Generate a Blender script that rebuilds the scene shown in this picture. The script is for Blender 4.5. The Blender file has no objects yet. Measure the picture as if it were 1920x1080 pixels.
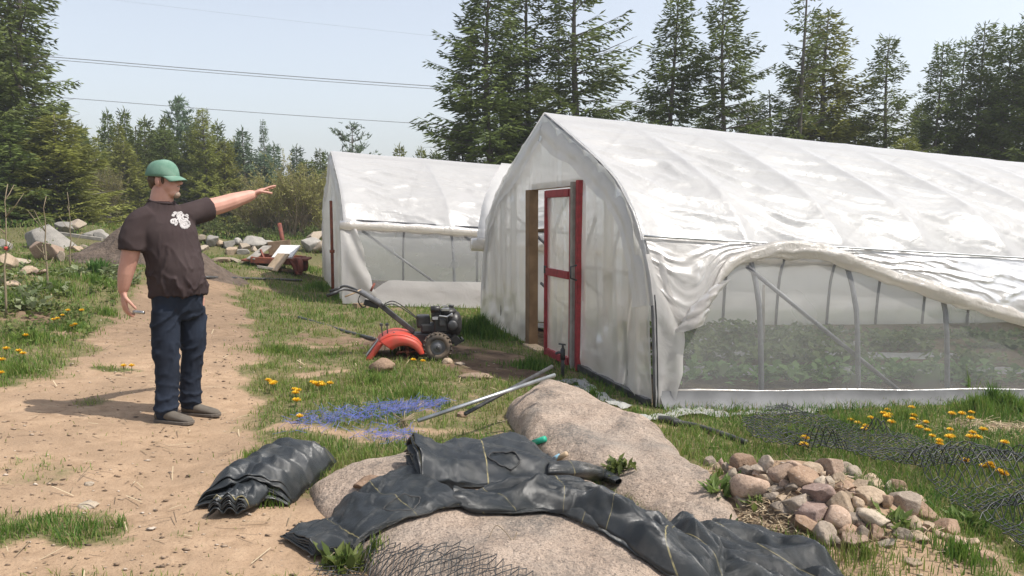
import bpy, math, random
import numpy as np
from mathutils import Vector, Matrix, noise
from mathutils.bvhtree import BVHTree

rad = math.radians
sc = bpy.context.scene
COL = sc.collection
rng = random.Random(7)
nrng = np.random.default_rng(11)

# ---------------------------------------------------------------- camera frame
CAM = Vector((0.0, 0.0, 1.45))
FPX = 1500.0
PITCH = math.atan(135.0 / FPX)
CP, SP = math.cos(PITCH), math.sin(PITCH)


def ray(px, py):
    a, b = (px - 960.0) / FPX, (540.0 - py) / FPX
    return Vector((a, CP + b * SP, -SP + b * CP))


def at(px, py, y):
    d = ray(px, py)
    return CAM + d * (y / d.y)


# ---------------------------------------------------------------- noise
def _hash(ix, iy, seed):
    n = (ix.astype(np.int64) * 374761393 + iy.astype(np.int64) * 668265263 + seed * 974711) & 0x7fffffff
    n = ((n ^ (n >> 13)) * 1274126177) & 0x7fffffff
    n = n ^ (n >> 16)
    return (n & 0xffff) / 65535.0


def vnoise(x, y, seed=0):
    x = np.asarray(x, float); y = np.asarray(y, float)
    ix, iy = np.floor(x), np.floor(y)
    fx, fy = x - ix, y - iy
    fx = fx * fx * (3 - 2 * fx); fy = fy * fy * (3 - 2 * fy)
    a = _hash(ix, iy, seed); b = _hash(ix + 1, iy, seed)
    c = _hash(ix, iy + 1, seed); d = _hash(ix + 1, iy + 1, seed)
    return (a + (b - a) * fx) * (1 - fy) + (c + (d - c) * fx) * fy


def fbm(x, y, seed=0, octs=4):
    s, a, t = 0.0, 0.5, 0.0
    for o in range(octs):
        s = s + a * vnoise(np.asarray(x) * 2 ** o, np.asarray(y) * 2 ** o, seed + o * 17)
        t += a; a *= 0.5
    return s / t


def facet(x, y, seed=0):
    """crisp creased surface: flat triangles between random heights"""
    u = np.asarray(x, float) + np.asarray(y, float) * 0.57735; v = np.asarray(y, float) * 1.1547
    i, j = np.floor(u), np.floor(v); fu, fv = u - i, v - j
    h00, h10, h01, h11 = _hash(i, j, seed), _hash(i + 1, j, seed), _hash(i, j + 1, seed), _hash(i + 1, j + 1, seed)
    lo = h00 + (h10 - h00) * fu + (h01 - h00) * fv
    hi = h11 + (h01 - h11) * (1 - fu) + (h10 - h11) * (1 - fv)
    return np.where(fu + fv < 1, lo, hi)


def sstep(a, b, x):
    t = np.clip((np.asarray(x, float) - a) / (b - a), 0, 1)
    return t * t * (3 - 2 * t)


# ---------------------------------------------------------------- terrain
HEAP_C = (1.62, 4.27)


def gz(x, y):
    x = np.asarray(x, float); y = np.asarray(y, float)
    q = 0.957 * x + 0.29 * y
    z = -0.045 - 0.06 * 13 * np.tanh(q / 13)
    near = np.exp(-((x) ** 2 + (y - 6) ** 2) / 200.0)
    z = z + near * (0.05 * (fbm(x * 0.7, y * 0.7, 3) - 0.5) + 0.022 * (fbm(x * 3.2, y * 3.2, 5) - 0.5))
    # hard trodden rut of the path
    z = z - 0.035 * np.exp(-((x + 1.95 + 0.05 * (y - 5)) / 0.25) ** 2) * sstep(3, 5, y) * (1 - sstep(12, 15, y))
    # bank of dozed rubble along the edge of the wood
    z = z + 0.85 * np.exp(-((y - 27.0 - 0.8 * np.sin(x * 0.7)) / 1.7) ** 2) * sstep(-2.5, -5.5, x) * sstep(-24, -18, x) * (0.75 + 0.5 * fbm(x * 0.6, y * 0.6, 8, 2))
    z = z + 0.42 * sstep(-4.3, -6.6, x) * sstep(8.5, 12, y) * (1 - sstep(20, 24, y)) * (0.7 + 0.6 * fbm(x * 0.8, y * 0.8, 9, 2))
    dx, dy = x - HEAP_C[0], y - HEAP_C[1]
    z = z + 0.31 * np.exp(-(((dx * 0.62 - dy * 0.78) / 0.62) ** 2 + ((dx * 0.78 + dy * 0.62) / 0.38) ** 2))
    return z


def gz1(x, y):
    return float(gz(np.array([x]), np.array([y]))[0])


def hit(px, py, f=None, off=0.0):
    """first point of the ray that lies under the height field f"""
    f = f or gz
    d = ray(px, py)
    t = 1.2 * 1.02 ** np.arange(225)
    for _ in range(3):
        below = (CAM.z + d.z * t) < f(CAM.x + d.x * t, CAM.y + d.y * t) + off
        if not below.any(): return CAM + d * 60
        i = int(np.argmax(below))
        if i == 0: return CAM + d * float(t[0])
        t = np.linspace(t[i - 1], t[i], 24)
    return CAM + d * float(t[i])


def on(px, py):
    return hit(px, py)


def poly_sd(x, y, poly):
    """signed distance to a polygon, positive inside (numpy)"""
    x = np.asarray(x, float); y = np.asarray(y, float)
    inside = np.zeros(x.shape, bool)
    dmin = np.full(x.shape, 1e9)
    n = len(poly)
    for i in range(n):
        x0, y0 = poly[i]; x1, y1 = poly[(i + 1) % n]
        ex, ey = x1 - x0, y1 - y0
        t = np.clip(((x - x0) * ex + (y - y0) * ey) / (ex * ex + ey * ey + 1e-12), 0, 1)
        dmin = np.minimum(dmin, (x - x0 - t * ex) ** 2 + (y - y0 - t * ey) ** 2)
        c = ((y0 > y) != (y1 > y)) & (x < (x1 - x0) * (y - y0) / ((y1 - y0) if abs(y1 - y0) > 1e-12 else 1e-12) + x0)
        inside ^= c
    d = np.sqrt(dmin)
    return np.where(inside, d, -d)


def gpoly(pts):
    return [tuple(on(a, b)[:2]) for a, b in pts]


# granite outcrops: outline on the ground, height, shoulder width
OC1 = gpoly([(578, 920), (640, 892), (760, 868), (900, 868), (1010, 890), (1110, 935), (1190, 975), (1265, 1030), (1350, 1100),
             (1330, 1180), (1000, 1230), (760, 1150), (690, 1075), (640, 1010), (600, 965)])
OC2 = gpoly([(950, 782), (985, 838), (1050, 880), (1130, 915), (1200, 960), (1290, 1012), (1400, 1002), (1352, 920), (1245, 838),
             (1150, 790), (1080, 750), (1000, 748)])


def oc1(x, y):
    d = poly_sd(x, y, OC1) + 0.05 * (fbm(np.asarray(x) * 5, np.asarray(y) * 5, 71, 3) - 0.5)
    t = np.clip(d / 0.55, -0.4, 1)
    h = np.where(t > 0, 0.175 * np.sqrt(np.clip(1 - (1 - t) ** 2, 0, 1)), 0.9 * t)
    return gz(x, y) * 0.6 + 0.4 * (-0.06) - 0.01 + h + 0.08 * (fbm(np.asarray(x) * 2.6, np.asarray(y) * 2.6, 31) - 0.5) + 0.022 * (fbm(np.asarray(x) * 11, np.asarray(y) * 11, 32, 4) - 0.5)


def oc2(x, y):
    d = poly_sd(x, y, OC2) + 0.05 * (fbm(np.asarray(x) * 5, np.asarray(y) * 5, 72, 3) - 0.5)
    t = np.clip(d / 0.24, -0.5, 1)
    (ax, ay), (bx, by) = OC2[0], OC2[5]
    ex, ey = bx - ax, by - ay; el = math.hypot(ex, ey)
    acr = -((x - ax) * ey - (y - ay) * ex) / el * -1.0          # metres to the right of the steep left edge
    h = np.where(t > 0, (0.10 + 0.13 * sstep(4.4, 5.9, y)) * (1 - 0.7 * np.clip(acr / 0.75, 0, 1)) * np.sqrt(np.clip(1 - (1 - t) ** 2, 0, 1)), 0.7 * t)
    return gz(x, y) - 0.01 + h + 0.09 * (fbm(np.asarray(x) * 3.2, np.asarray(y) * 2.2, 33) - 0.5) + 0.03 * (fbm(np.asarray(x) * 10, np.asarray(y) * 10, 34, 4) - 0.5)


def surf(x, y):
    return np.maximum(gz(x, y), np.maximum(oc1(x, y), oc2(x, y)))


def surf1(x, y):
    return float(surf(np.array([x]), np.array([y]))[0])


def ons(px, py, off=0.0):
    return hit(px, py, surf, off)


# ---------------------------------------------------------------- objects
def tag(o, label=None, cat=None, group=None, kind=None):
    if label: o['label'] = label
    if cat: o['category'] = cat
    if group: o['group'] = group
    if kind: o['kind'] = kind
    return o


def empty(name, loc=(0, 0, 0), rz=0.0, parent=None):
    o = bpy.data.objects.new(name, None)
    COL.objects.link(o)
    o.location = loc
    o.rotation_euler = (0, 0, rz)
    o.empty_display_size = 0.1
    if parent: o.parent = parent
    return o


def mobj(name, me, mat=None, parent=None, smooth=True):
    o = bpy.data.objects.new(name, me)
    COL.objects.link(o)
    if mat:
        me.materials.clear()
        for m in (mat if isinstance(mat, (list, tuple)) else [mat]):
            me.materials.append(m)
    if smooth and len(me.polygons):
        me.polygons.foreach_set('use_smooth', np.ones(len(me.polygons), bool))
    if parent: o.parent = parent
    return o


def np_mesh(name, V, Fq):
    """mesh from an (n,3) array and an (m,k) array of equal-sized faces"""
    me = bpy.data.meshes.new(name)
    V = np.asarray(V, np.float32); Fq = np.asarray(Fq, np.int32)
    k = Fq.shape[1]
    me.vertices.add(len(V)); me.vertices.foreach_set('co', V.ravel())
    me.loops.add(Fq.size); me.loops.foreach_set('vertex_index', Fq.ravel())
    me.polygons.add(len(Fq)); me.polygons.foreach_set('loop_start', np.arange(0, Fq.size, k, dtype=np.int32))
    me.update(calc_edges=True)
    return me


class MB:
    def __init__(self): self.v, self.f = [], []

    def add(self, vs, fs):
        o = len(self.v)
        self.v += [tuple(v) for v in vs]
        self.f += [tuple(i + o for i in f) for f in fs]
        return self

    def box(self, c, s, m=None):
        x, y, z = s[0] / 2, s[1] / 2, s[2] / 2
        vs = [Vector(p) for p in ((-x, -y, -z), (x, -y, -z), (x, y, -z), (-x, y, -z), (-x, -y, z), (x, -y, z), (x, y, z), (-x, y, z))]
        if m is not None: vs = [m @ v for v in vs]
        vs = [v + Vector(c) for v in vs]
        return self.add(vs, [(0, 3, 2, 1), (4, 5, 6, 7), (0, 1, 5, 4), (1, 2, 6, 5), (2, 3, 7, 6), (3, 0, 4, 7)])

    def beam(self, a, b, w, h, up=(0, 0, 1)):
        a, b = Vector(a), Vector(b)
        x = (b - a).normalized(); u = Vector(up)
        y = u.cross(x)
        if y.length < 1e-4: y = Vector((0, 1, 0)).cross(x)
        y.normalize(); z = x.cross(y)
        m = Matrix((x, y, z)).transposed()
        return self.box((a + b) / 2, ((b - a).length, w, h), m)

    def tube(self, pts, r, seg=8, cap=True, flat=1.0):
        pts = [Vector(p) for p in pts]
        n = len(pts)
        rr = r if isinstance(r, (list, tuple)) else [r] * n
        prev = None
        vs, fs = [], []
        for i, p in enumerate(pts):
            t = (pts[min(i + 1, n - 1)] - pts[max(i - 1, 0)])
            t = t.normalized() if t.length > 1e-9 else Vector((0, 0, 1))
            if prev is None:
                u = Vector((0, 0, 1)) if abs(t.z) < 0.9 else Vector((0, 1, 0))
            else:
                u = prev
            s = t.cross(u)
            if s.length < 1e-6: s = t.cross(Vector((1, 0, 0)))
            s.normalize(); u = s.cross(t); prev = u
            for k in range(seg):
                a = 2 * math.pi * k / seg
                vs.append(p + s * (math.cos(a) * rr[i]) + u * (math.sin(a) * rr[i] * flat))
        for i in range(n - 1):
            for k in range(seg):
                a, b = i * seg + k, i * seg + (k + 1) % seg
                fs.append((a, b, b + seg, a + seg))
        if cap:
            fs.append(tuple(range(seg - 1, -1, -1)))
            fs.append(tuple((n - 1) * seg + k for k in range(seg)))
        return self.add(vs, fs)

    def lathe(self, c, axis, prof, seg=24):
        """prof: list of (along axis, radius)"""
        ax = Vector(axis).normalized(); c = Vector(c)
        return self.tube([c + ax * a for a, _ in prof], [max(r, 1e-4) for _, r in prof], seg) if False else self._lathe(c, ax, prof, seg)

    def _lathe(self, c, ax, prof, seg):
        u = Vector((0, 0, 1)) if abs(ax.z) < 0.9 else Vector((0, 1, 0))
        s = ax.cross(u).normalized(); u = s.cross(ax)
        vs, fs = [], []
        for a, r in prof:
            for k in range(seg):
                t = 2 * math.pi * k / seg
                vs.append(c + ax * a + s * (math.cos(t) * r) + u * (math.sin(t) * r))
        n = len(prof)
        for i in range(n - 1):
            for k in range(seg):
                a, b = i * seg + k, i * seg + (k + 1) % seg
                fs.append((a, b, b + seg, a + seg))
        fs.append(tuple(range(seg - 1, -1, -1)))
        fs.append(tuple((n - 1) * seg + k for k in range(seg)))
        return self.add(vs, fs)

    def ell(self, c, r, m=None, nu=16, nv=10):
        c = Vector(c)
        vs = [Vector((0, 0, r[2]))]
        for i in range(1, nv):
            th = math.pi * i / nv
            for k in range(nu):
                ph = 2 * math.pi * k / nu
                vs.append(Vector((r[0] * math.sin(th) * math.cos(ph), r[1] * math.sin(th) * math.sin(ph), r[2] * math.cos(th))))
        vs.append(Vector((0, 0, -r[2])))
        fs = []
        for k in range(nu): fs.append((0, 1 + k, 1 + (k + 1) % nu))
        for i in range(nv - 2):
            for k in range(nu):
                a, b = 1 + i * nu + k, 1 + i * nu + (k + 1) % nu
                fs.append((a, a + nu, b + nu, b))
        o = 1 + (nv - 2) * nu
        for k in range(nu): fs.append((o + k, len(vs) - 1, o + (k + 1) % nu))
        if m is not None: vs = [m @ v for v in vs]
        return self.add([v + c for v in vs], fs)

    def grid(self, P, nu, nv):
        """P: list of nu*nv points (u outer)"""
        fs = []
        for i in range(nu - 1):
            for j in range(nv - 1):
                a = i * nv + j
                fs.append((a, a + nv, a + nv + 1, a + 1))
        return self.add(P, fs)

    def mesh(self, name):
        me = bpy.data.meshes.new(name)
        me.from_pydata(self.v, [], self.f)
        me.update()
        return me

    def build(self, name, mat, parent=None, smooth=False, bevel=0.0, solid=0.0, sub=0):
        o = mobj(name, self.mesh(name), mat, parent, smooth)
        if solid:
            s = o.modifiers.new('s', 'SOLIDIFY'); s.thickness = solid; s.offset = 0
        if bevel:
            b = o.modifiers.new('b', 'BEVEL'); b.width = bevel; b.segments = 2; b.limit_method = 'ANGLE'
        if sub:
            s = o.modifiers.new('u', 'SUBSURF'); s.levels = sub; s.render_levels = sub
        return o


def grid_mesh(name, P, uv=None):
    """P: (nu,nv,3) array -> quad grid mesh with optional (nu,nv,2) uv"""
    nu, nv = P.shape[:2]
    i = np.arange(nu * nv).reshape(nu, nv)
    F = np.stack([i[:-1, :-1], i[1:, :-1], i[1:, 1:], i[:-1, 1:]], -1).reshape(-1, 4)
    me = np_mesh(name, P.reshape(-1, 3), F)
    if uv is not None:
        l = me.uv_layers.new(name='UVMap')
        l.data.foreach_set('uv', uv.reshape(-1, 2)[F.ravel()].astype(np.float32).ravel())
    return me


def remeshed(mb, voxel, smooth_it=6, name='tmp'):
    """union of closed overlapping solids as ONE smooth continuous surface"""
    me = mb.mesh(name)
    o = bpy.data.objects.new(name, me); COL.objects.link(o)
    r = o.modifiers.new('r', 'REMESH'); r.mode = 'VOXEL'; r.voxel_size = voxel
    s = o.modifiers.new('s', 'SMOOTH'); s.factor = 0.5; s.iterations = smooth_it
    dg = bpy.context.evaluated_depsgraph_get()
    out = bpy.data.meshes.new_from_object(o.evaluated_get(dg))
    bpy.data.objects.remove(o); bpy.data.meshes.remove(me)
    return out


def displace(me, fn):
    n = len(me.vertices)
    co = np.empty(n * 3, np.float32); me.vertices.foreach_get('co', co)
    no = np.empty(n * 3, np.float32); me.vertices.foreach_get('normal', no)
    co = co.reshape(-1, 3); no = no.reshape(-1, 3)
    co = co + no * fn(co).reshape(-1, 1)
    me.vertices.foreach_set('co', co.astype(np.float32).ravel()); me.update()


def which(i, n):
    if n == 1: return None
    if i == 0: return 'leftmost'
    if i == n - 1: return 'rightmost'
    names = ['second', 'third', 'fourth', 'fifth', 'sixth', 'seventh', 'eighth', 'ninth', 'tenth', 'eleventh', 'twelfth', 'thirteenth', 'fourteenth', 'fifteenth']
    return names[i - 1] + ' from left'


# ---------------------------------------------------------------- materials
class NT:
    def __init__(self, name):
        self.m = bpy.data.materials.new(name); self.m.use_nodes = True
        self.t = self.m.node_tree; self.t.nodes.clear()
        self.out = self.t.nodes.new('ShaderNodeOutputMaterial')

    def n(self, kind, **kw):
        nd = self.t.nodes.new('ShaderNode' + kind)
        for k, v in kw.items():
            if k in nd.inputs: self.set(nd.inputs[k], v)
            else: setattr(nd, k, v)
        return nd

    def set(self, sock, v):
        if isinstance(v, bpy.types.NodeSocket): self.t.links.new(v, sock)
        elif isinstance(v, (tuple, list)) and len(v) == 3 and sock.type == 'RGBA': sock.default_value = (*v, 1)
        else: sock.default_value = v

    def link(self, a, b): self.t.links.new(a, b)

    def coord(self, kind='Object'): return self.n('TexCoord').outputs[kind]

    def noise(self, scale, detail=4, rough=0.55, vec=None, dist=0.0):
        nd = self.n('TexNoise', Scale=scale, Detail=detail, Roughness=rough, Distortion=dist)
        self.link(vec if vec is not None else self.coord(), nd.inputs['Vector'])
        return nd.outputs['Fac']

    def ramp(self, fac, stops):
        r = self.n('ValToRGB'); self.link(fac, r.inputs[0])
        e = r.color_ramp.elements
        while len(e) < len(stops): e.new(0.5)
        for el, (p, c) in zip(e, stops):
            el.position = p
            el.color = (*c, 1) if not isinstance(c, (int, float)) else (c, c, c, 1)
        return r.outputs[0]

    def mix(self, fac, a, b, blend='MIX'):
        m = self.n('Mix', data_type='RGBA', blend_type=blend)
        self.set(m.inputs[0], fac); self.set(m.inputs[6], a); self.set(m.inputs[7], b)
        return m.outputs[2]

    def math(self, op, a, b=None):
        m = self.n('Math', operation=op)
        self.set(m.inputs[0], a)
        if b is not None: self.set(m.inputs[1], b)
        return m.outputs[0]

    def bump(self, h, strength=0.3, dist=0.01):
        b = self.n('Bump', Strength=strength, Distance=dist); self.link(h, b.inputs['Height'])
        return b.outputs[0]

    def done(self, shader):
        self.link(shader, self.out.inputs['Surface']); return self.m

    def pbr(self, color, rough=0.7, metal=0.0, normal=None, spec=0.4, **kw):
        p = self.n('BsdfPrincipled')
        self.set(p.inputs['Base Color'], color); self.set(p.inputs['Roughness'], rough)
        self.set(p.inputs['Metallic'], metal); self.set(p.inputs['Specular IOR Level'], spec)
        if normal is not None: self.link(normal, p.inputs['Normal'])
        for k, v in kw.items(): self.set(p.inputs[k], v)
        return self.done(p.outputs[0])


def simple(name, c1, c2=None, scale=8, rough=0.7, metal=0.0, bump=0.2, bscale=40, bdist=0.004, spec=0.4, lo=0.35, hi=0.65):
    n = NT(name)
    c2 = c2 or tuple(v * 0.7 for v in c1)
    col = n.ramp(n.noise(scale, 5), [(lo, c1), (hi, c2)])
    return n.pbr(col, rough, metal, n.bump(n.noise(bscale, 4), bump, bdist), spec)


def film_mat(name, transp, rough=0.22, gloss=0.12, tint=(0.86, 0.86, 0.86), bump=0.25, bscale=5.0, trans=0.5):
    n = NT(name)
    tc = n.coord()
    h = n.noise(bscale, 6, 0.6, tc, 0.8)
    nm = n.bump(h, bump, 0.05)
    d = n.n('BsdfDiffuse', Color=tint); t = n.n('BsdfTranslucent', Color=tint)
    g = n.n('BsdfGlossy', Color=(0.95, 0.95, 0.95), Roughness=rough)
    for nd in (d, t, g): n.link(nm, nd.inputs['Normal'])
    m1 = n.n('MixShader'); m1.inputs[0].default_value = trans
    n.link(d.outputs[0], m1.inputs[1]); n.link(t.outputs[0], m1.inputs[2])
    m2 = n.n('MixShader')
    lw = n.n('LayerWeight', Blend=0.25)
    n.set(m2.inputs[0], n.math('MULTIPLY_ADD', lw.outputs['Fresnel'], 0.5)); m2.inputs[0].links[0].from_node.inputs[2].default_value = gloss
    n.link(m1.outputs[0], m2.inputs[1]); n.link(g.outputs[0], m2.inputs[2])
    tr = n.n('BsdfTransparent', Color=(0.96, 0.97, 0.97))
    m3 = n.n('MixShader')
    v = n.noise(1.7, 3, 0.5, tc)
    n.set(m3.inputs[0], n.ramp(v, [(0.3, max(transp - 0.04, 0)), (0.7, min(transp + 0.04, 1))]))
    n.link(m2.outputs[0], m3.inputs[1]); n.link(tr.outputs[0], m3.inputs[2])
    return n.done(m3.outputs[0])


def leaf_mat(name, c1, c2, trans=0.35, rough=0.6, big=0.0):
    n = NT(name)
    geo = n.n('NewGeometry')
    col = n.ramp(geo.outputs['Random Per Island'], [(0.0, c1), (1.0, c2)])
    oi = n.n('ObjectInfo')
    hs = n.n('HueSaturation'); n.link(col, hs.inputs['Color'])
    n.set(hs.inputs['Value'], n.math('MULTIPLY_ADD', oi.outputs['Random'], 0.5)); hs.inputs['Value'].links[0].from_node.inputs[2].default_value = 0.75
    n.set(hs.inputs['Hue'], n.math('MULTIPLY_ADD', oi.outputs['Random'], 0.03)); hs.inputs['Hue'].links[0].from_node.inputs[2].default_value = 0.485
    col = hs.outputs[0]
    if big:
        cl = n.noise(big, 2, 0.5, n.coord())
        col = n.mix(n.ramp(cl, [(0.35, 0.0), (0.65, 1.0)]), col, n.mix(0.65, col, tuple(min(1, v * 1.9) for v in c2)))
    d = n.n('BsdfPrincipled'); n.link(col, d.inputs['Base Color']); d.inputs['Roughness'].default_value = rough
    d.inputs['Specular IOR Level'].default_value = 0.25
    t = n.n('BsdfTranslucent'); n.link(col, t.inputs['Color'])
    m = n.n('MixShader'); m.inputs[0].default_value = trans
    n.link(d.outputs[0], m.inputs[1]); n.link(t.outputs[0], m.inputs[2])
    return n.done(m.outputs[0])


M = {}
M['wood'] = simple('weathered_wood', (0.30, 0.22, 0.14), (0.18, 0.12, 0.07), 6, 0.8)
M['brown_wood'] = simple('brown_wood', (0.23, 0.145, 0.075), (0.15, 0.09, 0.045), 5, 0.75)
M['pale_wood'] = simple('pale_wood', (0.48, 0.36, 0.24), (0.34, 0.25, 0.16), 7, 0.8)
M['grey_wood'] = simple('grey_wood', (0.34, 0.31, 0.27), (0.22, 0.2, 0.17), 7, 0.85)
M['white_paint'] = simple('white_board_paint', (0.72, 0.71, 0.68), (0.55, 0.53, 0.5), 7, 0.6)
M['red_paint'] = simple('faded_red_paint', (0.36, 0.04, 0.045), (0.22, 0.03, 0.032), 14, 0.65)
M['rust'] = simple('rust', (0.24, 0.075, 0.04), (0.13, 0.045, 0.03), 12, 0.85)
M['red_rust'] = simple('red_rust', (0.22, 0.06, 0.035), (0.12, 0.04, 0.028), 10, 0.75)
M['steel'] = simple('galvanised_steel', (0.46, 0.47, 0.47), (0.3, 0.31, 0.31), 10, 0.42, 0.85)
M['grey_steel'] = simple('dull_grey_pipe', (0.17, 0.17, 0.175), (0.11, 0.11, 0.115), 10, 0.5, 0.3)
M['dark_steel'] = simple('dark_steel', (0.10, 0.10, 0.10), (0.05, 0.05, 0.05), 12, 0.45, 0.4)
M['black_plastic'] = simple('black_plastic', (0.022, 0.022, 0.023), (0.035, 0.034, 0.032), 10, 0.45)
M['poly_pipe'] = simple('black_poly_pipe', (0.035, 0.036, 0.037), (0.07, 0.068, 0.062), 10, 0.45)
M['rubber'] = simple('dusty_tyre_rubber', (0.05, 0.045, 0.04), (0.16, 0.12, 0.085), 9, 0.9, bump=0.4)
M['orange_red'] = simple('tiller_red_paint', (0.50, 0.055, 0.032), (0.36, 0.085, 0.05), 7, 0.5, spec=0.45, lo=0.45, hi=0.75, bump=0.25, bscale=25)
M['chrome'] = simple('worn_chrome', (0.55, 0.55, 0.54), (0.35, 0.34, 0.33), 14, 0.3, 0.9)
M['sticker'] = simple('silver_sticker', (0.5, 0.5, 0.5), (0.33, 0.33, 0.34), 9, 0.4)
M['engine'] = simple('engine_black', (0.02, 0.02, 0.02), (0.045, 0.042, 0.04), 14, 0.4, 0.2)
M['film_roof'] = film_mat('greenhouse_film_roof', 0.13, 0.36, 0.035, (0.86, 0.845, 0.825), 0.2, 7.0, 0.58)
M['film_end'] = film_mat('greenhouse_film_end', 0.24, 0.4, 0.02, (0.86, 0.83, 0.79), 0.15, 4.0, 0.6)
M['film_roll'] = film_mat('greenhouse_film_roll', 0.12, 0.28, 0.05, (0.82, 0.77, 0.70), 0.5, 9.0, 0.55)
M['film_drape'] = film_mat('greenhouse_film_drape', 0.22, 0.42, 0.015, (0.80, 0.765, 0.73), 0.25, 5.0, 0.6)
M['screen'] = film_mat('insect_screen', 0.74, 0.5, 0.01, (0.84, 0.83, 0.80), 0.1, 9.0, 0.45)
M['skirt'] = simple('grey_skirt_sheet', (0.20, 0.20, 0.20), (0.15, 0.15, 0.15), 4, 0.8, spec=0.2)
# ================================================================ ground
PATH = gpoly([(-60, 1090), (-60, 740), (60, 728), (140, 690), (195, 640), (235, 575), (285, 525), (395, 520), (432, 533), (445, 600), (470, 650),
              (475, 720), (452, 790), (450, 850), (520, 900), (600, 960), (640, 1090)])
GRASS_BLOBS = []   # (x, y, rx, ry, amount)
DIRT_BLOBS = []


def blob(px, py, rx, ry, amt, lst):
    p = on(px, py); lst.append((p.x, p.y, rx, ry, amt))


# turf islands lying on the bare path, and bare soil in the turf
for a in ((215, 693, .34, .16, .75), (180, 755, .18, .2, .55), (90, 880, .38, .35, .35), (60, 985, .45, .3, .6), (150, 1010, .3, .16, .55),
          (-20, 1010, .3, .3, .6), (500, 940, .12, .08, .5), (470, 690, .22, .4, .3), (530, 730, .4, .5, .3), (225, 650, .1, .1, .3), (330, 690, .2, .1, .3), (350, 1000, .14, .12, .3)):
    blob(*a, GRASS_BLOBS)
for a in ((800, 655, 1.1, .55, .95), (940, 690, .7, .7, .75), (640, 640, .8, .35, .55), (600, 700, .25, .2, .4), (700, 815, .5, .14, .4), (560, 800, .3, .14, .5),
          (1400, 990, .35, .22, .9), (1500, 1020, .3, .14, .8), (1240, 800, .25, .1, .8), (1850, 800, .5, .22, .7), (1730, 760, .4, .1, .3), (1600, 955, .7, .45, .9), (560, 960, .3, .2, .7),
          (60, 595, .35, .3, .7), (110, 625, .25, .2, .6), (520, 545, .9, .3, .45), (880, 810, .5, .12, .4), (1000, 870, .35, .1, .7), (1100, 900, .25, .1, .5), (640, 590, .4, .3, .3)):
    blob(*a, DIRT_BLOBS)
GH1_R, GH2_R = (1.28, 7.0), (-2.93, 14.2)
DV, WV = Vector((0.957, 0.29, 0)).normalized(), Vector((-0.29, 0.957, 0)).normalized()
GH_W, GH_L = 5.96, 17.3


def in_gh(x, y, R, m=0.0):
    s = (x - R[0]) * DV.x + (y - R[1]) * DV.y
    u = (x - R[0]) * WV.x + (y - R[1]) * WV.y
    return (s > -m) & (s < GH_L + m) & (u > -m) & (u < GH_W + m)


def grassiness(x, y):
    x = np.asarray(x, float); y = np.asarray(y, float)
    n = fbm(x * 1.6, y * 1.6, 101, 4)
    n2 = fbm(x * 6.0, y * 6.0, 103, 3)
    g = 0.36 + 0.9 * (n - 0.5) + 0.7 * (n2 - 0.5)
    d = poly_sd(x, y, PATH) + (0.5 + 0.05 * y) * (n - 0.5) + 0.28 * (n2 - 0.5)
    g = g + 0.24
    g = g * (1 - sstep(-0.22, 0.1, d)) - 0.10 * sstep(0.0, 0.2, d)
    for bx, by, rx, ry, a in GRASS_BLOBS:
        r = np.sqrt(((x - bx) / rx) ** 2 + ((y - by) / ry) ** 2)
        g = g + a * (1 - sstep(0.35, 1.1, r + 1.1 * (n2 - 0.5)))
    for bx, by, rx, ry, a in DIRT_BLOBS:
        r = np.sqrt(((x - bx) / rx) ** 2 + ((y - by) / ry) ** 2)
        g = g - a * (1 - sstep(0.4, 1.15, r + 1.0 * (n2 - 0.5)))
    # lush strip on the right of the outcrop
    g = g + 0.5 * sstep(0.9, 1.6, x - 0.0 * y) * sstep(3.6, 4.3, y) * (1 - sstep(0.02, 0.3, np.exp(-((x - HEAP_C[0]) ** 2 / 0.5 + (y - HEAP_C[1]) ** 2 / 0.25)) - 0.35))
    hx, hy = x - HEAP_C[0], y - HEAP_C[1]
    g = g - 1.1 * np.exp(-(((hx * .62 - hy * .78) / .75) ** 4 + ((hx * .78 + hy * .62) / .45) ** 4)) * sstep(.25, .6, n2 + .15)
    g = np.where(in_gh(x, y, GH1_R) | in_gh(x, y, GH2_R), g * 0.2, g)
    return np.clip(g, 0, 1.2)


def soilness(x, y):
    """dark turned earth (by the tiller, in the beds, the rubble bank)"""
    s = np.zeros_like(np.asarray(x, float))
    for px, py, rx, ry, a in SOIL:
        r = np.sqrt(((x - px) / rx) ** 2 + ((y - py) / ry) ** 2)
        s = np.maximum(s, a * (1 - sstep(0.5, 1.2, r + 0.8 * (fbm(x * 5, y * 5, 107, 3) - 0.5))))
    s = np.where(in_gh(x, y, GH1_R) | in_gh(x, y, GH2_R), 1.0, s)
    s = np.maximum(s, 0.35 * sstep(7.5, 10, y))
    return np.maximum(s, sstep(24, 29, y))


SOIL = []
for a in ((800, 655, 1.3, .6, 1), (940, 690, .9, .8, .9), (60, 600, .6, .5, .6), (620, 640, 1.0, .4, .6), (1850, 800, .6, .25, .35), (700, 560, 1.2, .6, .5), (620, 930, .3, .25, .5)):
    p_ = on(a[0], a[1]); SOIL.append((p_.x, p_.y, a[2], a[3], a[4]))


def axis(core0, core1, step, far, grow=1.16):
    xs = list(np.arange(core0, core1, step))
    s, v = step, core0
    left = []
    while v > -far: s *= grow; v -= s; left.append(v)
    s, v = step, xs[-1]
    while v < far: s *= grow; v += s; xs.append(v)
    return np.array(left[::-1] + xs)


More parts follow.
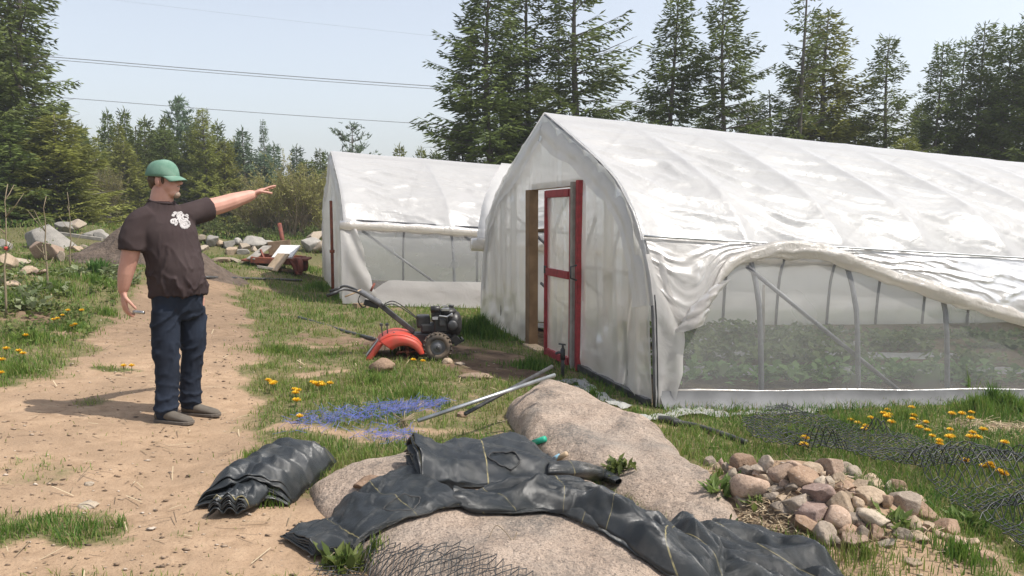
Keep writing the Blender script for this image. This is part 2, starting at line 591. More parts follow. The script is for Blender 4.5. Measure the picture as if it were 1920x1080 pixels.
gx = axis(-5.0, 6.0, 0.045, 500); gy = axis(2.2, 13.0, 0.045, 500)
GX, GY = np.meshgrid(gx, gy, indexing='ij')
GZ = gz(GX, GY)
fine = np.exp(-((GX / 8) ** 2 + ((GY - 6) / 7) ** 2))
GRS = grassiness(GX, GY); SOI = soilness(GX, GY)
GZ = GZ + fine * 0.03 * (fbm(GX * 9, GY * 9, 41, 3) - 0.5) * (0.6 + 0.6 * np.clip(GRS, 0, 1)) + fine * 0.05 * SOI * (fbm(GX * 7, GY * 7, 43, 3) - 0.5)
gm = grid_mesh('ground', np.stack([GX, GY, GZ], -1))
for nm, arr in (('grassy', GRS), ('soil', SOI)):
    a = gm.attributes.new(nm, 'FLOAT', 'POINT'); a.data.foreach_set('value', arr.astype(np.float32).ravel())
n = NT('dirt_and_turf')
tc = n.coord()
big = n.noise(1.3, 4, 0.55, tc); mid = n.noise(9, 5, 0.6, tc); fin = n.noise(75, 4, 0.7, tc)
dirt = n.ramp(mid, [(0.3, (0.275, 0.187, 0.116)), (0.5, (0.355, 0.245, 0.157)), (0.72, (0.42, 0.297, 0.195))])
dirt = n.mix(n.ramp(big, [(0.4, 0.0), (0.62, 0.75)]), dirt, (0.265, 0.185, 0.12))
dirt = n.mix(n.ramp(fin, [(0.32, 0.55), (0.45, 0.0)]), dirt, (0.15, 0.1, 0.065))
dirt = n.mix(n.ramp(fin, [(0.62, 0.0), (0.72, 0.5)]), dirt, (0.42, 0.33, 0.24))
turf = n.ramp(n.noise(26, 5, 0.65, tc), [(0.3, (0.045, 0.06, 0.018)), (0.5, (0.10, 0.105, 0.038)), (0.7, (0.19, 0.155, 0.085))])
soil = n.ramp(mid, [(0.3, (0.05, 0.033, 0.022)), (0.7, (0.135, 0.09, 0.06))])
ag = n.n('Attribute', attribute_name='grassy').outputs['Fac']; asl = n.n('Attribute', attribute_name='soil').outputs['Fac']
c = n.mix(asl, dirt, soil)
gf = n.math('ADD', ag, n.math('MULTIPLY', n.math('SUBTRACT', mid, 0.5), 0.8))
c = n.mix(n.ramp(gf, [(0.12, 0.0), (0.5, 0.88)]), c, turf)
hgt = n.math('ADD', n.math('MULTIPLY', fin, 0.5), n.math('ADD', mid, n.noise(28, 4, 0.6, tc)))
M['ground'] = n.pbr(c, 0.95, 0, n.bump(hgt, 0.65, 0.018), 0.15)
ground = mobj('ground', gm, M['ground']); ground['kind'] = 'structure'

# ================================================================ granite outcrops
n = NT('speckled_granite')
tc = n.coord()
sp = n.noise(70, 4, 0.85, tc); md = n.noise(5, 5, 0.6, tc); st = n.noise(2.2, 4, 0.6, tc, 0.6)
c = n.ramp(md, [(0.3, (0.38, 0.285, 0.215)), (0.52, (0.48, 0.37, 0.285)), (0.75, (0.54, 0.43, 0.34))])
c = n.mix(n.ramp(sp, [(0.38, 0.85), (0.48, 0.0)]), c, (0.12, 0.105, 0.09))
c = n.mix(n.ramp(sp, [(0.57, 0.0), (0.68, 0.6)]), c, (0.58, 0.5, 0.43))
vc = n.n('TexVoronoi', feature='DISTANCE_TO_EDGE', Scale=1.9); n.link(n.mix(0.12, tc, n.noise(4, 4, .6, tc)), vc.inputs['Vector'])
crk = n.ramp(vc.outputs['Distance'], [(0.004, 1.0), (0.014, 0.0)])
lich = n.math('MULTIPLY', n.ramp(st, [(0.5, 0.0), (0.64, 0.8)]), n.ramp(n.noise(38, 4, 0.75, tc), [(0.4, 0.15), (0.6, 1.0)]))
c = n.mix(lich, c, (0.105, 0.1, 0.09))
c = n.mix(n.ramp(n.noise(1.1, 4, .6, tc), [(.5, 0.), (.7, .55)]), c, (.27, .25, .22))
c = n.mix(n.math('MULTIPLY', crk, .12), c, (.07, .055, .045))
hh = n.math('ADD', n.math('MULTIPLY', n.noise(130, 3, 0.7, tc), 0.5), n.math('ADD', n.noise(20, 5, 0.65, tc), n.math('MULTIPLY', n.noise(5, 4, 0.6, tc), 1.5)))
hh = n.math('SUBTRACT', hh, n.math('MULTIPLY', crk, .06))
M['granite'] = n.pbr(c, 0.85, 0, n.bump(hh, 1.0, 0.03), 0.3)


def outcrop(poly, fn, name, label):
    xs = [p[0] for p in poly]; ys = [p[1] for p in poly]
    X, Y = np.meshgrid(np.arange(min(xs) - .15, max(xs) + .15, 0.02), np.arange(max(min(ys), 1.6) - .15, max(ys) + .15, 0.02), indexing='ij')
    Z = fn(X, Y)
    floor = gz(X, Y) - 0.14
    Z = np.maximum(Z, floor)
    me = grid_mesh(name, np.stack([X, Y, Z], -1))
    keep = (Z > floor + 1e-4)
    k = keep[:-1, :-1] | keep[1:, :-1] | keep[1:, 1:] | keep[:-1, 1:]
    i = np.arange(X.size).reshape(X.shape)
    F = np.stack([i[:-1, :-1], i[1:, :-1], i[1:, 1:], i[:-1, 1:]], -1)[k]
    used = np.unique(F); mp = np.zeros(X.size, int); mp[used] = np.arange(len(used))
    P = np.stack([X, Y, Z], -1).reshape(-1, 3)[used]
    o = mobj(name, np_mesh(name, P, mp[F]), M['granite'])
    tag(o, label, 'rock')
    return o


outcrop(OC1, oc1, 'granite_outcrop', 'broad low pink granite outcrop under the black fabric sheets')
outcrop(OC2, oc2, 'granite_outcrop', 'long granite ridge sloping from the metal pipes down to the stone pile')

# ================================================================ grass (nobody could count it)
M['grass'] = None
n = NT('grass_blades')
at_ = n.n('Attribute', attribute_name='tone').outputs['Fac']
c = n.ramp(at_, [(0.0, (0.36, 0.285, 0.15)), (0.16, (0.30, 0.265, 0.11)), (0.32, (0.215, 0.265, 0.06)), (0.65, (0.14, 0.235, 0.04)), (1.0, (0.065, 0.145, 0.028))])
d = n.n('BsdfPrincipled'); n.link(c, d.inputs['Base Color']); d.inputs['Roughness'].default_value = 0.55; d.inputs['Specular IOR Level'].default_value = 0.3
t = n.n('BsdfTranslucent'); n.link(c, t.inputs['Color'])
mx = n.n('MixShader'); mx.inputs[0].default_value = 0.4
n.link(d.outputs[0], mx.inputs[1]); n.link(t.outputs[0], mx.inputs[2])
M['grass'] = n.done(mx.outputs[0])


def blades(x, y, z, h, w, tone, lean=0.45, mat=None, name='grass', label=None, cat='grass'):
    N = len(x)
    az = nrng.uniform(0, 2 * np.pi, N); ln = nrng.uniform(0.1, 1.0, N) * lean
    tw = nrng.uniform(0, np.pi, N)
    dx, dy = np.cos(az) * ln, np.sin(az) * ln
    sx, sy = np.cos(tw) * w / 2, np.sin(tw) * w / 2
    B = np.stack([x, y, z - 0.01], -1)
    mid = B + np.stack([dx * h * 0.35, dy * h * 0.35, h * 0.58], -1)
    tip = B + np.stack([dx * h, dy * h, h * (1.0 - 0.25 * ln)], -1)
    S = np.stack([sx, sy, 0 * sx], -1)
    V = np.stack([B - S, B + S, mid - S * 0.75, mid + S * 0.75, tip], 1).reshape(-1, 3)
    o = np.arange(N)[:, None] * 5
    F3 = np.concatenate([o + np.array([0, 1, 3]), o + np.array([0, 3, 2]), o + np.array([2, 3, 4])], 0)
    me = np_mesh(name, V, F3)
    a = me.attributes.new('tone', 'FLOAT', 'POINT'); a.data.foreach_set('value', np.repeat(tone, 5).astype(np.float32))
    ob = mobj(name, me, mat or M['grass'], None, True)
    ob['kind'] = 'stuff'
    if label: ob['label'] = label; ob['category'] = cat
    return ob


def bad_spot(x, y):
    b = (poly_sd(x, y, OC1) > -0.01) | (poly_sd(x, y, OC2) > -0.01)
    b |= in_gh(x, y, GH1_R, 0.03) | in_gh(x, y, GH2_R, 0.03)
    return b


N = 420000
yy = 2.6 * np.exp(nrng.uniform(0, 1, N) * np.log(34 / 2.6)); hw = 0.69 * yy + 0.6
xx = nrng.uniform(-1, 1, N) * hw
g = grassiness(xx, yy)
clump = fbm(xx * 13, yy * 13, 211, 2)
keep = (nrng.uniform(0, 1, N) < np.clip(g * 1.3, 0, 1) ** 1.5 * sstep(0.3, 0.55, clump + 0.25 * g) + 0.010) & ~bad_spot(xx, yy)
xx, yy, g, clump = xx[keep], yy[keep], g[keep], clump[keep]
N = len(xx)
h = nrng.uniform(0.02, 0.075, N) * (0.5 + 0.85 * np.clip(g, 0, 1)) * (0.7 + 0.8 * clump) * (1 + 0.03 * np.maximum(yy - 6, 0))
w = 0.0022 + 0.00075 * yy * nrng.uniform(0.7, 1.3, N)
tone = np.clip(0.38 + 0.3 * np.clip(g, 0, 1) + 0.75 * (fbm(xx * 1.1, yy * 1.1, 213, 3) - 0.5) + nrng.normal(0, 0.17, N), 0, 1)
dry = nrng.uniform(0, 1, N) < 0.17
tone = np.clip(tone + .10 * sstep(.8, 1.6, xx) * (1 - .5 * dry), 0, 1)
tone = np.where(dry, nrng.uniform(0, 0.25, N), tone)
blades(xx, yy, gz(xx, yy), h, w, tone, 0.8, label='short patchy green turf and dry thatch around the path')

# taller tufts: (px, py, radius, count, height)
tx = []
for px, py, r, cnt, hh_, tn in ((900, 632, .30, 1500, .34, .85), (868, 634, .12, 350, .3, .8), (1830, 775, .28, 500, .22, .6), (1890, 770, .25, 500, .22, .65), (1815, 752, .12, 60, .42, .6),
                            (1860, 765, .12, 200, .3, .8), (1700, 790, .5, 500, .13, .5), (1600, 800, .5, 600, .12, .55), (1480, 820, .4, 400, .12, .5),
                            (995, 690, .35, 500, .14, .8), (640, 1066, .12, 150, .09, .55), (700, 1060, .10, 90, .08, .5), (505, 945, .10, 130, .10, .55),
                            (600, 545, .45, 500, .22, .75), (640, 560, .3, 250, .2, .7), (560, 500, .8, 600, .2, .6), (755, 665, .16, 160, .17, .5), (520, 660, .4, 350, .11, .5), (700, 720, .3, 250, .12, .55), (780, 745, .4, 350, .12, .5),
                            (1500, 1040, .35, 420, .10, .45), (1620, 1050, .4, 420, .1, .4), (1800, 1045, .3, 400, .12, .7), (1370, 1000, .06, 30, .1, .5), (1345, 895, .06, 40, .09, .45),
                            (560, 880, .05, 50, .14, .45), (1020, 760, .25, 150, .12, .5), (1110, 750, .12, 110, .16, .8), (1190, 780, .12, 60, .12, .6), (850, 840, .4, 180, .1, .45), (690, 870, .3, 80, .1, .4), (480, 860, .15, 120, .1, .45),
                            (140, 620, .35, 400, .13, .6), (60, 640, .4, 500, .14, .55), (30, 700, .3, 300, .13, .5), (200, 590, .3, 250, .12, .6), (20, 570, .5, 350, .18, .55), (100, 545, .6, 450, .18, .6), (180, 530, .5, 350, .17, .6)):
    p = on(px, py)
    a = nrng.uniform(0, 2 * np.pi, cnt); rr = r * np.abs(nrng.normal(0, .55, cnt))
    x_, y_ = p.x + rr * np.cos(a), p.y + rr * np.sin(a) * 0.8
    tx.append(np.stack([x_, y_, hh_ * nrng.uniform(0.45, 1.15, cnt) * (1.1 - .45 * np.clip(rr / r, 0, 1.2)), np.clip(tn + nrng.normal(0, 0.17, cnt), 0, 1)], -1))
tx = np.concatenate(tx)
tx = tx[~(poly_sd(tx[:, 0], tx[:, 1], OC2) > -.01)]
tx = tx[~(in_gh(tx[:, 0], tx[:, 1], GH1_R, 0.04) | in_gh(tx[:, 0], tx[:, 1], GH2_R, 0.04))]
blades(tx[:, 0], tx[:, 1], surf(tx[:, 0], tx[:, 1]), tx[:, 2], 0.003 + 0.0009 * tx[:, 1], tx[:, 3], 0.45, name='tall_grass', label='taller tufts of green grass by the greenhouse walls and stones')

# ---- small stones, straw and soil crumbs strewn on the ground: uncountable
def pebbles(N, seed):
    r = np.random.default_rng(seed)
    y = 2.8 * np.exp(r.uniform(0, 1, N) * np.log(14 / 2.8)); x = r.uniform(-1, 1, N) * (0.68 * y)
    ok = ~bad_spot(x, y) & (r.uniform(0, 1, N) > grassiness(x, y) * 1.1)
    x, y = x[ok], y[ok]; N = len(x)
    s = 0.004 + 0.010 * r.uniform(0, 1, N) ** 4 + 0.0006 * y
    base = np.array([[1, 0, 0], [0, 1, 0], [-1, 0, 0], [0, -1, 0], [0, 0, 0.7], [0, 0, -0.6]], float)
    J = base[None] * (1 + 0.5 * r.uniform(-1, 1, (N, 6, 1)))
    a = r.uniform(0, 6.28, N); ca, sa = np.cos(a)[:, None], np.sin(a)[:, None]
    X = (J[..., 0] * ca - J[..., 1] * sa) * s[:, None] * 1.3 + x[:, None]
    Y = (J[..., 0] * sa + J[..., 1] * ca) * s[:, None] * 0.8 + y[:, None]
    Z = J[..., 2] * s[:, None] * 0.6 + (gz(x, y) + s * 0.3)[:, None]
    F = np.array([[0, 1, 4], [1, 2, 4], [2, 3, 4], [3, 0, 4], [1, 0, 5], [2, 1, 5], [3, 2, 5], [0, 3, 5]])
    return np.stack([X, Y, Z], -1).reshape(-1, 3), (np.arange(N)[:, None, None] * 6 + F[None]).reshape(-1, 3)


n = NT('pebble_mix')
geo = n.n('NewGeometry')
M['pebbles'] = n.pbr(n.ramp(geo.outputs['Random Per Island'], [(0, (0.09, 0.065, 0.045)), (0.5, (0.26, 0.18, 0.12)), (0.8, (0.34, 0.26, 0.19)), (1, (0.5, 0.42, 0.34))]), 0.9)
V, F = pebbles(5000, 5)
o = mobj('pebbles', np_mesh('pebbles', V, F), M['pebbles'], None, False)
tag(o, 'small pebbles and crumbs of earth strewn over the bare dirt', 'pebbles', None, 'stuff')
# straw
N = 1500
r = np.random.default_rng(9)
y = 2.8 * np.exp(r.uniform(0, 1, N) * np.log(12 / 2.8)); x = r.uniform(-1, 1, N) * (0.68 * y)
hp = on(1420, 985)
k = 500
x[:k] = hp.x + r.normal(0, .2, k); y[:k] = hp.y + r.normal(0, .09, k)
k2 = on(1850, 805)
x[k:k + 350] = k2.x + r.normal(0, .35, 350); y[k:k + 350] = k2.y + r.normal(0, .15, 350)
ok = ~bad_spot(x, y); x, y = x[ok], y[ok]; N = len(x)
L = r.uniform(0.02, 0.085, N); a = r.uniform(0, 6.28, N); tl = r.uniform(-.2, .35, N)
w = 0.0012 + 0.00035 * y
D = np.stack([np.cos(a) * L, np.sin(a) * L, L * tl], -1); S = np.stack([-np.sin(a) * w, np.cos(a) * w, 0 * w], -1)
B = np.stack([x, y, gz(x, y) + 0.012 + 0.02 * r.uniform(0, 1, N)], -1)
V = np.stack([B - D - S, B - D + S, B + D + S, B + D - S], 1).reshape(-1, 3)
n = NT('dry_straw'); geo = n.n('NewGeometry')
M['straw'] = n.pbr(n.ramp(geo.outputs['Random Per Island'], [(0, (0.1, 0.07, 0.045)), (0.5, (0.3, 0.22, 0.13)), (1, (0.5, 0.41, 0.27))]), 0.8)
o = mobj('straw', np_mesh('straw', V, np.arange(N * 4).reshape(-1, 4)), M['straw'], None, False)
tag(o, 'dry straw and dead stems lying loose on the earth', 'straw', None, 'stuff')
# ================================================================ greenhouses
def catmull(P, m):
    P = [Vector(p) for p in P]
    out = []
    for i in range(len(P) - 1):
        a, b, c, d = P[max(i - 1, 0)], P[i], P[i + 1], P[min(i + 2, len(P) - 1)]
        for k in range(m):
            t = k / m
            out.append(0.5 * ((2 * b) + (c - a) * t + (2 * a - 5 * b + 4 * c - d) * t * t + (3 * b - a - 3 * c + d) * t ** 3))
    out.append(P[-1])
    return out


_half = [(0, 0, 0), (.03, .5, 0), (.1, 1.02, 0), (.34, 1.53, 0), (.64, 1.85, 0), (1.08, 2.13, 0), (1.95, 2.50, 0), (2.98, 2.905, 0)]
_h = catmull(_half, 10)
PROF = np.array([(p.x, p.y) for p in _h] + [(GH_W - p.x, p.y) for p in _h[::-1][1:]])
_dl = np.sqrt((np.diff(PROF, axis=0) ** 2).sum(1)); ARC = np.concatenate([[0], np.cumsum(_dl)])
_ih = np.array([p.y for p in _h]); _iu = np.array([p.x for p in _h])


def u_at(h): return np.interp(h, _ih, _iu)
def prof(a): return np.interp(a, ARC, PROF[:, 0]), np.interp(a, ARC, PROF[:, 1])
def prof_n(a):
    u0, h0 = prof(a - .04); u1, h1 = prof(a + .04)
    tu, th = u1 - u0, h1 - h0
    l = np.sqrt(tu ** 2 + th ** 2)
    return -th / l, tu / l
def arc_h(h): return float(np.interp(h, _ih, ARC[:len(_h)]))


class GHouse:
    def __init__(self, R, name, label):
        self.R = R; self.z0 = -0.045 - 0.06 * (0.957 * R[0] + 0.29 * R[1])
        if R[0] < 0: self.z0 = gz1(*R)
        self.root = empty(name)
        tag(self.root, label, 'greenhouse')

    def G(self, s, u, h):
        s = np.asarray(s, float); u = np.asarray(u, float); h = np.asarray(h, float)
        s, u, h = np.broadcast_arrays(s, u, h)
        return np.stack([self.R[0] + DV.x * s + WV.x * u, self.R[1] + DV.y * s + WV.y * u, self.z0 - 0.06 * s + h], -1)

    def P(self, s, u, h): return Vector(self.G(s, u, h))

    def tube(self, name, pts, r, mat, seg=8):
        return MB().tube([self.P(*p) for p in pts], r, seg).build(name, mat, self.root, True)

    def film(self, name, P, mat, uv=None):
        return mobj(name, grid_mesh(name, P, uv), mat, self.root)


def wrinkle(s, a, pitch, seed):
    ph = (s / pitch) % 1.0
    k = np.floor(s / pitch)
    body = np.sin(np.pi * ph)
    nn = fbm(s * 1.1 + 7 * k, a * 1.3, seed, 3) - 0.5
    n2 = fbm(s * 3.0 - a * 1.6, a * 4.5 + s * 1.2, seed + 3, 3) - 0.5
    # swags: folds that leave a hoop high up and fall away to the next one
    fold = 1 - np.abs(np.sin(np.pi * (a * 1.9 + 0.95 * ph + 1.6 * nn + 0.37 * k)))
    fold2 = 1 - np.abs(np.sin(np.pi * (a * 4.1 + 1.9 * ph + 2.2 * nn + 0.7 * k)))
    mid = ARC[-1] / 2
    e = sstep(0.15, 1.5, np.abs(a - mid))          # taut along the ridge, slack towards the eaves
    n3 = fbm(s * 6 + a * 2, a * 10 - s * 2, seed + 11, 3) - 0.5
    return body ** 0.8 * (-0.075 + 0.055 * fold ** 2.6 + 0.02 * fold2 ** 2) * (0.12 + 0.88 * e) + (0.020 * n2 * (0.3 + body) + 0.010 * nn + 0.012 * n3) * (0.15 + e)


def build_frame(gh, n_hoops, pitch, purlin_h):
    a0 = np.linspace(0, ARC[-1], 41)
    U, H = prof(a0)
    hoop = MB().tube([Vector(gh.G(0, u, h)) for u, h in zip(U, H)], 0.026, 8).mesh('hoop')
    first = None
    for i in range(n_hoops):
        if first is None:
            first = mobj('hoop', hoop, M['grey_steel'], gh.root); o = first
        else:
            o = first.copy(); COL.objects.link(o); o.parent = gh.root
        o.location = DV * (i * pitch) + Vector((0, 0, -0.06 * i * pitch))
    for hh in (purlin_h,):
        for u in (float(u_at(hh)), GH_W - float(u_at(hh))):
            gh.tube('purlin', [(0, u, hh), (GH_L, u, hh)], 0.02, M['grey_steel'])
    gh.tube('ridge_pipe', [(0, GH_W / 2, 2.86), (GH_L, GH_W / 2, 2.86)], 0.022, M['grey_steel'])


def roof(gh, pitch, h0, h1, seed, over=0.03):
    s = np.arange(-over, GH_L, 0.035); a = np.linspace(arc_h(h0), ARC[-1] - arc_h(h1), 190)
    S, A = np.meshgrid(s, a, indexing='ij')
    U, H = prof(A); nu, nh = prof_n(A)
    d = 0.035 + wrinkle(S, A, pitch, seed)
    gh.film('roof_film', gh.G(S, U + nu * d, H + nh * d), M['film_roof'])


def end_wall(gh, t_door0, t_door1, door_h, seed, s0=-0.03, name='end_wall_film'):
    """pleated film over the gable; the doorway is left open"""
    nu, nv = 150, 64
    u = np.linspace(0.0, GH_W, nu)
    # snap two columns to the door edges
    u = np.sort(np.append(u, [t_door0 + 1e-4, t_door1 - 1e-4]))
    top = np.interp(u, PROF[:, 0], PROF[:, 1])
    v = np.linspace(0, 1, nv)
    U, Vv = np.meshgrid(u, v, indexing='ij')
    TOP = np.repeat(top[:, None], nv, 1)
    H = 0.03 + Vv * (TOP - 0.03 + 0.02)
    inside = (U > t_door0) & (U < t_door1)
    H = np.where(inside, door_h + Vv * np.maximum(TOP - door_h, 0.02), H)
    pleat = 1 - np.abs(np.sin(np.pi * (U * 2.3 + 0.6 * fbm(U * 2, H * 0.5, seed, 2))))
    fine = fbm(U * 9, H * 1.2, seed + 5, 3) - 0.5
    loose = (fbm(U * 3 + H, H * 3 - U, seed + 9, 3) - 0.5) * (1 - sstep(0.2, 1.0, H))
    out = 0.012 + 0.03 * pleat ** 2 + 0.035 * fine + 0.11 * loose
    out = np.where(H > door_h - 0.1, out * 0.6, out)
    gh.film(name, gh.G(s0 - out, U, H), M['film_end'])


def gable_flap(gh, seed, w=0.34, a0=0.9, a1=None):
    """surplus roof film folded down over the gable"""
    a = np.linspace(a0, a1 if a1 else ARC[-1] - 0.55, 230); v = np.linspace(0, 1, 14)
    A, Vv = np.meshgrid(a, v, indexing='ij')
    U, H = prof(A); nu, nh = prof_n(A)
    W = w * (0.8 + 1.3 * (fbm(A * 0.9, 0 * A, seed, 2) - 0.4))
    inn = W * Vv
    out = 0.075 + 0.05 * np.sin(np.pi * np.minimum(Vv * 1.3, 1)) * (0.3 + 1.2 * fbm(A * 2.2, Vv * 1.2, seed + 2, 2)) + 0.03 * (fbm(A * 6, Vv * 2, seed + 6, 2) - .5)
    gh.film('gable_flap', gh.G(-out * (0.15 + Vv), U - nu * (inn - 0.04), H - nh * (inn - 0.04)), M['film_roof'])


# ---------------------------------------------------------------- near greenhouse
A_ = GHouse(GH1_R, 'greenhouse', 'large near greenhouse of white film with a red framed door in its gable')
PITCH1 = 1.085
build_frame(A_, 16, PITCH1, 1.5)
roof(A_, PITCH1, 1.46, 1.25, 300)
T0, T1, DH = 1.66, 3.5, 2.02      # door opening along the gable, from the near corner
end_wall(A_, T0, T1, DH, 320)
gable_flap(A_, 330, 0.3)
A_.film('far_end_film', A_.G(np.full((40, 12), GH_L), np.repeat(PROF[::2][:40, 0][:, None], 12, 1), PROF[::2][:40, 1][:, None] * np.linspace(0.02, 1, 12)[None]), M['film_end'])
# studs behind the gable film
for u in (0.55, 1.15, 4.45, 4.95, 5.45):
    top = float(np.interp(u, PROF[:, 0], PROF[:, 1])) - 0.06
    MB().beam(A_.P(0.03, u, 0), A_.P(0.03, u, top), 0.09, 0.045, WV).build('stud', M['grey_wood'], A_.root, bevel=0.004)
MB().beam(A_.P(0.035, 0.3, 1.15), A_.P(0.035, T0, 1.15), 0.08, 0.04).build('rail', M['grey_wood'], A_.root, bevel=0.004)
for u0 in (0.02,):
    MB().beam(A_.P(-0.06, 0.02, 0.03), A_.P(-0.06, T0 + .1, 0.05), 0.06, 0.07).build('sill_board', M['dark_steel'], A_.root, bevel=0.004)
MB().beam(A_.P(-0.06, T1 - .6, 0.02), A_.P(-0.06, T1 - 0.02, 0.02), 0.16, 0.04).build('threshold_board', M['pale_wood'], A_.root, bevel=0.004)
# door frame: brown jamb, header, red jamb with grey strip
MB().beam(A_.P(-0.02, T1 - 0.03, -.02), A_.P(-0.02, T1 - 0.03, DH), 0.12, 0.17, WV).build('door_jamb', M['brown_wood'], A_.root, bevel=0.006)
MB().beam(A_.P(0.02, T0, DH + .04), A_.P(0.02, T1, DH + .04), 0.07, 0.08).build('door_header', M['pale_wood'], A_.root, bevel=0.005)
j = MB().beam(A_.P(-0.05, T0 + 0.045, 0), A_.P(-0.05, T0 + 0.045, DH + .05), 0.1, 0.06, WV).build('door_jamb', M['red_paint'], A_.root, bevel=0.006)
tag(j, 'red painted jamb on the right of the doorway')
MB().beam(A_.P(-0.11, T0 + .125, 0.02), A_.P(-0.11, T0 + .125, DH + .03), 0.035, 0.07, WV).build('strip', M['grey_wood'], j)
MB().tube([A_.P(-.13, T0 - .05, 1.0), A_.P(-.2, T0 - .05, 1.02), A_.P(-.2, T0 - .05, 1.14), A_.P(-.13, T0 - .05, 1.16)], 0.011, 6).build('pull_handle', M['dark_steel'], A_.root, True)
# hinged leaf, a little ajar towards us
hinge = (T0 + 0.17); DW = 0.88
ang = rad(-0.8)
def D(t, h, o=0.0):
    """door leaf frame: t along the leaf from the hinge, h up, o outwards"""
    u = hinge + t * math.cos(ang); s = -0.07 + t * math.sin(ang)
    return A_.P(s - o, u, h)
door = MB()
for (a, b, wd) in (((0.04, .06), (0.04, 1.98), .085), ((DW - .04, .02), (DW - .04, 1.98), .085)):
    door.beam(D(a[0], a[1]), D(b[0], b[1]), wd, .045, WV)
for hh in (0.07, 1.03, 1.94):
    door.beam(D(.085, hh, .018), D(DW - .085, hh, .018), .06, .085)
door = door.build('door', M['red_paint'], A_.root, bevel=0.004)
tag(door, 'red framed film covered door leaf standing slightly ajar')
t = np.linspace(0.01, DW - 0.01, 60); h = np.linspace(.04, 1.97, 60)
T_, H_ = np.meshgrid(t, h, indexing='ij')
o_ = 0.010 + 0.016 * (1 - np.abs(np.sin(np.pi * (T_ * 5 + 1.2 * fbm(T_ * 3, H_ * 1.1, 350, 3))))) * (0.4 + fbm(T_ * 4, H_ * 2, 352, 2))
u_ = hinge + T_ * math.cos(ang); s_ = -0.07 + T_ * math.sin(ang)
M['film_door'] = film_mat('door_film', 0.16, 0.3, 0.04, (0.82, 0.79, 0.75), 0.3, 6.0, 0.55)
mobj('door_film', grid_mesh('door_film', A_.G(s_ - o_, u_, H_)), M['film_door'], door)
MB().box(D(DW - .05, 1.05, .04), (0.03, 0.03, 0.09)).build('latch', M['dark_steel'], door)

# near long side: skirt board, film strip, insect screen, gathered side curtain
s = np.linspace(-0.02, GH_L, 260); h = np.linspace(0.10, 1.5, 26)
S, H = np.meshgrid(s, h, indexing='ij')
A_.film('side_screen', A_.G(S, u_at(H) - 0.035 - 0.012 * fbm(S * 2, H * 2, 360, 2) - 0.01 * np.sin(S * 7 + H), H), M['screen'])
MB().beam(A_.P(0.05, -0.045, 0.06), A_.P(GH_L, -0.045, 0.06), 0.03, 0.15).build('skirt_board', M['grey_steel'], A_.root, bevel=0.004)
s = np.linspace(0.0, GH_L, 300); v = np.linspace(0, 1, 5)
S, Vv = np.meshgrid(s, v, indexing='ij')
A_.film('skirt_film', A_.G(S, -0.075 - 0.10 * Vv ** 2 - 0.03 * (fbm(S * 3, Vv, 365, 3)), 0.152 - 0.155 * Vv + 0.012 * fbm(S * 5, Vv * 3, 366, 2)), M['skirt'])
MB().tube([A_.P(a_, -0.075, 0.155 + 0.008 * math.sin(a_ * 4)) for a_ in np.linspace(0.1, GH_L, 60)], 0.012, 6).build('skirt_edge', M['film_roll'], A_.root, True)
# far long side
s = np.linspace(0, GH_L, 120); h = np.linspace(0.02, 1.35, 12)
S, H = np.meshgrid(s, h, indexing='ij')
A_.film('far_side_film', A_.G(S, GH_W - u_at(H) + 0.03, H), M['film_end'])
MB().tube([A_.P(a_, GH_W - float(u_at(1.28)) + 0.12, 1.24 + 0.02 * math.sin(a_ * 2.2)) for a_ in np.linspace(-0.22, GH_L, 60)], [0.10 + 0.012 * math.sin(i * 1.7) for i in range(60)], 12).build('far_curtain_roll', M['film_roll'], A_.root, True)
# surplus film sagging past the far gable edge
a = np.linspace(ARC[-1] * 0.66, ARC[-1] - arc_h(1.18), 60); v = np.linspace(0, 1, 10)
Aa, Vv = np.meshgrid(a, v, indexing='ij')
U, H = prof(Aa); nu, nh = prof_n(Aa)
b_ = 0.05 + 0.15 * sstep(0.70 * ARC[-1], ARC[-1] - 1.3, Aa) * (0.5 + fbm(Aa * 2.5, Vv * 2, 371, 2)) * np.sin(np.pi * np.clip(Vv, 0, 1)) ** 0.5
A_.film('loose_edge', A_.G(-0.16 + 0.5 * Vv + 0.05 * (fbm(Aa * 2.2, Vv, 377, 2) - .5), U + nu * b_, H + nh * b_), M['film_roof'])

# the gathered curtain: lower edge as (s, h)
def side_sh(px, py, u=-0.02):
    d = ray(px, py); N_ = WV
    p0 = A_.P(0, u, 0)
    t = (p0 - CAM).dot(N_) / d.dot(N_)
    p = CAM + d * t
    s_ = (p - p0).dot(DV)
    return s_, p.z - (A_.z0 - 0.06 * s_)
EDGE = np.array([side_sh(*q) for q in ((1236, 545), (1254, 582), (1278, 606), (1300, 612), (1322, 585), (1340, 545), (1362, 512), (1400, 488), (1480, 468), (1570, 474), (1650, 505), (1760, 548), (1860, 580), (1930, 604), (2100, 655), (2400, 740))])
se = np.linspace(0.0, EDGE[-1, 0], 330)
he = np.interp(se, EDGE[:, 0], EDGE[:, 1])
k = np.ones(7) / 7
he = np.convolve(np.pad(he, 3, 'edge'), k, 'valid')
he = np.maximum(he, 0.25)
v = np.linspace(0, 1, 46)
S, Vv = np.meshgrid(se, v, indexing='ij')
H = 1.52 + (he[:, None] - 1.52) * Vv
nz = fbm(S * 2.0 + 1.5 * Vv, Vv * 2.4 - S * 0.8, 381, 3) - 0.5
pl = 1 - np.abs(np.sin(np.pi * (Vv * 3.2 + S * 0.75 + 2.2 * nz)))
pl2 = 1 - np.abs(np.sin(np.pi * (Vv * 8 - S * 1.4 + 3 * nz)))
OUT = 0.06 + 0.02 * Vv + (0.026 * pl ** 2.5 + 0.008 * pl2 ** 2) * np.sin(np.pi * np.clip(Vv * 0.9 + 0.05, 0, 1)) + 0.04 * nz
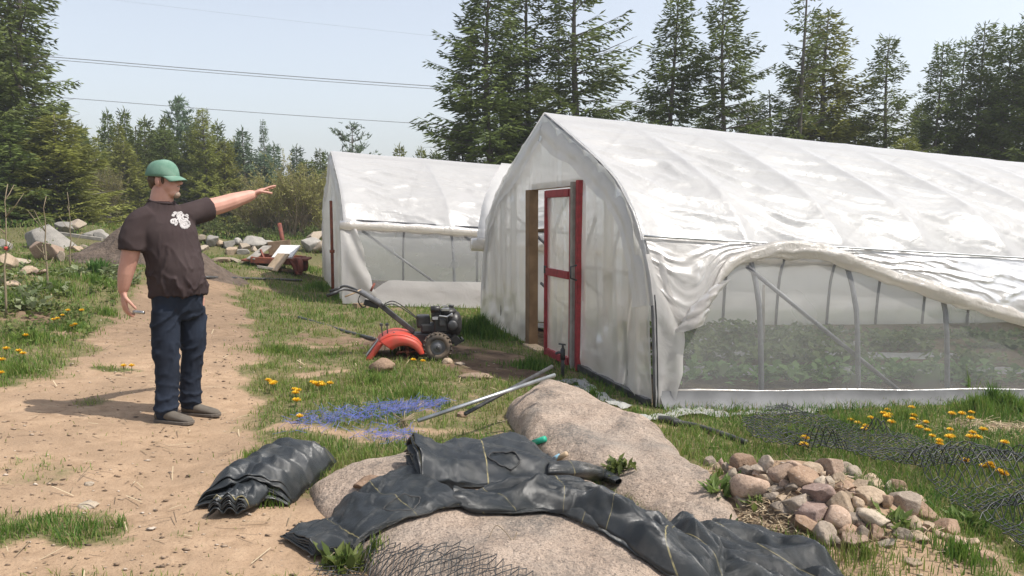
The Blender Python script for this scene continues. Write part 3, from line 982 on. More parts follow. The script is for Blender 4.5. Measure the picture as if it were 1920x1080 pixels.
A_.film('side_curtain', A_.G(S, u_at(H) - OUT, H), M['film_drape'])
i0 = int(np.searchsorted(se, EDGE[3, 0]))
seg = 16
rp = []
for i in range(i0, len(se), 2):
    x = se[i]; q = sstep(EDGE[3, 0], EDGE[8, 0], x)
    r = 0.040 + 0.027 * math.sin(min(1, (x - se[i0]) / 1.6) * math.pi * 0.5) + 0.02 * (float(fbm(np.array([x * 4]), np.array([0.0]), 390, 2)[0]) - 0.5)
    if x > 3.0: r *= max(0.6, 1 - 0.12 * (x - 3.0))
    rp.append((x, he[i], r))
V = []
for x, hc, r in rp:
    for kk in range(seg):
        a = 2 * math.pi * kk / seg
        tw = a + x * 1.1
        rr = r * (1 + 0.34 * (1 - abs(math.sin(2.5 * tw))) + 0.45 * (noise.noise(Vector((x * 6, math.cos(tw) * 1.6, math.sin(tw) * 1.6)))))
        V.append(A_.P(x, float(u_at(max(hc, 0))) - 0.10 + math.cos(a) * rr * .7, hc + math.sin(a) * rr * 1.05))
mb = MB(); n_ = len(rp)
mb.add(V, [(i * seg + kk, i * seg + (kk + 1) % seg, (i + 1) * seg + (kk + 1) % seg, (i + 1) * seg + kk) for i in range(n_ - 1) for kk in range(seg)])
mb.build('curtain_roll', M['film_roll'], A_.root, True)
# hanging tail of the curtain end
tp = []
nt = 26
for i in range(nt):
    q = i / (nt - 1)
    px = 1352 - 62 * q - 10 * math.sin(q * 3); py = 528 + 85 * q
    tp.append((*side_sh(px, py), 0.05 + 0.055 * q))
V = []
for i, (x, hc, r) in enumerate(tp):
    for kk in range(seg):
        a = 2 * math.pi * kk / seg
        rr = r * (1 + 0.35 * noise.noise(Vector((i * 0.35, math.cos(a) * 1.8, math.sin(a) * 1.8))) + 0.22 * (1 - abs(math.sin(2.5 * a + i * .2))))
        V.append(A_.P(x + math.cos(a) * rr * 1.15, -0.06 + math.sin(a) * rr * 0.8, hc + 0.4 * math.cos(a) * rr))
mb = MB()
mb.add(V, [(i * seg + kk, i * seg + (kk + 1) % seg, (i + 1) * seg + (kk + 1) % seg, (i + 1) * seg + kk) for i in range(nt - 1) for kk in range(seg)])
mb.build('curtain_tail', M['film_drape'], A_.root, True)
# film wrapped round the near corner post
v = np.linspace(0, 1, 18); h = np.linspace(0.02, 1.35, 70)
Vv, H = np.meshgrid(v, h, indexing='ij')
cw = 0.16 + 0.17 * np.sin(np.pi * np.clip(H / 1.1, 0, 1)) * (0.45 + 0.75 * fbm(H * 3, 0 * H, 401, 2))
A_.film('corner_film', A_.G(-0.05 + Vv * cw, u_at(H) - 0.085 - 0.03 * np.sin(Vv * 7 + H * 6) * Vv - 0.02 * fbm(H * 8, Vv * 3, 403, 2), H), M['film_drape'])
MB().tube([A_.P(-0.03, float(u_at(hh)) - 0.1, hh) for hh in np.linspace(0.02, 1.0, 12)], 0.006, 5).build('corner_cord', M['black_plastic'], A_.root, True)
# purlin batten over the film
MB().tube([A_.P(a_, float(u_at(1.5)) - 0.085, 1.51) for a_ in np.linspace(-.02, GH_L, 80)], 0.011, 6).build('batten', M['steel'], A_.root, True)
# braces inside
A_.tube('brace', [(1.0, 0.16, 1.28), (2.75, 0.03, 0.08)], 0.022, M['grey_steel'])
A_.tube('brace', [(0.06, 5.2, 1.9), (1.2, 3.9, 0.6)], 0.022, M['grey_steel'])
A_.tube('brace', [(0.3, 3.2, 1.55), (0.3, 5.6, 1.45)], 0.02, M['brown_wood'])
A_.tube('brace', [(0.2, 3.15, 0.0), (0.5, 2.6, 1.7)], 0.024, M['grey_steel'])
A_.tube('brace', [(0.5, 4.6, 0.75), (0.7, 2.8, 0.15)], 0.022, M['grey_steel'])
A_.tube('collar_tie', [(3.24, 0.7, 1.9), (3.24, GH_W - .7, 1.9)], 0.018, M['grey_steel'])

# scraps of film lying along the foot of the near greenhouse
def scrap(label, pts, w, seed, mat='skirt_scrap', name='film_scrap'):
    P = []
    pts = [Vector(p) for p in pts]
    c = catmull(pts, 8)
    nu = len(c); nv = 10
    arr = np.zeros((nu, nv, 3))
    for i, p in enumerate(c):
        t = (c[min(i + 1, nu - 1)] - c[max(i - 1, 0)]); t.z = 0; t.normalize(); sd = Vector((-t.y, t.x, 0))
        for jx in range(nv):
            q = (jx / (nv - 1) - 0.5) * w * (0.75 + 0.5 * noise.noise(Vector((i * .3, seed, 0))))
            pp = p + sd * q
            arr[i, jx] = (pp.x, pp.y, surf1(pp.x, pp.y) + 0.012 + 0.06 * abs(noise.noise(Vector((pp.x * 6, pp.y * 6, seed)))) + 0.05 * (1 - (2 * jx / (nv - 1) - 1) ** 2) * abs(noise.noise(Vector((i * .4, seed, 3)))))
    o = mobj(name, grid_mesh(name, arr), M[mat])
    return tag(o, label, 'plastic film', 'scraps of plastic film at the foot of the greenhouse')
M['skirt_scrap'] = film_mat('scrap_film', 0.06, 0.35, 0.06, (0.48, 0.48, 0.44), 0.4, 8.0, 0.3)
M['clear_scrap'] = film_mat('clear_scrap_film', 0.25, 0.25, 0.10, (0.42, 0.42, 0.40), 0.4, 8.0, 0.3)
scrap('pale plastic sheet scrap lying flat below the near corner of the large greenhouse', [on(1190, 790), on(1240, 785), on(1290, 776), on(1330, 772)], 0.22, 1)
scrap('thin clear plastic strip along the ground beside the skirt board', [on(1300, 782), on(1380, 780), on(1450, 778), on(1540, 772)], 0.16, 2, 'clear_scrap')
scrap('crumpled clear plastic scrap between the water tap and the granite ridge', [on(1055, 722), on(1075, 716), on(1090, 722), on(1105, 735)], 0.22, 3, 'clear_scrap')
scrap('greenish plastic scrap tucked under the gable film behind the granite ridge', [on(1090, 728), on(1115, 742), on(1145, 757), on(1180, 768)], 0.22, 4)

# ---------------------------------------------------------------- far greenhouse
B_ = GHouse(GH2_R, 'greenhouse', 'smaller looking far greenhouse with its side curtain rolled up high')
PITCH2 = 1.95
build_frame(B_, 9, PITCH2, 1.5)
roof(B_, PITCH2, 1.42, 1.2, 500)
end_wall(B_, 2.4, 2.42, 2.0, 520)
gable_flap(B_, 530, 0.4, 0.7)
s = np.linspace(-0.02, GH_L, 200); h = np.linspace(0.3, 1.45, 16)
S, H = np.meshgrid(s, h, indexing='ij')
M['screen_far'] = film_mat('side_film_far', 0.68, 0.4, 0.02, (0.66, 0.66, 0.64), 0.3, 5.0, 0.4)
B_.film('side_screen', B_.G(S, u_at(H) - 0.03 - 0.02 * fbm(S * 2, H * 2, 560, 3), H), M['screen_far'])
s = np.linspace(0.3, GH_L, 160); v = np.linspace(0, 1, 14)
S, Vv = np.meshgrid(s, v, indexing='ij')
wv = fbm(S * 1.6, Vv * 1.2, 566, 3)
top = 0.44 + 0.05 * fbm(S * 0.8, 0 * S, 567, 2) - 0.25 * (1 - sstep(0.3, 0.8, S))
B_.film('skirt_film', B_.G(S, -0.06 - 0.16 * Vv ** 2 - 0.08 * wv * np.sin(np.pi * Vv), top * (1 - Vv) + 0.015), M['film_drape'])
MB().tube([B_.P(a_, float(u_at(1.42)) - 0.09, 1.40 + 0.015 * math.sin(a_ * 1.3)) for a_ in np.linspace(-0.1, GH_L, 90)], [0.085 + 0.012 * math.sin(i * 1.9) for i in range(90)], 12).build('curtain_roll', M['film_roll'], B_.root, True)
s = np.linspace(0, GH_L, 120); h = np.linspace(0.02, 1.35, 12)
S, H = np.meshgrid(s, h, indexing='ij')
B_.film('far_side_film', B_.G(S, GH_W - u_at(H) + 0.03, H), M['film_drape'])
v = np.linspace(0, 1, 14); h = np.linspace(0.02, 1.45, 60)
Vv, H = np.meshgrid(v, h, indexing='ij')
cw = 0.25 + 0.35 * (1 - H / 1.5) * (0.5 + fbm(H * 3, 0 * H, 501, 2))
B_.film('corner_film', B_.G(-0.1 + Vv * cw, u_at(H) - 0.09 - 0.05 * np.sin(Vv * 7 + H * 6) * Vv, H), M['film_drape'])
MB().tube([B_.P(-0.14, 1.6, 0.0), B_.P(-0.14, 1.62, 0.95), B_.P(-0.14, 1.64, 1.86)], 0.03, 8).build('prop_pole', M['rust'], B_.root, True)
MB().tube([B_.P(-0.14, 1.61, 0.84), B_.P(-0.14, 1.61, 0.9)], 0.05, 8).build('pole_clamp', M['rust'], B_.root, True)
for s0 in (0.3, 2.2, 4.2):
    B_.tube('brace', [(s0, 0.22, 1.32), (s0 + 1.8, 0.05, 0.1)], 0.022, M['grey_steel'])
far_end = B_.film('far_end_film', B_.G(np.full((40, 12), GH_L), np.repeat(PROF[::2][:40, 0][:, None], 12, 1), PROF[::2][:40, 1][:, None] * np.linspace(0.02, 1, 12)[None]), M['film_end'])

# ---------------------------------------------------------------- beds inside the near greenhouse
n = NT('bed_mulch')
M['mulch'] = n.pbr(n.ramp(n.noise(6, 4), [(0.3, (0.10, 0.105, 0.105)), (0.7, (0.22, 0.225, 0.22))]), 0.5, 0, n.bump(n.noise(14, 4), 0.5, 0.02))
M['crop'] = leaf_mat('crop_leaves', (0.06, 0.12, 0.03), (0.16, 0.24, 0.07), 0.35)


def leaf_patch(name, xyz, size, mat, label, cat, r, up=0.55):
    """broad leaves as folded diamonds, scattered"""
    N = len(xyz)
    a = r.uniform(0, 6.28, N); el = r.uniform(0.1, 1.2, N); L = size * r.uniform(0.6, 1.3, N); w = L * r.uniform(0.25, 0.42, N)
    d = np.stack([np.cos(a) * np.cos(el), np.sin(a) * np.cos(el), np.sin(el)], -1)
    sd = np.stack([-np.sin(a), np.cos(a), 0 * a], -1)
    B = xyz; mid = B + d * (L * 0.55)[:, None]; tip = B + d * L[:, None] - np.array([0, 0, 1]) * (L * 0.18)[:, None]
    V = np.stack([B, mid - sd * w[:, None], tip, mid + sd * w[:, None]], 1).reshape(-1, 3)
    o = mobj(name, np_mesh(name, V, np.arange(N * 4).reshape(-1, 4)), mat, None, False)
    return tag(o, label, cat, None, 'stuff')


r_ = np.random.default_rng(77)
rows = (0.95, 2.05, 3.2, 4.35)
for i, u in enumerate(rows):
    N = 3800
    s = r_.uniform(0.5, GH_L - 1, N); q = u + r_.normal(0, 0.17, N)
    dens = fbm(s * 1.4, q * 2, 600 + i, 2) > 0.34
    s, q = s[dens], q[dens]
    P = A_.G(s, q, 0.06 + 0.16 * r_.uniform(0, 1, len(s)) ** 1.5 * (0.5 + fbm(s * 2.2, q, 610 + i, 2)))
    leaf_patch('crop_plants', P, 0.13, M['crop'], 'green leafy vegetables growing in the %s bed inside the large greenhouse' % ('nearest', 'second', 'third', 'farthest')[i], 'vegetables', r_)
for i, u in enumerate((0.38, 1.5, 2.63, 3.78, 5.2)):
    S, Q = np.meshgrid(np.linspace(0.4, GH_L - .6, 160), np.linspace(-0.28, 0.28, 8), indexing='ij')
    if i in (0,): continue
    o = mobj('mulch_strip', grid_mesh('mulch_strip', A_.G(S, u + Q, 0.045 + 0.03 * (1 - (Q / .28) ** 2) + 0.03 * fbm(S * 3, Q * 6, 620 + i, 3))), M['mulch'])
    tag(o, 'grey mulch sheet along the bed inside the large greenhouse, %s row from the open side' % ('first', 'second', 'third', 'farthest')[i - 1], 'mulch', 'mulch sheets between the beds')
mb = MB()
mb.tube([A_.P(3.15, 3.0, 0), A_.P(3.13, 3.0, 0.95)], 0.02, 6)
tag(mb.build('stake', M['grey_wood'], None, True), 'thin wooden stake standing among the beds inside the large greenhouse', 'stake')
# ================================================================ trees
M['bark'] = simple('spruce_bark', (0.10, 0.085, 0.07), (0.17, 0.15, 0.13), 3, 0.9, bscale=12, bdist=0.02)
M['needle_dark'] = leaf_mat('spruce_needles', (0.030, 0.052, 0.011), (0.105, 0.132, 0.031), 0.28, big=0.9)
M['needle_olive'] = leaf_mat('olive_needles', (0.065, 0.082, 0.014), (0.185, 0.195, 0.042), 0.3, big=0.9)
M['needle_blue'] = leaf_mat('pine_needles', (0.045, 0.075, 0.042), (0.115, 0.155, 0.09), 0.3, big=0.9)
M['spring_leaf'] = leaf_mat('spring_leaves', (0.19, 0.185, 0.055), (0.36, 0.33, 0.12), 0.4)
M['green_leaf'] = leaf_mat('green_shrub_leaves', (0.085, 0.12, 0.03), (0.20, 0.25, 0.08), 0.4)
M['twig'] = simple('grey_twigs', (0.17, 0.145, 0.12), (0.28, 0.25, 0.22), 4, 0.9)
M['twig_brown'] = simple('brown_twigs', (0.20, 0.155, 0.10), (0.28, 0.225, 0.15), 4, 0.9)


class Foliage:
    def __init__(self): self.q = []

    def spray(self, p, d, L, w, r):
        """one needle spray: a thin rhombus with a random roll"""
        rx, ry, rz = r.uniform(-1, 1), r.uniform(-1, 1), r.uniform(-.6, .6)
        sx = d[1] * rz - d[2] * ry; sy = d[2] * rx - d[0] * rz; sz = d[0] * ry - d[1] * rx
        l = math.sqrt(sx * sx + sy * sy + sz * sz) + 1e-6
        k = w / l
        m = (p[0] + d[0] * L * .45, p[1] + d[1] * L * .45, p[2] + d[2] * L * .45)
        self.q.append((p, (m[0] + sx * k, m[1] + sy * k, m[2] + sz * k), (p[0] + d[0] * L, p[1] + d[1] * L, p[2] + d[2] * L), (m[0] - sx * k, m[1] - sy * k, m[2] - sz * k)))

    def mesh(self, name):
        V = np.array(self.q, np.float32).reshape(-1, 3)
        return np_mesh(name, V, np.arange(len(V)).reshape(-1, 4))


def spruce(seed, h=12.0, rmax=2.2, clear=0.6, gap=0.12, step=0.34, dens=1.0, droop=0.25, dead=0.0, tr=0.15, expo=0.62, top_sparse=0.0):
    r = random.Random(seed)
    fo = Foliage(); wood = MB()
    def cx(z): return (0.09 * math.sin(z * .5 + seed), 0.07 * math.cos(z * .43 + seed * 2))
    n = 14
    wood.tube([(*cx(h * i / n), h * i / n) for i in range(n + 1)], [tr * (1 - i / n) ** 0.85 + 0.012 for i in range(n + 1)], 8)
    z = clear
    side = r.uniform(0, 6.28)
    while z < h - 0.15:
        f = (z - clear) / (h - clear)
        prof_ = min(1.0, f / 0.12 + 0.5) * (1 - f) ** expo
        R0 = rmax * prof_ * (0.8 + 0.4 * r.random()) + 0.13
        nb = 5 if f > .8 else r.choice((5, 6, 7))
        a0 = r.uniform(0, 6.28)
        for b in range(nb):
            if r.random() < gap + top_sparse * f: continue
            az = a0 + b * 6.283 / nb + r.uniform(-.35, .35)
            L = R0 * r.uniform(0.55, 1.12) * (1 + 0.18 * math.cos(az - side))
            dx, dy = math.cos(az), math.sin(az)
            up = 0.55 * f + 0.08 - droop * (1 - f)
            x0, y0 = cx(z)
            def bp(t): return (x0 + dx * L * t, y0 + dy * L * t, z + L * (up * t + (0.30 - 0.2 * f) * (t * t - t * 0.6)))
            isdead = r.random() < dead * (1 - f) ** 2 * 2
            if L > 0.5:
                wood.tube([bp(0), bp(.5), bp(0.97)], [0.012 + 0.012 * L, 0.009 + 0.006 * L, 0.004], 3, False)
            if isdead:
                for _ in range(6):
                    t = r.uniform(.3, 1); p = Vector(bp(t)); s_ = r.choice((-1, 1))
                    d = Vector((dx * .6 - dy * s_, dy * .6 + dx * s_, r.uniform(-.3, .2)))
                    wood.tube([p, p + d * r.uniform(.15, .4)], [0.008, 0.003], 3, False)
                continue
            nt = max(4, int(L / 0.088 * dens))
            for i in range(nt):
                t = 0.14 + 0.86 * (i + r.random()) / nt
                p = bp(t)
                tl = (0.16 + 0.36 * L * (1 - t) + 0.05) * r.uniform(.6, 1.15)
                for s_ in (-1, 1):
                    ca, sa = 0.62, 0.78 * s_
                    hx, hy = dx * ca - dy * sa, dy * ca + dx * sa
                    hz = up * 0.4 - 0.25 + r.uniform(-.18, .18)
                    k = max(1, int(tl / 0.11))
                    for j in range(k):
                        q = (j + 0.3 * r.random()) / k
                        pp = (p[0] + hx * tl * q, p[1] + hy * tl * q, p[2] + hz * tl * q - 0.06 * q)
                        d = (hx + r.uniform(-.45, .45), hy + r.uniform(-.45, .45), hz + r.uniform(-.5, .25))
                        fo.spray(pp, d, r.uniform(.14, .26), r.uniform(.024, .044), r)
            p = bp(0.93)
            fo.spray(p, (dx, dy, up + .35), .22, .03, r)
        z += step * (1 - 0.45 * f) * r.uniform(.8, 1.2)
    for _ in range(10):
        fo.spray((*cx(h), h - r.uniform(0, .5)), (r.uniform(-.4, .4), r.uniform(-.4, .4), .9), .25, .03, r)
    return wood.mesh('trunk'), fo.mesh('crown')


def pine(seed, h=9.0, rmax=2.2, clear=.8, lay=13, fill=1.7):
    """rounded pine: up-swept limbs ending in dense tufts"""
    r = random.Random(seed); fo = Foliage(); wood = MB()
    n = 10
    wood.tube([(0.1 * math.sin(i * .8), 0.08 * math.cos(i), h * i / n) for i in range(n + 1)], [0.14 * (1 - i / n) ** .8 + .015 for i in range(n + 1)], 8)
    for k in range(lay):
        f = k / (lay - 1)
        z = clear + (h - clear) * f ** 0.9
        for b in range(r.choice((4, 5, 6))):
            az = r.uniform(0, 6.28); L = rmax * (1 - f) ** .6 * r.uniform(.55, 1.1) + .35
            dx, dy = math.cos(az), math.sin(az)
            bp = lambda t: (dx * L * t, dy * L * t, z + L * (.12 * t + .42 * t * t) * (0.6 + f))
            wood.tube([bp(0), bp(.5), bp(1)], [.03, .02, .008], 4, False)
            for i in range(int(L * 9 * fill)):
                t = r.uniform(.3, 1.05); c = bp(t)
                c = (c[0] + r.gauss(0, .16), c[1] + r.gauss(0, .16), c[2] + r.gauss(0, .10))
                for j in range(7):
                    d = (r.gauss(dx * .3, .6), r.gauss(dy * .3, .6), r.gauss(.5, .5))
                    fo.spray(c, d, r.uniform(.18, .32), r.uniform(.025, .045), r)
    return wood.mesh('trunk'), fo.mesh('crown')


def broad(seed, h=3.0, spread=1.3, stems=9, leaf=0.05, leaves=8, depth=4, lw=0.5, twist=.5):
    """many-stemmed shrub or bare tree with small young leaves"""
    r = random.Random(seed); fo = Foliage(); wood = MB()
    def grow(p, d, L, rad_, lev):
        q = p + d * L
        m = (p + q) / 2 + Vector((r.gauss(0, 1), r.gauss(0, 1), r.gauss(0, 1))) * L * .07
        wood.tube([p, m, q], [rad_, rad_ * .8, rad_ * .6], 3 if lev > 1 else 5, False)
        if lev >= depth - 2:
            for _ in range(leaves):
                t = r.random(); c = p.lerp(q, t)
                fo.spray(tuple(c), (r.gauss(0, .6), r.gauss(0, .6), r.gauss(.2, .6)), leaf * r.uniform(.7, 1.5), leaf * lw * r.uniform(.6, 1.1), r)
        if lev >= depth: return
        for _ in range(r.choice((2, 3, 3))):
            nd = (d + Vector((r.gauss(0, twist), r.gauss(0, twist), r.gauss(.12, twist * .6)))).normalized()
            st = p.lerp(q, r.uniform(.45, 1))
            grow(st, nd, L * r.uniform(.55, .85), rad_ * .6, lev + 1)
    for s in range(stems):
        a = r.uniform(0, 6.28); k = r.random() ** .5 * spread / h
        d = Vector((math.cos(a) * k, math.sin(a) * k, 1)).normalized()
        grow(Vector((math.cos(a) * .12 * spread * r.random(), math.sin(a) * .12 * spread * r.random(), 0)), d, h * r.uniform(.28, .44), .012 * h ** .7, 0)
    return wood.mesh('trunk'), fo.mesh('crown')


PROTO = {
    'full': spruce(1, 12, 2.6, .5, .09, .36, 1.0, .22, .05),
    'full2': spruce(2, 12, 2.5, .5, .14, .38, 1.0, .28, .06),
    'tall': spruce(3, 12, 2.3, 1.6, .3, .40, .9, .18, .25),
    'slim': spruce(4, 12, 1.5, .8, .35, .36, .95, .15, .15),
    'sparse': spruce(5, 12, 1.7, 2.2, .50, .44, .8, .12, .35, top_sparse=.1),
    'dense': spruce(6, 9, 2.5, .2, .05, .30, 1.05, .12, expo=.72),
    'young': spruce(8, 6, 1.7, .1, .08, .26, 1.0, .05, tr=.09, expo=.95),
    'ragged': spruce(9, 12, 2.6, 1.0, .2, .42, 1.0, .3, .45),
    'pine': pine(21, 9, 2.1),
    'pine_open': pine(22, 8, 2.3, 2.0, 7, 1.0),
    'snag': broad(31, 8, 1.6, 2, .05, 1, 4, .5, .5),
    'willow': broad(41, 4.2, 2.6, 26, .07, 9, 4, .42, .42),
    'bush': broad(42, 1.9, 1.5, 16, .06, 12, 3, .5, .5),
    'bush2': broad(43, 1.6, 1.7, 14, .07, 14, 3, .5, .55),
}
NOMH = {'full': 12, 'full2': 12, 'tall': 12, 'slim': 12, 'sparse': 12, 'dense': 9, 'young': 6, 'ragged': 12, 'pine': 9.3, 'pine_open': 8.6, 'snag': 8.5, 'willow': 4.6, 'bush': 2.2, 'bush2': 2.0}
NOMR = {'full': 2.6, 'full2': 2.5, 'tall': 2.3, 'slim': 1.5, 'sparse': 1.7, 'dense': 2.5, 'young': 1.7, 'ragged': 2.6, 'pine': 2.1, 'pine_open': 2.3, 'snag': 2.0, 'willow': 2.9, 'bush': 1.5, 'bush2': 1.6}
SRC = {}


def tree(kind, px, top, dist, half, label, crown='needle_dark', bark='bark', name='spruce_tree', cat='tree', group=None, lift=0.0, rz=None):
    """px, top: where the leader stands; half: half-width of the crown in px of the photo"""
    y = dist if (px > 700 or dist > 40) else dist + 9.0
    dist = y; x = at(px, 405, y).x
    zg = gz1(x, y)
    ht = at(px, top, y).z - zg - lift
    rr = (1.25 if (px > 830 or px < 130) else 1.2) * half / FPX * dist
    root = empty(name, (x, y, zg - 0.03 + lift), rz if rz is not None else rng.uniform(0, 6.28))
    k = rr / NOMR[kind]
    root.scale = (k, k, ht / NOMH[kind])
    tag(root, label, cat, group)
    w, f = PROTO[kind]
    for nm, me, m in (('trunk', w, M[bark]), ('crown', f, M[crown])):
        key = (nm, kind, m.name)
        if key not in SRC:
            SRC[key] = mobj(nm, me if not me.users else me.copy(), m, root, nm == 'trunk')
        else:
            o = SRC[key].copy(); COL.objects.link(o); o.parent = root
    return root


RG = 'spruces in a row behind the greenhouses'
tree('full', 918, -75, 30, 128, 'tall broad dark spruce rising just left of the large greenhouse peak', group=RG, rz=0.4)
tree('slim', 990, -95, 31, 62, 'slim tall spruce with a rusty patch, directly behind the large greenhouse peak', group=RG)
tree('sparse', 1047, -25, 32, 34, 'thin half bare spruce trunk close beside a fuller spruce above the greenhouse ridge', group=RG)
tree('tall', 1080, -110, 31, 120, 'tall spruce with long bare lower trunk above the front of the greenhouse ridge', group=RG)
tree('full2', 1258, -8, 31, 95, 'pointed full spruce, first tree right of the wide sky gap over the ridge', group=RG)
tree('ragged', 1352, -25, 30, 100, 'spruce with grey dead lower branches showing above the greenhouse ridge', group=RG)
tree('snag', 1448, 60, 33, 60, 'pale leafless birch top between two tall spruces', 'spring_leaf', 'twig', 'bare_tree', group=None)
tree('slim', 1440, 170, 32, 58, 'short dark spruce standing under the leafless birch top', group=RG)
tree('sparse', 1497, -75, 31, 62, 'very tall spruce with thin open top and bare trunk, beside an olive spruce', group=RG)
tree('full', 1540, 18, 32, 105, 'broad olive tinted spruce with a rounded top', 'needle_olive', group=RG)
tree('tall', 1655, 68, 31, 72, 'lone pointed spruce with clear sky on both sides of its top', group=RG)
tree('dense', 1690, 255, 29, 70, 'low bushy olive spruce rising just over the ridge below the lone pointed spruce', 'needle_olive', group=RG)
tree('full2', 1750, 78, 32, 62, 'spruce with upswept branch tips, first of the crowded right hand cluster', group=RG)
tree('slim', 1793, 72, 33, 40, 'narrow spire topped spruce second in the right hand cluster', group=RG)
tree('full', 1826, 42, 32, 70, 'tall pointed spruce third in the right hand cluster', group=RG)
tree('full2', 1876, 46, 31, 74, 'dark dense spruce fourth in the right hand cluster', group=RG)
tree('full', 1932, 22, 30, 85, 'dark spruce cut by the right edge of the picture', group=RG)
tree('dense', 1600, 215, 33, 80, 'low dense spruce filling the gap below the olive tinted spruce', group=RG)
tree('dense', 1320, 215, 34, 70, 'low dense spruce behind the ridge under the dead branches', group=RG)
tree('dense', 1770, 235, 33, 75, 'low dark spruce at the foot of the right hand cluster', group=RG)
tree('dense', 1190, 215, 36, 60, 'small distant spruce low in the wide sky gap over the ridge', group=RG)
tree('dense', 868, 225, 31, 62, 'low dark spruce skirt left of the tall broad spruce', group=RG)
# left-hand giants
LG = 'tall spruces at the left edge'
tree('ragged', 52, -170, 23, 128, 'huge spruce with drooping bare branch tips at the left edge', group=LG, rz=1.0)
tree('tall', 34, -120, 24, 90, 'second huge trunk close behind the spruce with drooping tips', group=LG)
tree('full', -30, -60, 22, 105, 'dark spruce cut by the left edge of the picture', group=LG)
tree('dense', 108, 212, 21.5, 105, 'broad bushy olive spruce under the huge left spruce', 'needle_olive', group=LG)
tree('dense', 22, 225, 21, 110, 'low dark bushy spruce in the left corner behind the rubble', group=LG)
# middle distance wood
MG = 'mixed wood beyond the dirt pile'
for kind, px, top, dist, half, label, crown in (
        ('young', 212, 205, 36, 34, 'narrow pointed spruce, first beyond the olive spruce on the left', 'needle_dark'),
        ('young', 243, 203, 37, 36, 'narrow pointed spruce, twin peak just right of its neighbour', 'needle_dark'),
        ('young', 276, 218, 35, 44, 'blunt dark spruce behind the green cap', 'needle_dark'),
        ('pine', 338, 184, 38, 40, 'feathery blue green pine standing highest above the man', 'needle_blue'),
        ('full2', 388, 203, 33, 46, 'dense olive topped conifer above the outstretched arm', 'needle_olive'),
        ('dense', 425, 262, 34, 52, 'dark conifer right of the olive topped conifer', 'needle_olive'),
        ('dense', 312, 240, 33, 60, 'dark wide conifer directly behind the cap', 'needle_dark'),
        ('dense', 235, 265, 31, 62, 'olive green conifer left of the cap', 'needle_olive'),
        ('young', 462, 238, 44, 44, 'hazy blue green conifer above the pointing hand', 'needle_blue'),
        ('slim', 498, 224, 46, 16, 'thin scraggy spire tree above the willow thicket', 'needle_blue'),
        ('young', 520, 268, 48, 40, 'small far conifer behind the willow thicket, left one', 'needle_blue'),
        ('young', 556, 272, 48, 36, 'small far conifer behind the willow thicket, right one', 'needle_blue'),
        ('young', 602, 278, 46, 34, 'small far conifer next to the far greenhouse gable', 'needle_dark'),
        ('pine_open', 662, 226, 40, 52, 'open branched pine standing above the far greenhouse ridge', 'needle_blue'),
        ('young', 748, 270, 44, 34, 'yellow green young conifer over the far greenhouse ridge, left one', 'needle_olive'),
        ('young', 790, 274, 44, 32, 'yellow green young conifer over the far greenhouse ridge, right one', 'needle_olive'),
        ('young', 820, 280, 42, 34, 'small dark conifer at the foot of the tall broad spruce', 'needle_dark'),
        ('young', 182, 285, 30, 56, 'small olive conifer between the left giants and the wood', 'needle_olive')):
    pn = kind.startswith('pine')
    tree(kind, px, top, dist, half, label, crown, name='pine_tree' if pn else 'conifer_tree', group=MG)
for kind, px, top, dist, half, label, crown in (
        ('dense', 150, 232, 38, 60, 'wide dark conifer in the shade right of the left giants', 'needle_dark'), ('dense', 300, 240, 36, 60, 'wide dark conifer low behind the peak of the cap', 'needle_dark'),
        ('dense', 375, 236, 37, 60, 'wide dark conifer below the olive topped conifer', 'needle_dark'), ('dense', 440, 266, 36, 60, 'wide dark conifer behind the raised forearm', 'needle_dark'),
        ('young', 190, 250, 40, 40, 'wide olive conifer below the twin narrow peaks', 'needle_olive'), ('dense', 500, 285, 45, 60, 'wide hazy conifer behind the willow thicket', 'needle_blue'),
        ('dense', 575, 300, 44, 60, 'wide dark conifer low behind the willow thicket', 'needle_dark'), ('young', 262, 236, 41, 44, 'wide dark conifer between the twin peaks and the blue green pine', 'needle_dark'),
        ('young', 358, 228, 40, 44, 'wide olive conifer right under the blue green pine', 'needle_olive')):
    tree(kind, px, top, dist, half, label, crown, name='conifer_tree', group=MG)
for kind, px, top, dist, half, label, crown in (
        ('young', 162, 232, 39, 36, 'narrow pointed conifer nearest to the drooping bare branches', 'needle_dark'), ('young', 410, 226, 39, 36, 'pointed dark conifer just right of the olive topped conifer', 'needle_dark'),
        ('young', 446, 258, 38, 36, 'pointed olive conifer low behind the wrist of the man', 'needle_olive'), ('young', 228, 228, 34, 34, 'pointed olive conifer between the twin narrow peaks', 'needle_olive'),
        ('young', 318, 214, 36, 34, 'pointed dark conifer on the left flank of the blue green pine', 'needle_dark')):
    tree(kind, px, top, dist, half, label, crown, name='conifer_tree', group=MG)
RF = 'low spruces filling the row behind the greenhouse'
for px, top, half, label in ((960, 190, 60, 'low spruce behind the large greenhouse peak between two tall trunks'), (1130, 200, 60, 'low spruce on the left side of the wide sky gap'), (1232, 200, 60, 'low spruce under the first tree right of the sky gap'),
        (1400, 190, 60, 'low spruce left of the leafless birch'), (1480, 200, 60, 'low spruce at the foot of the very tall thin spruce'), (1860, 200, 70, 'low spruce under the dark dense spruce at the right'), (1560, 220, 60, 'low spruce below the broad olive tinted one'), (1720, 190, 50, 'low spruce left of the right hand cluster')):
    tree('dense', px, top, 35, half, label, 'needle_dark', group=RF)
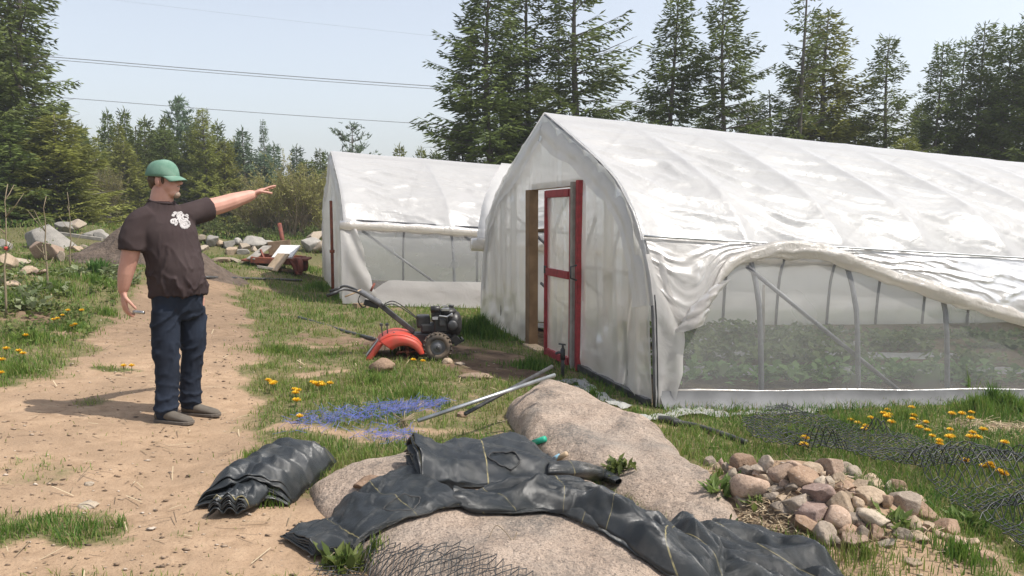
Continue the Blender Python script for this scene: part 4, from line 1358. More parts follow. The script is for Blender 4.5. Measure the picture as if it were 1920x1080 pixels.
# shrubs
SG = 'shrubs along the edge of the wood'
tree('willow', 545, 276, 28, 92, 'big twiggy willow thicket with yellow green buds beside the far greenhouse', 'spring_leaf', 'twig_brown', 'willow_shrub', 'shrub', SG)
tree('willow', 485, 318, 29, 58, 'twiggy yellowish willow under the pointing hand', 'spring_leaf', 'twig_brown', 'willow_shrub', 'shrub', SG)
tree('willow', 600, 310, 30, 46, 'twiggy willow close against the far greenhouse gable', 'spring_leaf', 'twig', 'willow_shrub', 'shrub', SG)
tree('willow', 192, 285, 28, 46, 'leafless grey brown willow left of the man', 'spring_leaf', 'twig', 'willow_shrub', 'shrub', SG)
for kind, px, top, dist, half, label in (
        ('bush', 168, 400, 27, 56, 'light green shrub behind the leaning slab'), ('bush2', 235, 395, 27.5, 50, 'light green shrub at the head of the dirt pile'),
        ('bush', 402, 385, 27, 40, 'bright green shrub right of the black sleeve'), ('bush2', 455, 388, 26.5, 56, 'green shrub behind the row of grey stones'),
        ('bush', 515, 408, 26, 38, 'green shrub behind the rusty cart'), ('bush2', 585, 395, 26, 45, 'low shrub between the willow and the far greenhouse'),
        ('bush', 40, 405, 26, 48, 'small shrub at the far left behind the rubble'), ('bush2', 110, 418, 25.5, 40, 'low green shrub on top of the rubble bank'),
        ('bush2', 350, 400, 28, 52, 'shrub in the shade behind the chest of the man')):
    tree(kind, px, top, dist, half, label, 'green_leaf', 'twig_brown', 'green_shrub', 'shrub', SG)

# overhead wires: strung between poles far outside the picture
M['wire'] = simple('weathered_wire', (0.22, 0.22, 0.23), (0.28, 0.28, 0.29), 3, 0.5, 0.3)
def wire(p0, p1, y, r, label, sag=0.25):
    a, b = at(*p0, y), at(*p1, y)
    d = b - a
    P = []
    for i in range(41):
        t = -0.9 + 3.4 * i / 40
        q = a + d * t
        q.z -= sag * 4 * t * (1 - t) * 0.3 if 0 <= t <= 1 else 0
        P.append(q)
    o = MB().tube(P, r, 5, True).build('power_line', M['wire'], None, True)
    tag(o, label, 'power line', 'overhead wires over the wood')
wire((165, 112), (820, 162), 60, 0.028, 'upper overhead wire of the close pair above the wood')
wire((165, 117), (820, 167), 60.5, 0.022, 'lower overhead wire of the close pair above the wood')
wire((170, 187), (812, 233), 60, 0.022, 'single lower overhead wire between the tall trees')
wire((150, -8), (800, 66), 70, 0.006, 'faint thin wire crossing high in the sky')
# ================================================================ the man
M['skin'] = simple('skin', (0.56, 0.31, 0.235), (0.48, 0.245, 0.185), 9, 0.55, bump=0.1, bscale=80, bdist=0.002, spec=0.35)
M['shirt'] = simple('washed_black_cotton', (0.042, 0.029, 0.029), (0.056, 0.041, 0.040), 5, 0.9, bump=0.15, bscale=160, bdist=0.002, spec=0.15)
M['jeans'] = simple('dark_denim', (0.010, 0.013, 0.021), (0.019, 0.026, 0.042), 4, 0.85, bump=0.2, bscale=180, bdist=0.002, spec=0.2)
M['shoe'] = simple('dusty_shoe_leather', (0.08, 0.068, 0.055), (0.125, 0.108, 0.088), 9, 0.8, spec=0.2)
M['sole'] = simple('shoe_sole', (0.09, 0.075, 0.06), (0.13, 0.11, 0.09), 9, 0.9)
M['cap'] = simple('faded_green_cap', (0.105, 0.205, 0.15), (0.175, 0.28, 0.215), 12, 0.9, bump=0.15, bscale=200, bdist=0.002, spec=0.15)
M['hair'] = simple('brown_hair', (0.06, 0.035, 0.022), (0.11, 0.07, 0.045), 30, 0.8, bscale=90, bump=0.6)
M['beard'] = simple('grey_goatee', (0.34, 0.26, 0.2), (0.24, 0.165, 0.12), 40, 0.85, bscale=120, bump=0.7)
M['eye'] = simple('dark_eye', (0.03, 0.02, 0.015), None, 8, 0.3)
M['print'] = simple('white_print', (0.52, 0.49, 0.475), (0.42, 0.39, 0.38), 20, 0.8)

MX, MY = -2.552, 5.8
MZ = gz1(MX + .1, MY)
man = empty('person', (MX, MY, MZ))
tag(man, 'man in a green cap, black T-shirt and dark jeans pointing with his outstretched arm', 'person')
ch = Vector((.75, -.66, 0)).normalized(); lf = Vector((.66, .75, 0)).normalized()


def ring_loft(mb, rings, seg=24, ax=lf, fw=ch):
    """rings: (center, half-width along ax, half-depth along fw)"""
    vs, fs = [], []
    for c, a, b in rings:
        c = Vector(c)
        for k in range(seg):
            t = 2 * math.pi * k / seg
            vs.append(c + ax * (a * math.cos(t)) + fw * (b * math.sin(t)))
    n = len(rings)
    for i in range(n - 1):
        for k in range(seg):
            p, q = i * seg + k, i * seg + (k + 1) % seg
            fs.append((p, q, q + seg, p + seg))
    fs.append(tuple(range(seg - 1, -1, -1))); fs.append(tuple((n - 1) * seg + k for k in range(seg)))
    mb.add(vs, fs)


def limb(mb, pts, rr, seg=14):
    """tapered limb with rounded ends"""
    P = [Vector(p) for p in pts]
    c = catmull(P, 6); n = len(c)
    r = [float(np.interp(i / (n - 1) * (len(rr) - 1), range(len(rr)), rr)) for i in range(n)]
    d0 = (c[0] - c[1]).normalized(); d1 = (c[-1] - c[-2]).normalized()
    pts_ = [c[0] + d0 * r[0] * .98, c[0] + d0 * r[0] * .7] + c + [c[-1] + d1 * r[-1] * .7, c[-1] + d1 * r[-1] * .98]
    rr_ = [r[0] * .2, r[0] * .72] + r + [r[-1] * .72, r[-1] * .2]
    mb.tube(pts_, rr_, seg)


# --- the body: one continuous surface (head, neck, trunk, arms, hands, legs)
body = MB()
hd = Vector((.995, -.06, 0)).normalized(); hs_ = Vector((-hd.y, hd.x, 0)); hz = Vector((0, 0, 1))
HM = Matrix((hd, hs_, hz)).transposed()
HC = Vector((.052, 0, 1.735))
def hp_(f, l, u): return HC + hd * f + hs_ * l + hz * u
body.ell(hp_(-.012, 0, .012), (.100, .079, .108), HM, 20, 14)         # cranium
body.ell(hp_(.030, 0, -.05), (.076, .07, .075), HM, 18, 12)         # face
body.ell(hp_(.052, 0, -.1), (.05, .05, .036), HM, 14, 10)        # jaw and chin
body.ell(hp_(.015, 0, -.088), (.06, .064, .045), HM, 14, 10)
body.ell(hp_(.084, 0, .016), (.022, .055, .013), HM, 14, 8)          # brow
body.ell(hp_(.113, 0, -.028), (.024, .0165, .017), HM, 12, 8)          # nose tip
limb(body, [hp_(.088, 0, .012), hp_(.112, 0, -.022)], [.012, .0145], 10)
body.ell(hp_(.094, 0, -.064), (.016, .026, .009), HM, 12, 8)        # lips
body.ell(hp_(.092, 0, -.077), (.016, .024, .009), HM, 12, 8)
for sgn in (-1, 1):
    body.ell(hp_(.068, sgn * .042, -.03), (.026, .022, .022), HM, 12, 8)   # cheeks
    body.ell(hp_(-.012, sgn * .083, -.02), (.020, .010, .034), HM @ Matrix.Rotation(sgn * .25, 3, 'Z'), 12, 10)   # ears
    body.ell(hp_(-.008, sgn * .081, -.045), (.011, .009, .013), HM, 10, 8)
limb(body, [(.0, .0, 1.46), (.02, 0, 1.55), (.04, 0, 1.66)], [.09, .082, .074], 18)
ring_loft(body, [((.10, .02, .86), .15, .13), ((.12, 0, 1.05), .175, .175), ((.09, 0, 1.25), .17, .15), ((.05, 0, 1.40), .165, .115), ((.03, 0, 1.5), .12, .075), ((.02, 0, 1.54), .06, .05)])
# right arm hanging
limb(body, [(-.07, -.14, 1.405), (-.105, -.175, 1.31), (-.128, -.19, 1.19), (-.16, -.195, 1.07), (-.186, -.19, .955)], [.066, .066, .060, .054, .036])
# left arm stretched out
LS, LE, LW, LT = Vector((.13, .12, 1.47)), Vector((.32, .36, 1.555)), Vector((.50, .55, 1.635)), Vector((.62, .66, 1.70))
limb(body, [LS, LS.lerp(LE, .5) + Vector((0, 0, .005)), LE, LE.lerp(LW, .4), LW], [.074, .072, .066, .062, .041])


def hand(wrist, fdir, back, thumb_side, curl, spread=.10, gripcurl=None, size=1.0):
    """palm and five separate fingers. fdir: to the fingers, back: out of the back of the hand, thumb_side: across the palm"""
    f, b = fdir.normalized(), back.normalized(); t = thumb_side.normalized()
    Mx = Matrix((f, t, b)).transposed()
    body.ell(wrist + f * .05 * size, (.056 * size, .043 * size, .0175 * size), Mx, 16, 10)
    body.ell(wrist + f * .078 * size, (.022 * size, .044 * size, .0145 * size), Mx, 16, 10)
    body.ell(wrist + f * .012 * size, (.03 * size, .031 * size, .021 * size), Mx, 14, 10)
    tips = []
    for k, (off, L, r) in enumerate(((.031, .078, .0098), (.0105, .086, .0102), (-.0105, .08, .0098), (-.031, .064, .0088))):
        c = curl[k]
        base = wrist + f * .088 * size + t * off * size
        d = (f + t * spread * off / .031).normalized()
        p = [base - d * .02, base]
        a = c * .5
        for seg_, fr in enumerate((.45, .31, .24)):
            dd = d * math.cos(a) - b * math.sin(a)
            p.append(p[-1] + dd * L * fr * size)
            a += c
        limb(body, p, [r * 1.05, r * 1.05, r, r * .93, r * .82], 10)
        tips.append(p[-1])
    tb = wrist + f * .032 * size + t * .034 * size
    p = [tb - f * .015 - t * .012, tb, tb + (f * .6 + t * .62 - b * .25) * .036 * size, tb + (f * 1.25 + t * .62 - b * .75) * .056 * size]
    limb(body, p, [.014, .0135, .012, .0095], 10)
    return tips, p[-1]


rt, rth = hand(Vector((-.186, -.19, .935)), Vector((.07, -.02, -1)), Vector((-.72, -.69, 0)), Vector((.69, -.72, 0)), (.5, .42, .40, .42), size=1.1)
lfd = (LT - LW).normalized()
lside = Vector((.66, -.72, .12)).normalized()
lback = lside.cross(lfd).normalized()
if lback.z < 0: lback = -lback
hand(LW, lfd + Vector((0, 0, .06)), lback, lside, (.10, .16, .2, .3), .16, size=1.16)
# thighs and shins inside the jeans keep the body in one piece
limb(body, [(.07, -.07, .86), (.07, -.1, .5), (.07, -.12, .1)], [.09, .07, .045])
limb(body, [(.18, .1, .86), (.17, .1, .5), (.16, .1, .1)], [.09, .07, .045])
bm_ = remeshed(body, 0.005, 3, 'body')
bodyo = mobj('body', bm_, M['skin'], man)

# --- T-shirt
sh = MB()
ring_loft(sh, [((.118, .01, .895), .196, .192), ((.118, 0, .99), .198, .202), ((.108, 0, 1.10), .198, .198), ((.08, 0, 1.24), .203, .175), ((.062, 0, 1.36), .212, .155), ((.042, 0, 1.44), .205, .128),
               ((.026, 0, 1.495), .165, .10), ((.022, 0, 1.535), .125, .092), ((.022, 0, 1.575), .09, .086)], 30)
sh.tube(catmull([(-.02, -.09, 1.475), (-.075, -.145, 1.43), (-.105, -.178, 1.34), (-.118, -.19, 1.225)], 4), [.075, .078, .08, .082, .083, .084, .085, .086, .087, .088, .089, .09, .091], 20)
sh.tube([LS - Vector((.05, .05, .01)), LS, LS.lerp(LE, .35), LS.lerp(LE, .7)], [.085, .09, .088, .09], 20)
sm = remeshed(sh, 0.010, 5, 't_shirt')


def fold_shirt(co):
    x, y, z = co[:, 0], co[:, 1], co[:, 2]
    th = np.arctan2(y, x - .1)
    a = fbm(th * 2.0 + z * 1.5, z * 4.5 - th * .8, 801, 3) - .5
    r1 = 1 - np.abs(np.sin(np.pi * (z * 4.2 + th * .75 + 1.9 * a)))
    r2 = 1 - np.abs(np.sin(np.pi * (z * 2.0 - th * 1.3 + 2.4 * a)))
    low = 0.35 + sstep(1.4, 1.0, z)
    return 0.010 * (r1 ** 2.5 + r2 ** 2.5 - .5) * low + 0.008 * a + 0.006 * np.sin(th * 5 + 3 * a) * sstep(1.02, .9, z)


displace(sm, fold_shirt)
shirt = mobj('t_shirt', sm, M['shirt'], man)
# collar ring
col = MB()
N_ = 28
col.tube([Vector((.026, 0, 1.572)) + lf * (.087 * math.cos(2 * math.pi * k / N_)) + ch * (.085 * math.sin(2 * math.pi * k / N_)) + Vector((0, 0, -.016 * math.sin(2 * math.pi * k / N_) + .004)) for k in range(N_ + 1)], .009, 8)
col.build('collar', M['shirt'], shirt, True)

# --- print: a white tractor under an arch of lettering, laid on the cloth
sm.update()
bvh = BVHTree.FromPolygons([v.co.copy() for v in sm.vertices], [tuple(p.vertices) for p in sm.polygons])
pc = at(335, 411, MY - .1) - Vector((MX, MY, MZ))
pdir = Vector((.30, -.95, 0)).normalized(); pr = Vector((.95, .30, 0))
def on_cloth(u, v):
    o = Vector((pc.x, pc.y, pc.z)) + pr * u + Vector((0, 0, v)) - pdir * -0.6
    h_ = bvh.ray_cast(o, -pdir)
    if h_[0] is None: return None
    return h_[0] + pdir * 0.0035
pm = MB()
def stroke(pts, w):
    """a flat stroke of the print following the cloth"""
    c = catmull([Vector((a, b, 0)) for a, b in pts], 5); L, R_ = [], []
    for i, p in enumerate(c):
        t = c[min(i + 1, len(c) - 1)] - c[max(i - 1, 0)]; t.normalize(); n_ = Vector((-t.y, t.x, 0)) * w / 2
        for lst, q in ((L, p + n_), (R_, p - n_)):
            lst.append(on_cloth(q.x, q.y))
    for i in range(len(c) - 1):
        if None in (L[i], L[i + 1], R_[i], R_[i + 1]): continue
        pm.add([L[i], L[i + 1], R_[i + 1], R_[i]], [(0, 3, 2, 1)])
def circ(cx, cy, r, n=14): return [(cx + r * math.cos(2 * math.pi * k / n), cy + r * math.sin(2 * math.pi * k / n)) for k in range(n + 1)]
def spans(text, x0, y0, hgt, ang0, rad_, w):
    pass
k = 0.9 / 258 / 18.0   # the close-up of the print was 18x, 258 px to the metre
def U(a, b): return ((a - 630) * k * 1.0, (560 - b) * k)
# big lugged rear wheel, small front wheel
stroke([U(*q) for q in circ(810, 745, 118)], .020 * 1.0)
stroke([U(*q) for q in circ(810, 745, 40)], .013)
for q in range(12):
    a = 2 * math.pi * q / 12
    stroke([U(810 + 125 * math.cos(a), 745 + 125 * math.sin(a)), U(810 + 172 * math.cos(a + .12), 745 + 172 * math.sin(a + .12))], .011)
stroke([U(*q) for q in circ(430, 640, 72)], .012)
stroke([U(430, 600), U(430, 680)], .008)
# bonnet, script line, seat
for pts, w in (([(500, 790), (560, 700), (520, 600), (600, 560), (640, 700)], .011), ([(540, 380), (600, 460), (610, 540), (560, 480), (545, 400)], .012), ([(600, 400), (660, 470), (650, 520)], .013),
               ([(630, 520), (700, 620), (660, 720)], .014), ([(700, 440), (760, 560), (800, 540)], .012), ([(760, 560), (850, 560), (880, 640)], .013), ([(640, 650), (720, 600), (740, 680)], .010), ([(480, 520), (500, 640), (490, 760), (530, 790)], .009)):
    stroke([U(*q) for q in pts], w)
# arch of letters above
for pts, w in (([(370, 410), (440, 450), (400, 380), (460, 430)], .010), ([(440, 300), (480, 400)], .012), ([(420, 330), (480, 300), (500, 345), (455, 365)], .009), ([(530, 290), (530, 360), (580, 350), (575, 290)], .009),
               ([(620, 300), (610, 350), (660, 370), (690, 330), (650, 290), (620, 310)], .010), ([(730, 360), (720, 440), (780, 400)], .010), ([(800, 450), (850, 390), (890, 430), (840, 480)], .010), ([(880, 470), (900, 540)], .009)):
    stroke([U(*q) for q in pts], w)
pm.build('print', M['print'], shirt, True, solid=0.002)

# --- jeans
jm = MB()
ring_loft(jm, [((.112, .01, .99), .17, .165), ((.112, .01, .88), .185, .17), ((.108, .01, .79), .18, .155), ((.108, .01, .72), .16, .12)], 28)
limb(jm, [(.065, -.085, .78), (.065, -.11, .6), (.078, -.13, .44), (.085, -.16, .25), (.085, -.19, .09)], [.108, .099, .087, .08, .086], 20)
limb(jm, [(.17, .1, .78), (.178, .1, .6), (.172, .09, .44), (.155, .085, .25), (.15, .075, .10)], [.108, .097, .084, .077, .083], 20)
jme = remeshed(jm, 0.010, 4, 'jeans')


def fold_jeans(co):
    x, y, z = co[:, 0], co[:, 1], co[:, 2]
    th = np.arctan2(y, x - .11)
    a = fbm(x * 7 + y * 5, z * 7, 811, 3) - .5
    ank = sstep(.42, .12, z); knee = np.exp(-((z - .47) / .1) ** 2); hip = np.exp(-((z - .74) / .09) ** 2)
    r1 = 1 - np.abs(np.sin(np.pi * (z * 13 + x * 3 + 2 * a)))
    r2 = 1 - np.abs(np.sin(np.pi * (z * 6 - (x + y) * 5 + 2.2 * a)))
    return (r1 ** 2 - .4) * .014 * ank + (r2 ** 2.2 - .35) * .012 * (knee + hip + .3) + .012 * a


displace(jme, fold_jeans)
jeans = mobj('jeans', jme, M['jeans'], man)


# --- clogs
def shoe(heel, d, L=.30, zb=0.0):
    d = Vector(d).normalized(); s = Vector((-d.y, d.x, 0)); heel = Vector(heel)
    up = MB()
    rings = []
    for t, w, h0, hh in ((0.0, .02, .03, .05), (.02, .036, .012, .085), (.10, .040, .012, .105), (.2, .040, .012, .112), (.32, .041, .012, .105), (.5, .046, .012, .082), (.7, .051, .012, .066), (.85, .049, .012, .056), (.95, .036, .012, .044), (1.0, .016, .016, .03)):
        rings.append((t, w, h0, hh))
    vs, fs = [], []; seg_ = 16
    for t, w, h0, hh in rings:
        c = heel + d * L * t
        for k in range(seg_):
            a = 2 * math.pi * k / seg_
            vs.append(c + s * (w * math.cos(a) * (1 if math.sin(a) > -.3 else 1.04)) + Vector((0, 0, h0 + (hh - h0) * (.5 + .5 * math.sin(a)))))
    n_ = len(rings)
    for i in range(n_ - 1):
        for k in range(seg_):
            a, b = i * seg_ + k, i * seg_ + (k + 1) % seg_
            fs.append((a, b, b + seg_, a + seg_))
    fs.append(tuple(range(seg_))); fs.append(tuple((n_ - 1) * seg_ + k for k in range(seg_)))
    up.add(vs, fs)
    o = up.build('shoe', M['shoe'], man, True, sub=1)
    so = MB(); vs = []
    prof_s = [(0, .0), (.0, .022), (.03, .04), (.15, .046), (.4, .046), (.7, .057), (.88, .054), (.98, .036), (1.03, .0)]
    loop = [(t, w) for t, w in prof_s] + [(t, -w) for t, w in prof_s[::-1][1:-1]]
    for z in (0.0, .024):
        for t, w in loop: vs.append(heel + d * L * t + s * w + Vector((0, 0, z)))
    n_ = len(loop)
    so.add(vs, [tuple(range(n_ - 1, -1, -1)), tuple(n_ + k for k in range(n_))] + [(k, (k + 1) % n_, n_ + (k + 1) % n_, n_ + k) for k in range(n_)])
    so.build('sole', M['sole'], o, False, bevel=.005)


shoe((.012, -.195, gz1(MX + .1, MY - .2) - MZ), (.96, -.27, 0))
shoe((.085, .085, gz1(MX + .2, MY + .07) - MZ), (.985, -.17, 0))

# --- cap, hair, goatee, eyes
cp = MB(); vs, fs = [], []; nu, nv = 28, 9
CC = hp_(-.014, 0, .026)
tilt = Matrix.Rotation(rad(4), 3, hs_)
for i in range(nv + 1):
    th = math.pi / 2 * i / nv
    for k in range(nu):
        ph = 2 * math.pi * k / nu
        zz = .108 * math.sin(th) * (1 + .04 * math.cos(ph)) - .012 * (1 - math.sin(th))
        rx, ry = .117, .095
        c_ = math.cos(th) ** .72
        lump = 1 + .02 * math.sin(3 * ph) * math.sin(2 * th)
        vs.append(CC + tilt @ (hd * (rx * c_ * math.cos(ph) * lump) + hs_ * (ry * c_ * math.sin(ph) * lump) + hz * zz))
for i in range(nv):
    for k in range(nu):
        a, b = i * nu + k, i * nu + (k + 1) % nu
        fs.append((a, b, b + nu, a + nu))
cp.add(vs, fs)
cap = cp.build('cap', M['cap'], man, True, solid=.005)
br = MB(); P = []
for i in range(15):
    a = -1.25 + 2.5 * i / 14
    for j in range(7):
        q = j / 6
        rr_f = .108 * math.cos(a) * (1 - q) + q * (.045 + .128 * math.cos(a) ** .8)
        rr_l = .094 * math.sin(a) * (1 + .0 * q)
        P.append(CC + hd * rr_f + hs_ * rr_l + hz * (-.012 - .030 * q ** 1.4 - .55 * (rr_l ** 2) / .1 * (.3 + .7 * q) * .35 + .008))
br.grid(P, 15, 7)
br.build('brim', M['cap'], cap, True, solid=.005)
MB().ell(CC + hz * .108 + hd * .0, (.009, .009, .005), None, 10, 6).build('button', M['cap'], cap, True)
hm = MB()
hm.ell(hp_(-.040, 0, -.006), (.078, .0835, .062), HM, 20, 12)
hm.ell(hp_(-.066, 0, -.045), (.040, .058, .045), HM, 16, 10)
for sgn in (-1, 1): hm.ell(hp_(.022, sgn * .071, -.008), (.014, .009, .034), HM, 12, 8)
hme = remeshed(hm, .006, 2, 'hair')
displace(hme, lambda c: .004 * (fbm(c[:, 0] * 90 + c[:, 1] * 60, c[:, 2] * 60, 821, 2) - .5))
mobj('hair', hme, M['hair'], man)
bd = MB()
bd.ell(hp_(.082, 0, -.112), (.030, .031, .027), HM, 14, 10)
bd.ell(hp_(.104, 0, -.054), (.009, .026, .006), HM, 12, 8)
bme = remeshed(bd, .005, 1, 'goatee')
mobj('goatee', bme, M['beard'], man)
for sgn in (-1, 1):
    MB().ell(hp_(.088, sgn * .034, -.002), (.010, .013, .008), HM, 12, 8).build('eye', M['eye'], man, True)
# what he holds
hc = Vector((MX, MY, MZ)) + (rt[0] + rth) / 2 + Vector((.02, -.002, -.004))
o = MB().tube([hc + Vector((-.035, 0, .002)), hc + Vector((-.03, 0, .002)), hc + Vector((.045, -.012, -.002)), hc + Vector((.05, -.013, -.002))], [.008, .0125, .0125, .010], 12).build('pocket_knife', M['chrome'], None, True)
tag(o, 'small grey folded pocket tool held in the lowered hand of the man', 'tool')
# ================================================================ tiller
TP = on(818, 669)
till = empty('rotary_tiller', TP, rad(9))
tag(till, 'red and black walk behind rotary tiller parked on dark earth', 'tiller')
S_ = TP.y / FPX
def tp(px, py, y=0.0): return Vector(((px - 818) * S_ * 1.04, y, (669 - py) * S_))
def wheel(y):
    w = MB().lathe((0, y, .152), (0, 1, 0), [(0, .07), (-.05, .085), (-.058, .11), (-.05, .137), (-.03, .15), (0, .153), (.03, .15), (.05, .137), (.058, .11), (.05, .085), (0, .07)], 36)
    for k in range(20):
        a = 2 * math.pi * k / 20
        for s in (-1, 1):
            m = Matrix.Rotation(a, 3, 'Y') @ Matrix.Rotation(.45 * s, 3, 'Z')
            w.box((math.sin(a + .08 * s) * .152, y + s * .028, .152 + math.cos(a + .08 * s) * .152), (.016, .052, .02), Matrix.Rotation(a, 3, 'Y') @ Matrix.Rotation(.5 * s, 3, 'Z'))
    o = w.build('wheel', M['rubber'], till, True)
    MB().lathe((0, y, .152), (0, 1, 0), [(-.057, .002), (-.058, .03), (-.045, .045), (-.03, .07), (-.048, .088), (.048, .088), (.03, .07), (.03, .03), (.03, .002)], 28).build('rim', M['grey_steel'], o, True)
    MB().lathe((0, y, .152), (0, 1, 0), [(-.075, .008), (-.075, .02), (-.056, .022), (-.05, .022)], 14).build('hub', M['dark_steel'], o, True)
wheel(-.23); wheel(.19)
MB().tube([(0, -.22, .152), (0, .18, .152)], .018, 10).build('axle', M['dark_steel'], till, True)
t_ = MB(); t_.beam(tp(775, 632), tp(850, 634), .17, .13); t_.beam(tp(790, 612), tp(842, 612), .2, .10); t_.box(tp(795, 600), (.15, .16, .14)); t_.tube([tp(800, 645), tp(772, 652)], .06, 12)
t_.build('transmission', M['black_plastic'], till, False, bevel=.018)
e = MB(); e.box(tp(826, 604), (.16, .25, .19)); e.box(tp(818, 590), (.1, .2, .12)); e.build('engine', M['engine'], till, False, bevel=.02)
MB().lathe(tp(848, 606), (1, .0, 0), [(-.055, .125), (-.02, .15), (.03, .15), (.075, .128), (.10, .07), (.104, .01)], 24).build('flywheel_shroud', M['engine'], till, True)
f_ = MB(); f_.ell(tp(840, 583), (.10, .12, .055)); f_.build('fuel_tank', M['black_plastic'], till, True)
MB().lathe(tp(846, 575), (0, 0, 1), [(0, .03), (.025, .03), (.03, .02)], 14).build('tank_cap', M['dark_steel'], till, True)
MB().lathe(tp(816, 577, -.08), (1, 0, 0), [(-.05, .03), (-.045, .04), (.05, .04), (.055, .03)], 14).build('air_cleaner', M['engine'], till, True)
m_ = MB(); m_.box(tp(834, 577, -.10), (.09, .07, .03)); m_.tube([tp(822, 588, -.14), tp(836, 590, -.15), tp(846, 584, -.14)], .012, 8); m_.box(tp(845, 588, -.14), (.035, .03, .02))
m_.build('carburettor', M['chrome'], till, False, bevel=.006)
MB().box(tp(828, 600, -.135), (.07, .03, .09)).build('muffler', M['dark_steel'], till, bevel=.012)
b_ = MB(); b_.beam(tp(846, 628), tp(858, 642), .22, .08); b_.tube([tp(850, 645, -.1), tp(866, 636, -.1), tp(866, 636, .1), tp(850, 645, .1)], .013, 8); b_.build('front_bumper', M['engine'], till, False, bevel=.01)
# tine hood
pr_ = [tp(794, 654), tp(791, 643), tp(783, 632), tp(772, 625), tp(757, 620), tp(742, 619), tp(728, 623), tp(717, 630)]
pr_ = catmull(pr_, 4)
hd_ = MB(); W_ = .27
P = []
for p in pr_:
    for q in range(7): P.append(Vector((p.x, -W_ + 2 * W_ * q / 6, p.z + .012 * math.sin(math.pi * q / 6))))
hd_.grid(P, len(pr_), 7)
hood = hd_.build('tine_hood', M['orange_red'], till, True, solid=.008)
inn = catmull([tp(786, 655), tp(779, 646), tp(768, 639), tp(756, 637), tp(746, 640), tp(738, 645)], 5)
for sd in (-1, 1):
    sp_ = MB(); y = sd * (W_ + .012)
    n1 = len(pr_) - 1; P = []
    for i in range(26):
        q = i / 25
        a = pr_[min(n1, int(q * n1))].lerp(pr_[min(n1, int(q * n1) + 1)], q * n1 - int(q * n1)); n2 = len(inn) - 1
        b = inn[min(n2, int(q * n2))].lerp(inn[min(n2, int(q * n2) + 1)], q * n2 - int(q * n2))
        for j in range(4):
            c = a.lerp(b, j / 3); P.append((c.x, y + sd * .018 * (1 if j > 0 else 0), c.z - .004))
    sp_.grid(P, 26, 4)
    sp_.build('side_panel', M['orange_red'], hood, True, solid=.008)
fl = MB(); a, b = tp(718, 629), tp(690, 668)
for (c, d) in ((a, b),):
    fl.grid([Vector((c.x + (d.x - c.x) * i / 6, -W_ * .98 + 2 * W_ * .98 * j / 6, c.z + (d.z - c.z) * i / 6 + .004 * math.sin(i))) for i in range(7) for j in range(7)], 7, 7)
    fl.beam((d.x, -W_, d.z), (d.x, W_, d.z), .02, .03)
    for sd in (-1, 1): fl.grid([Vector((c.x + (d.x - c.x) * i / 5 + j * .055, sd * W_ * .98, c.z + (d.z - c.z) * i / 5 - j * .01)) for i in range(6) for j in range(2)], 6, 2)
flap = fl.build('rear_flap', M['orange_red'], till, True, solid=.008)
st_ = MB(); nrm = Vector((a.z - b.z, 0, -(a.x - b.x))).normalized()
if nrm.x > 0: nrm = -nrm
def onf(q, y): p = a.lerp(b, q); return Vector((p.x, y, p.z)) + nrm * .014
st_.add([onf(.1, -.14), onf(.1, .06), onf(.9, .06), onf(.9, -.14)], [(0, 1, 2, 3)])
st_.build('warning_sticker', M['sticker'], flap, False, solid=.003)
st2 = MB(); st2.add([onf(.15, .01) + nrm * .003, onf(.15, .045) + nrm * .003, onf(.85, .045) + nrm * .003, onf(.85, .01) + nrm * .003], [(0, 1, 2, 3)])
st2.build('dark_stripe', M['black_plastic'], flap, False, solid=.002)
tn = MB(); tn.tube([(tp(765, 652).x, -.24, .1), (tp(765, 652).x, .24, .1)], .022, 8)
for k, y in enumerate((-.2, -.08, .06, .2)):
    for j in range(4):
        a_ = j * math.pi / 2 + k * .4; c = Vector((tp(765, 652).x, y, .10))
        tn.tube([c + Vector((math.cos(a_) * .02, 0, math.sin(a_) * .02)), c + Vector((math.cos(a_) * .1, .01, math.sin(a_) * .1)), c + Vector((math.cos(a_ + .35) * .13, .05, math.sin(a_ + .35) * .13))], .011, 5)
tn.build('tines', M['rust'], till, True)
for dx in (0, 9):
    lv = MB(); lv.beam(tp(723 + dx, 640, -.1), tp(720 + dx * 1.1, 603, -.1), .03, .014); lv.box(tp(720 + dx * 1.1, 603, -.1), (.035, .03, .03)); lv.build('depth_lever', M['dark_steel'], till, bevel=.003)
for q_ in (3, 12, 20):
    MB().lathe(pr_[min(q_, len(pr_) - 1)] + Vector((0, -W_ * .6, .006)), (0, 0, 1), [(0, .012), (.008, .012), (.011, .006)], 8).build('bolt', M['dark_steel'], hood, True)
MB().lathe(tp(846, 606, -.155), (0, -1, 0), [(0, .055), (.008, .052), (.012, .03), (.014, .005)], 20).build('recoil_cover', M['dark_steel'], till, True)
MB().box(tp(815, 592, -.152), (.06, .006, .03)).build('label_plate', M['sticker'], till)
MB().box(tp(833, 571, -.06), (.06, .05, .012)).build('throttle_plate', M['chrome'], till)
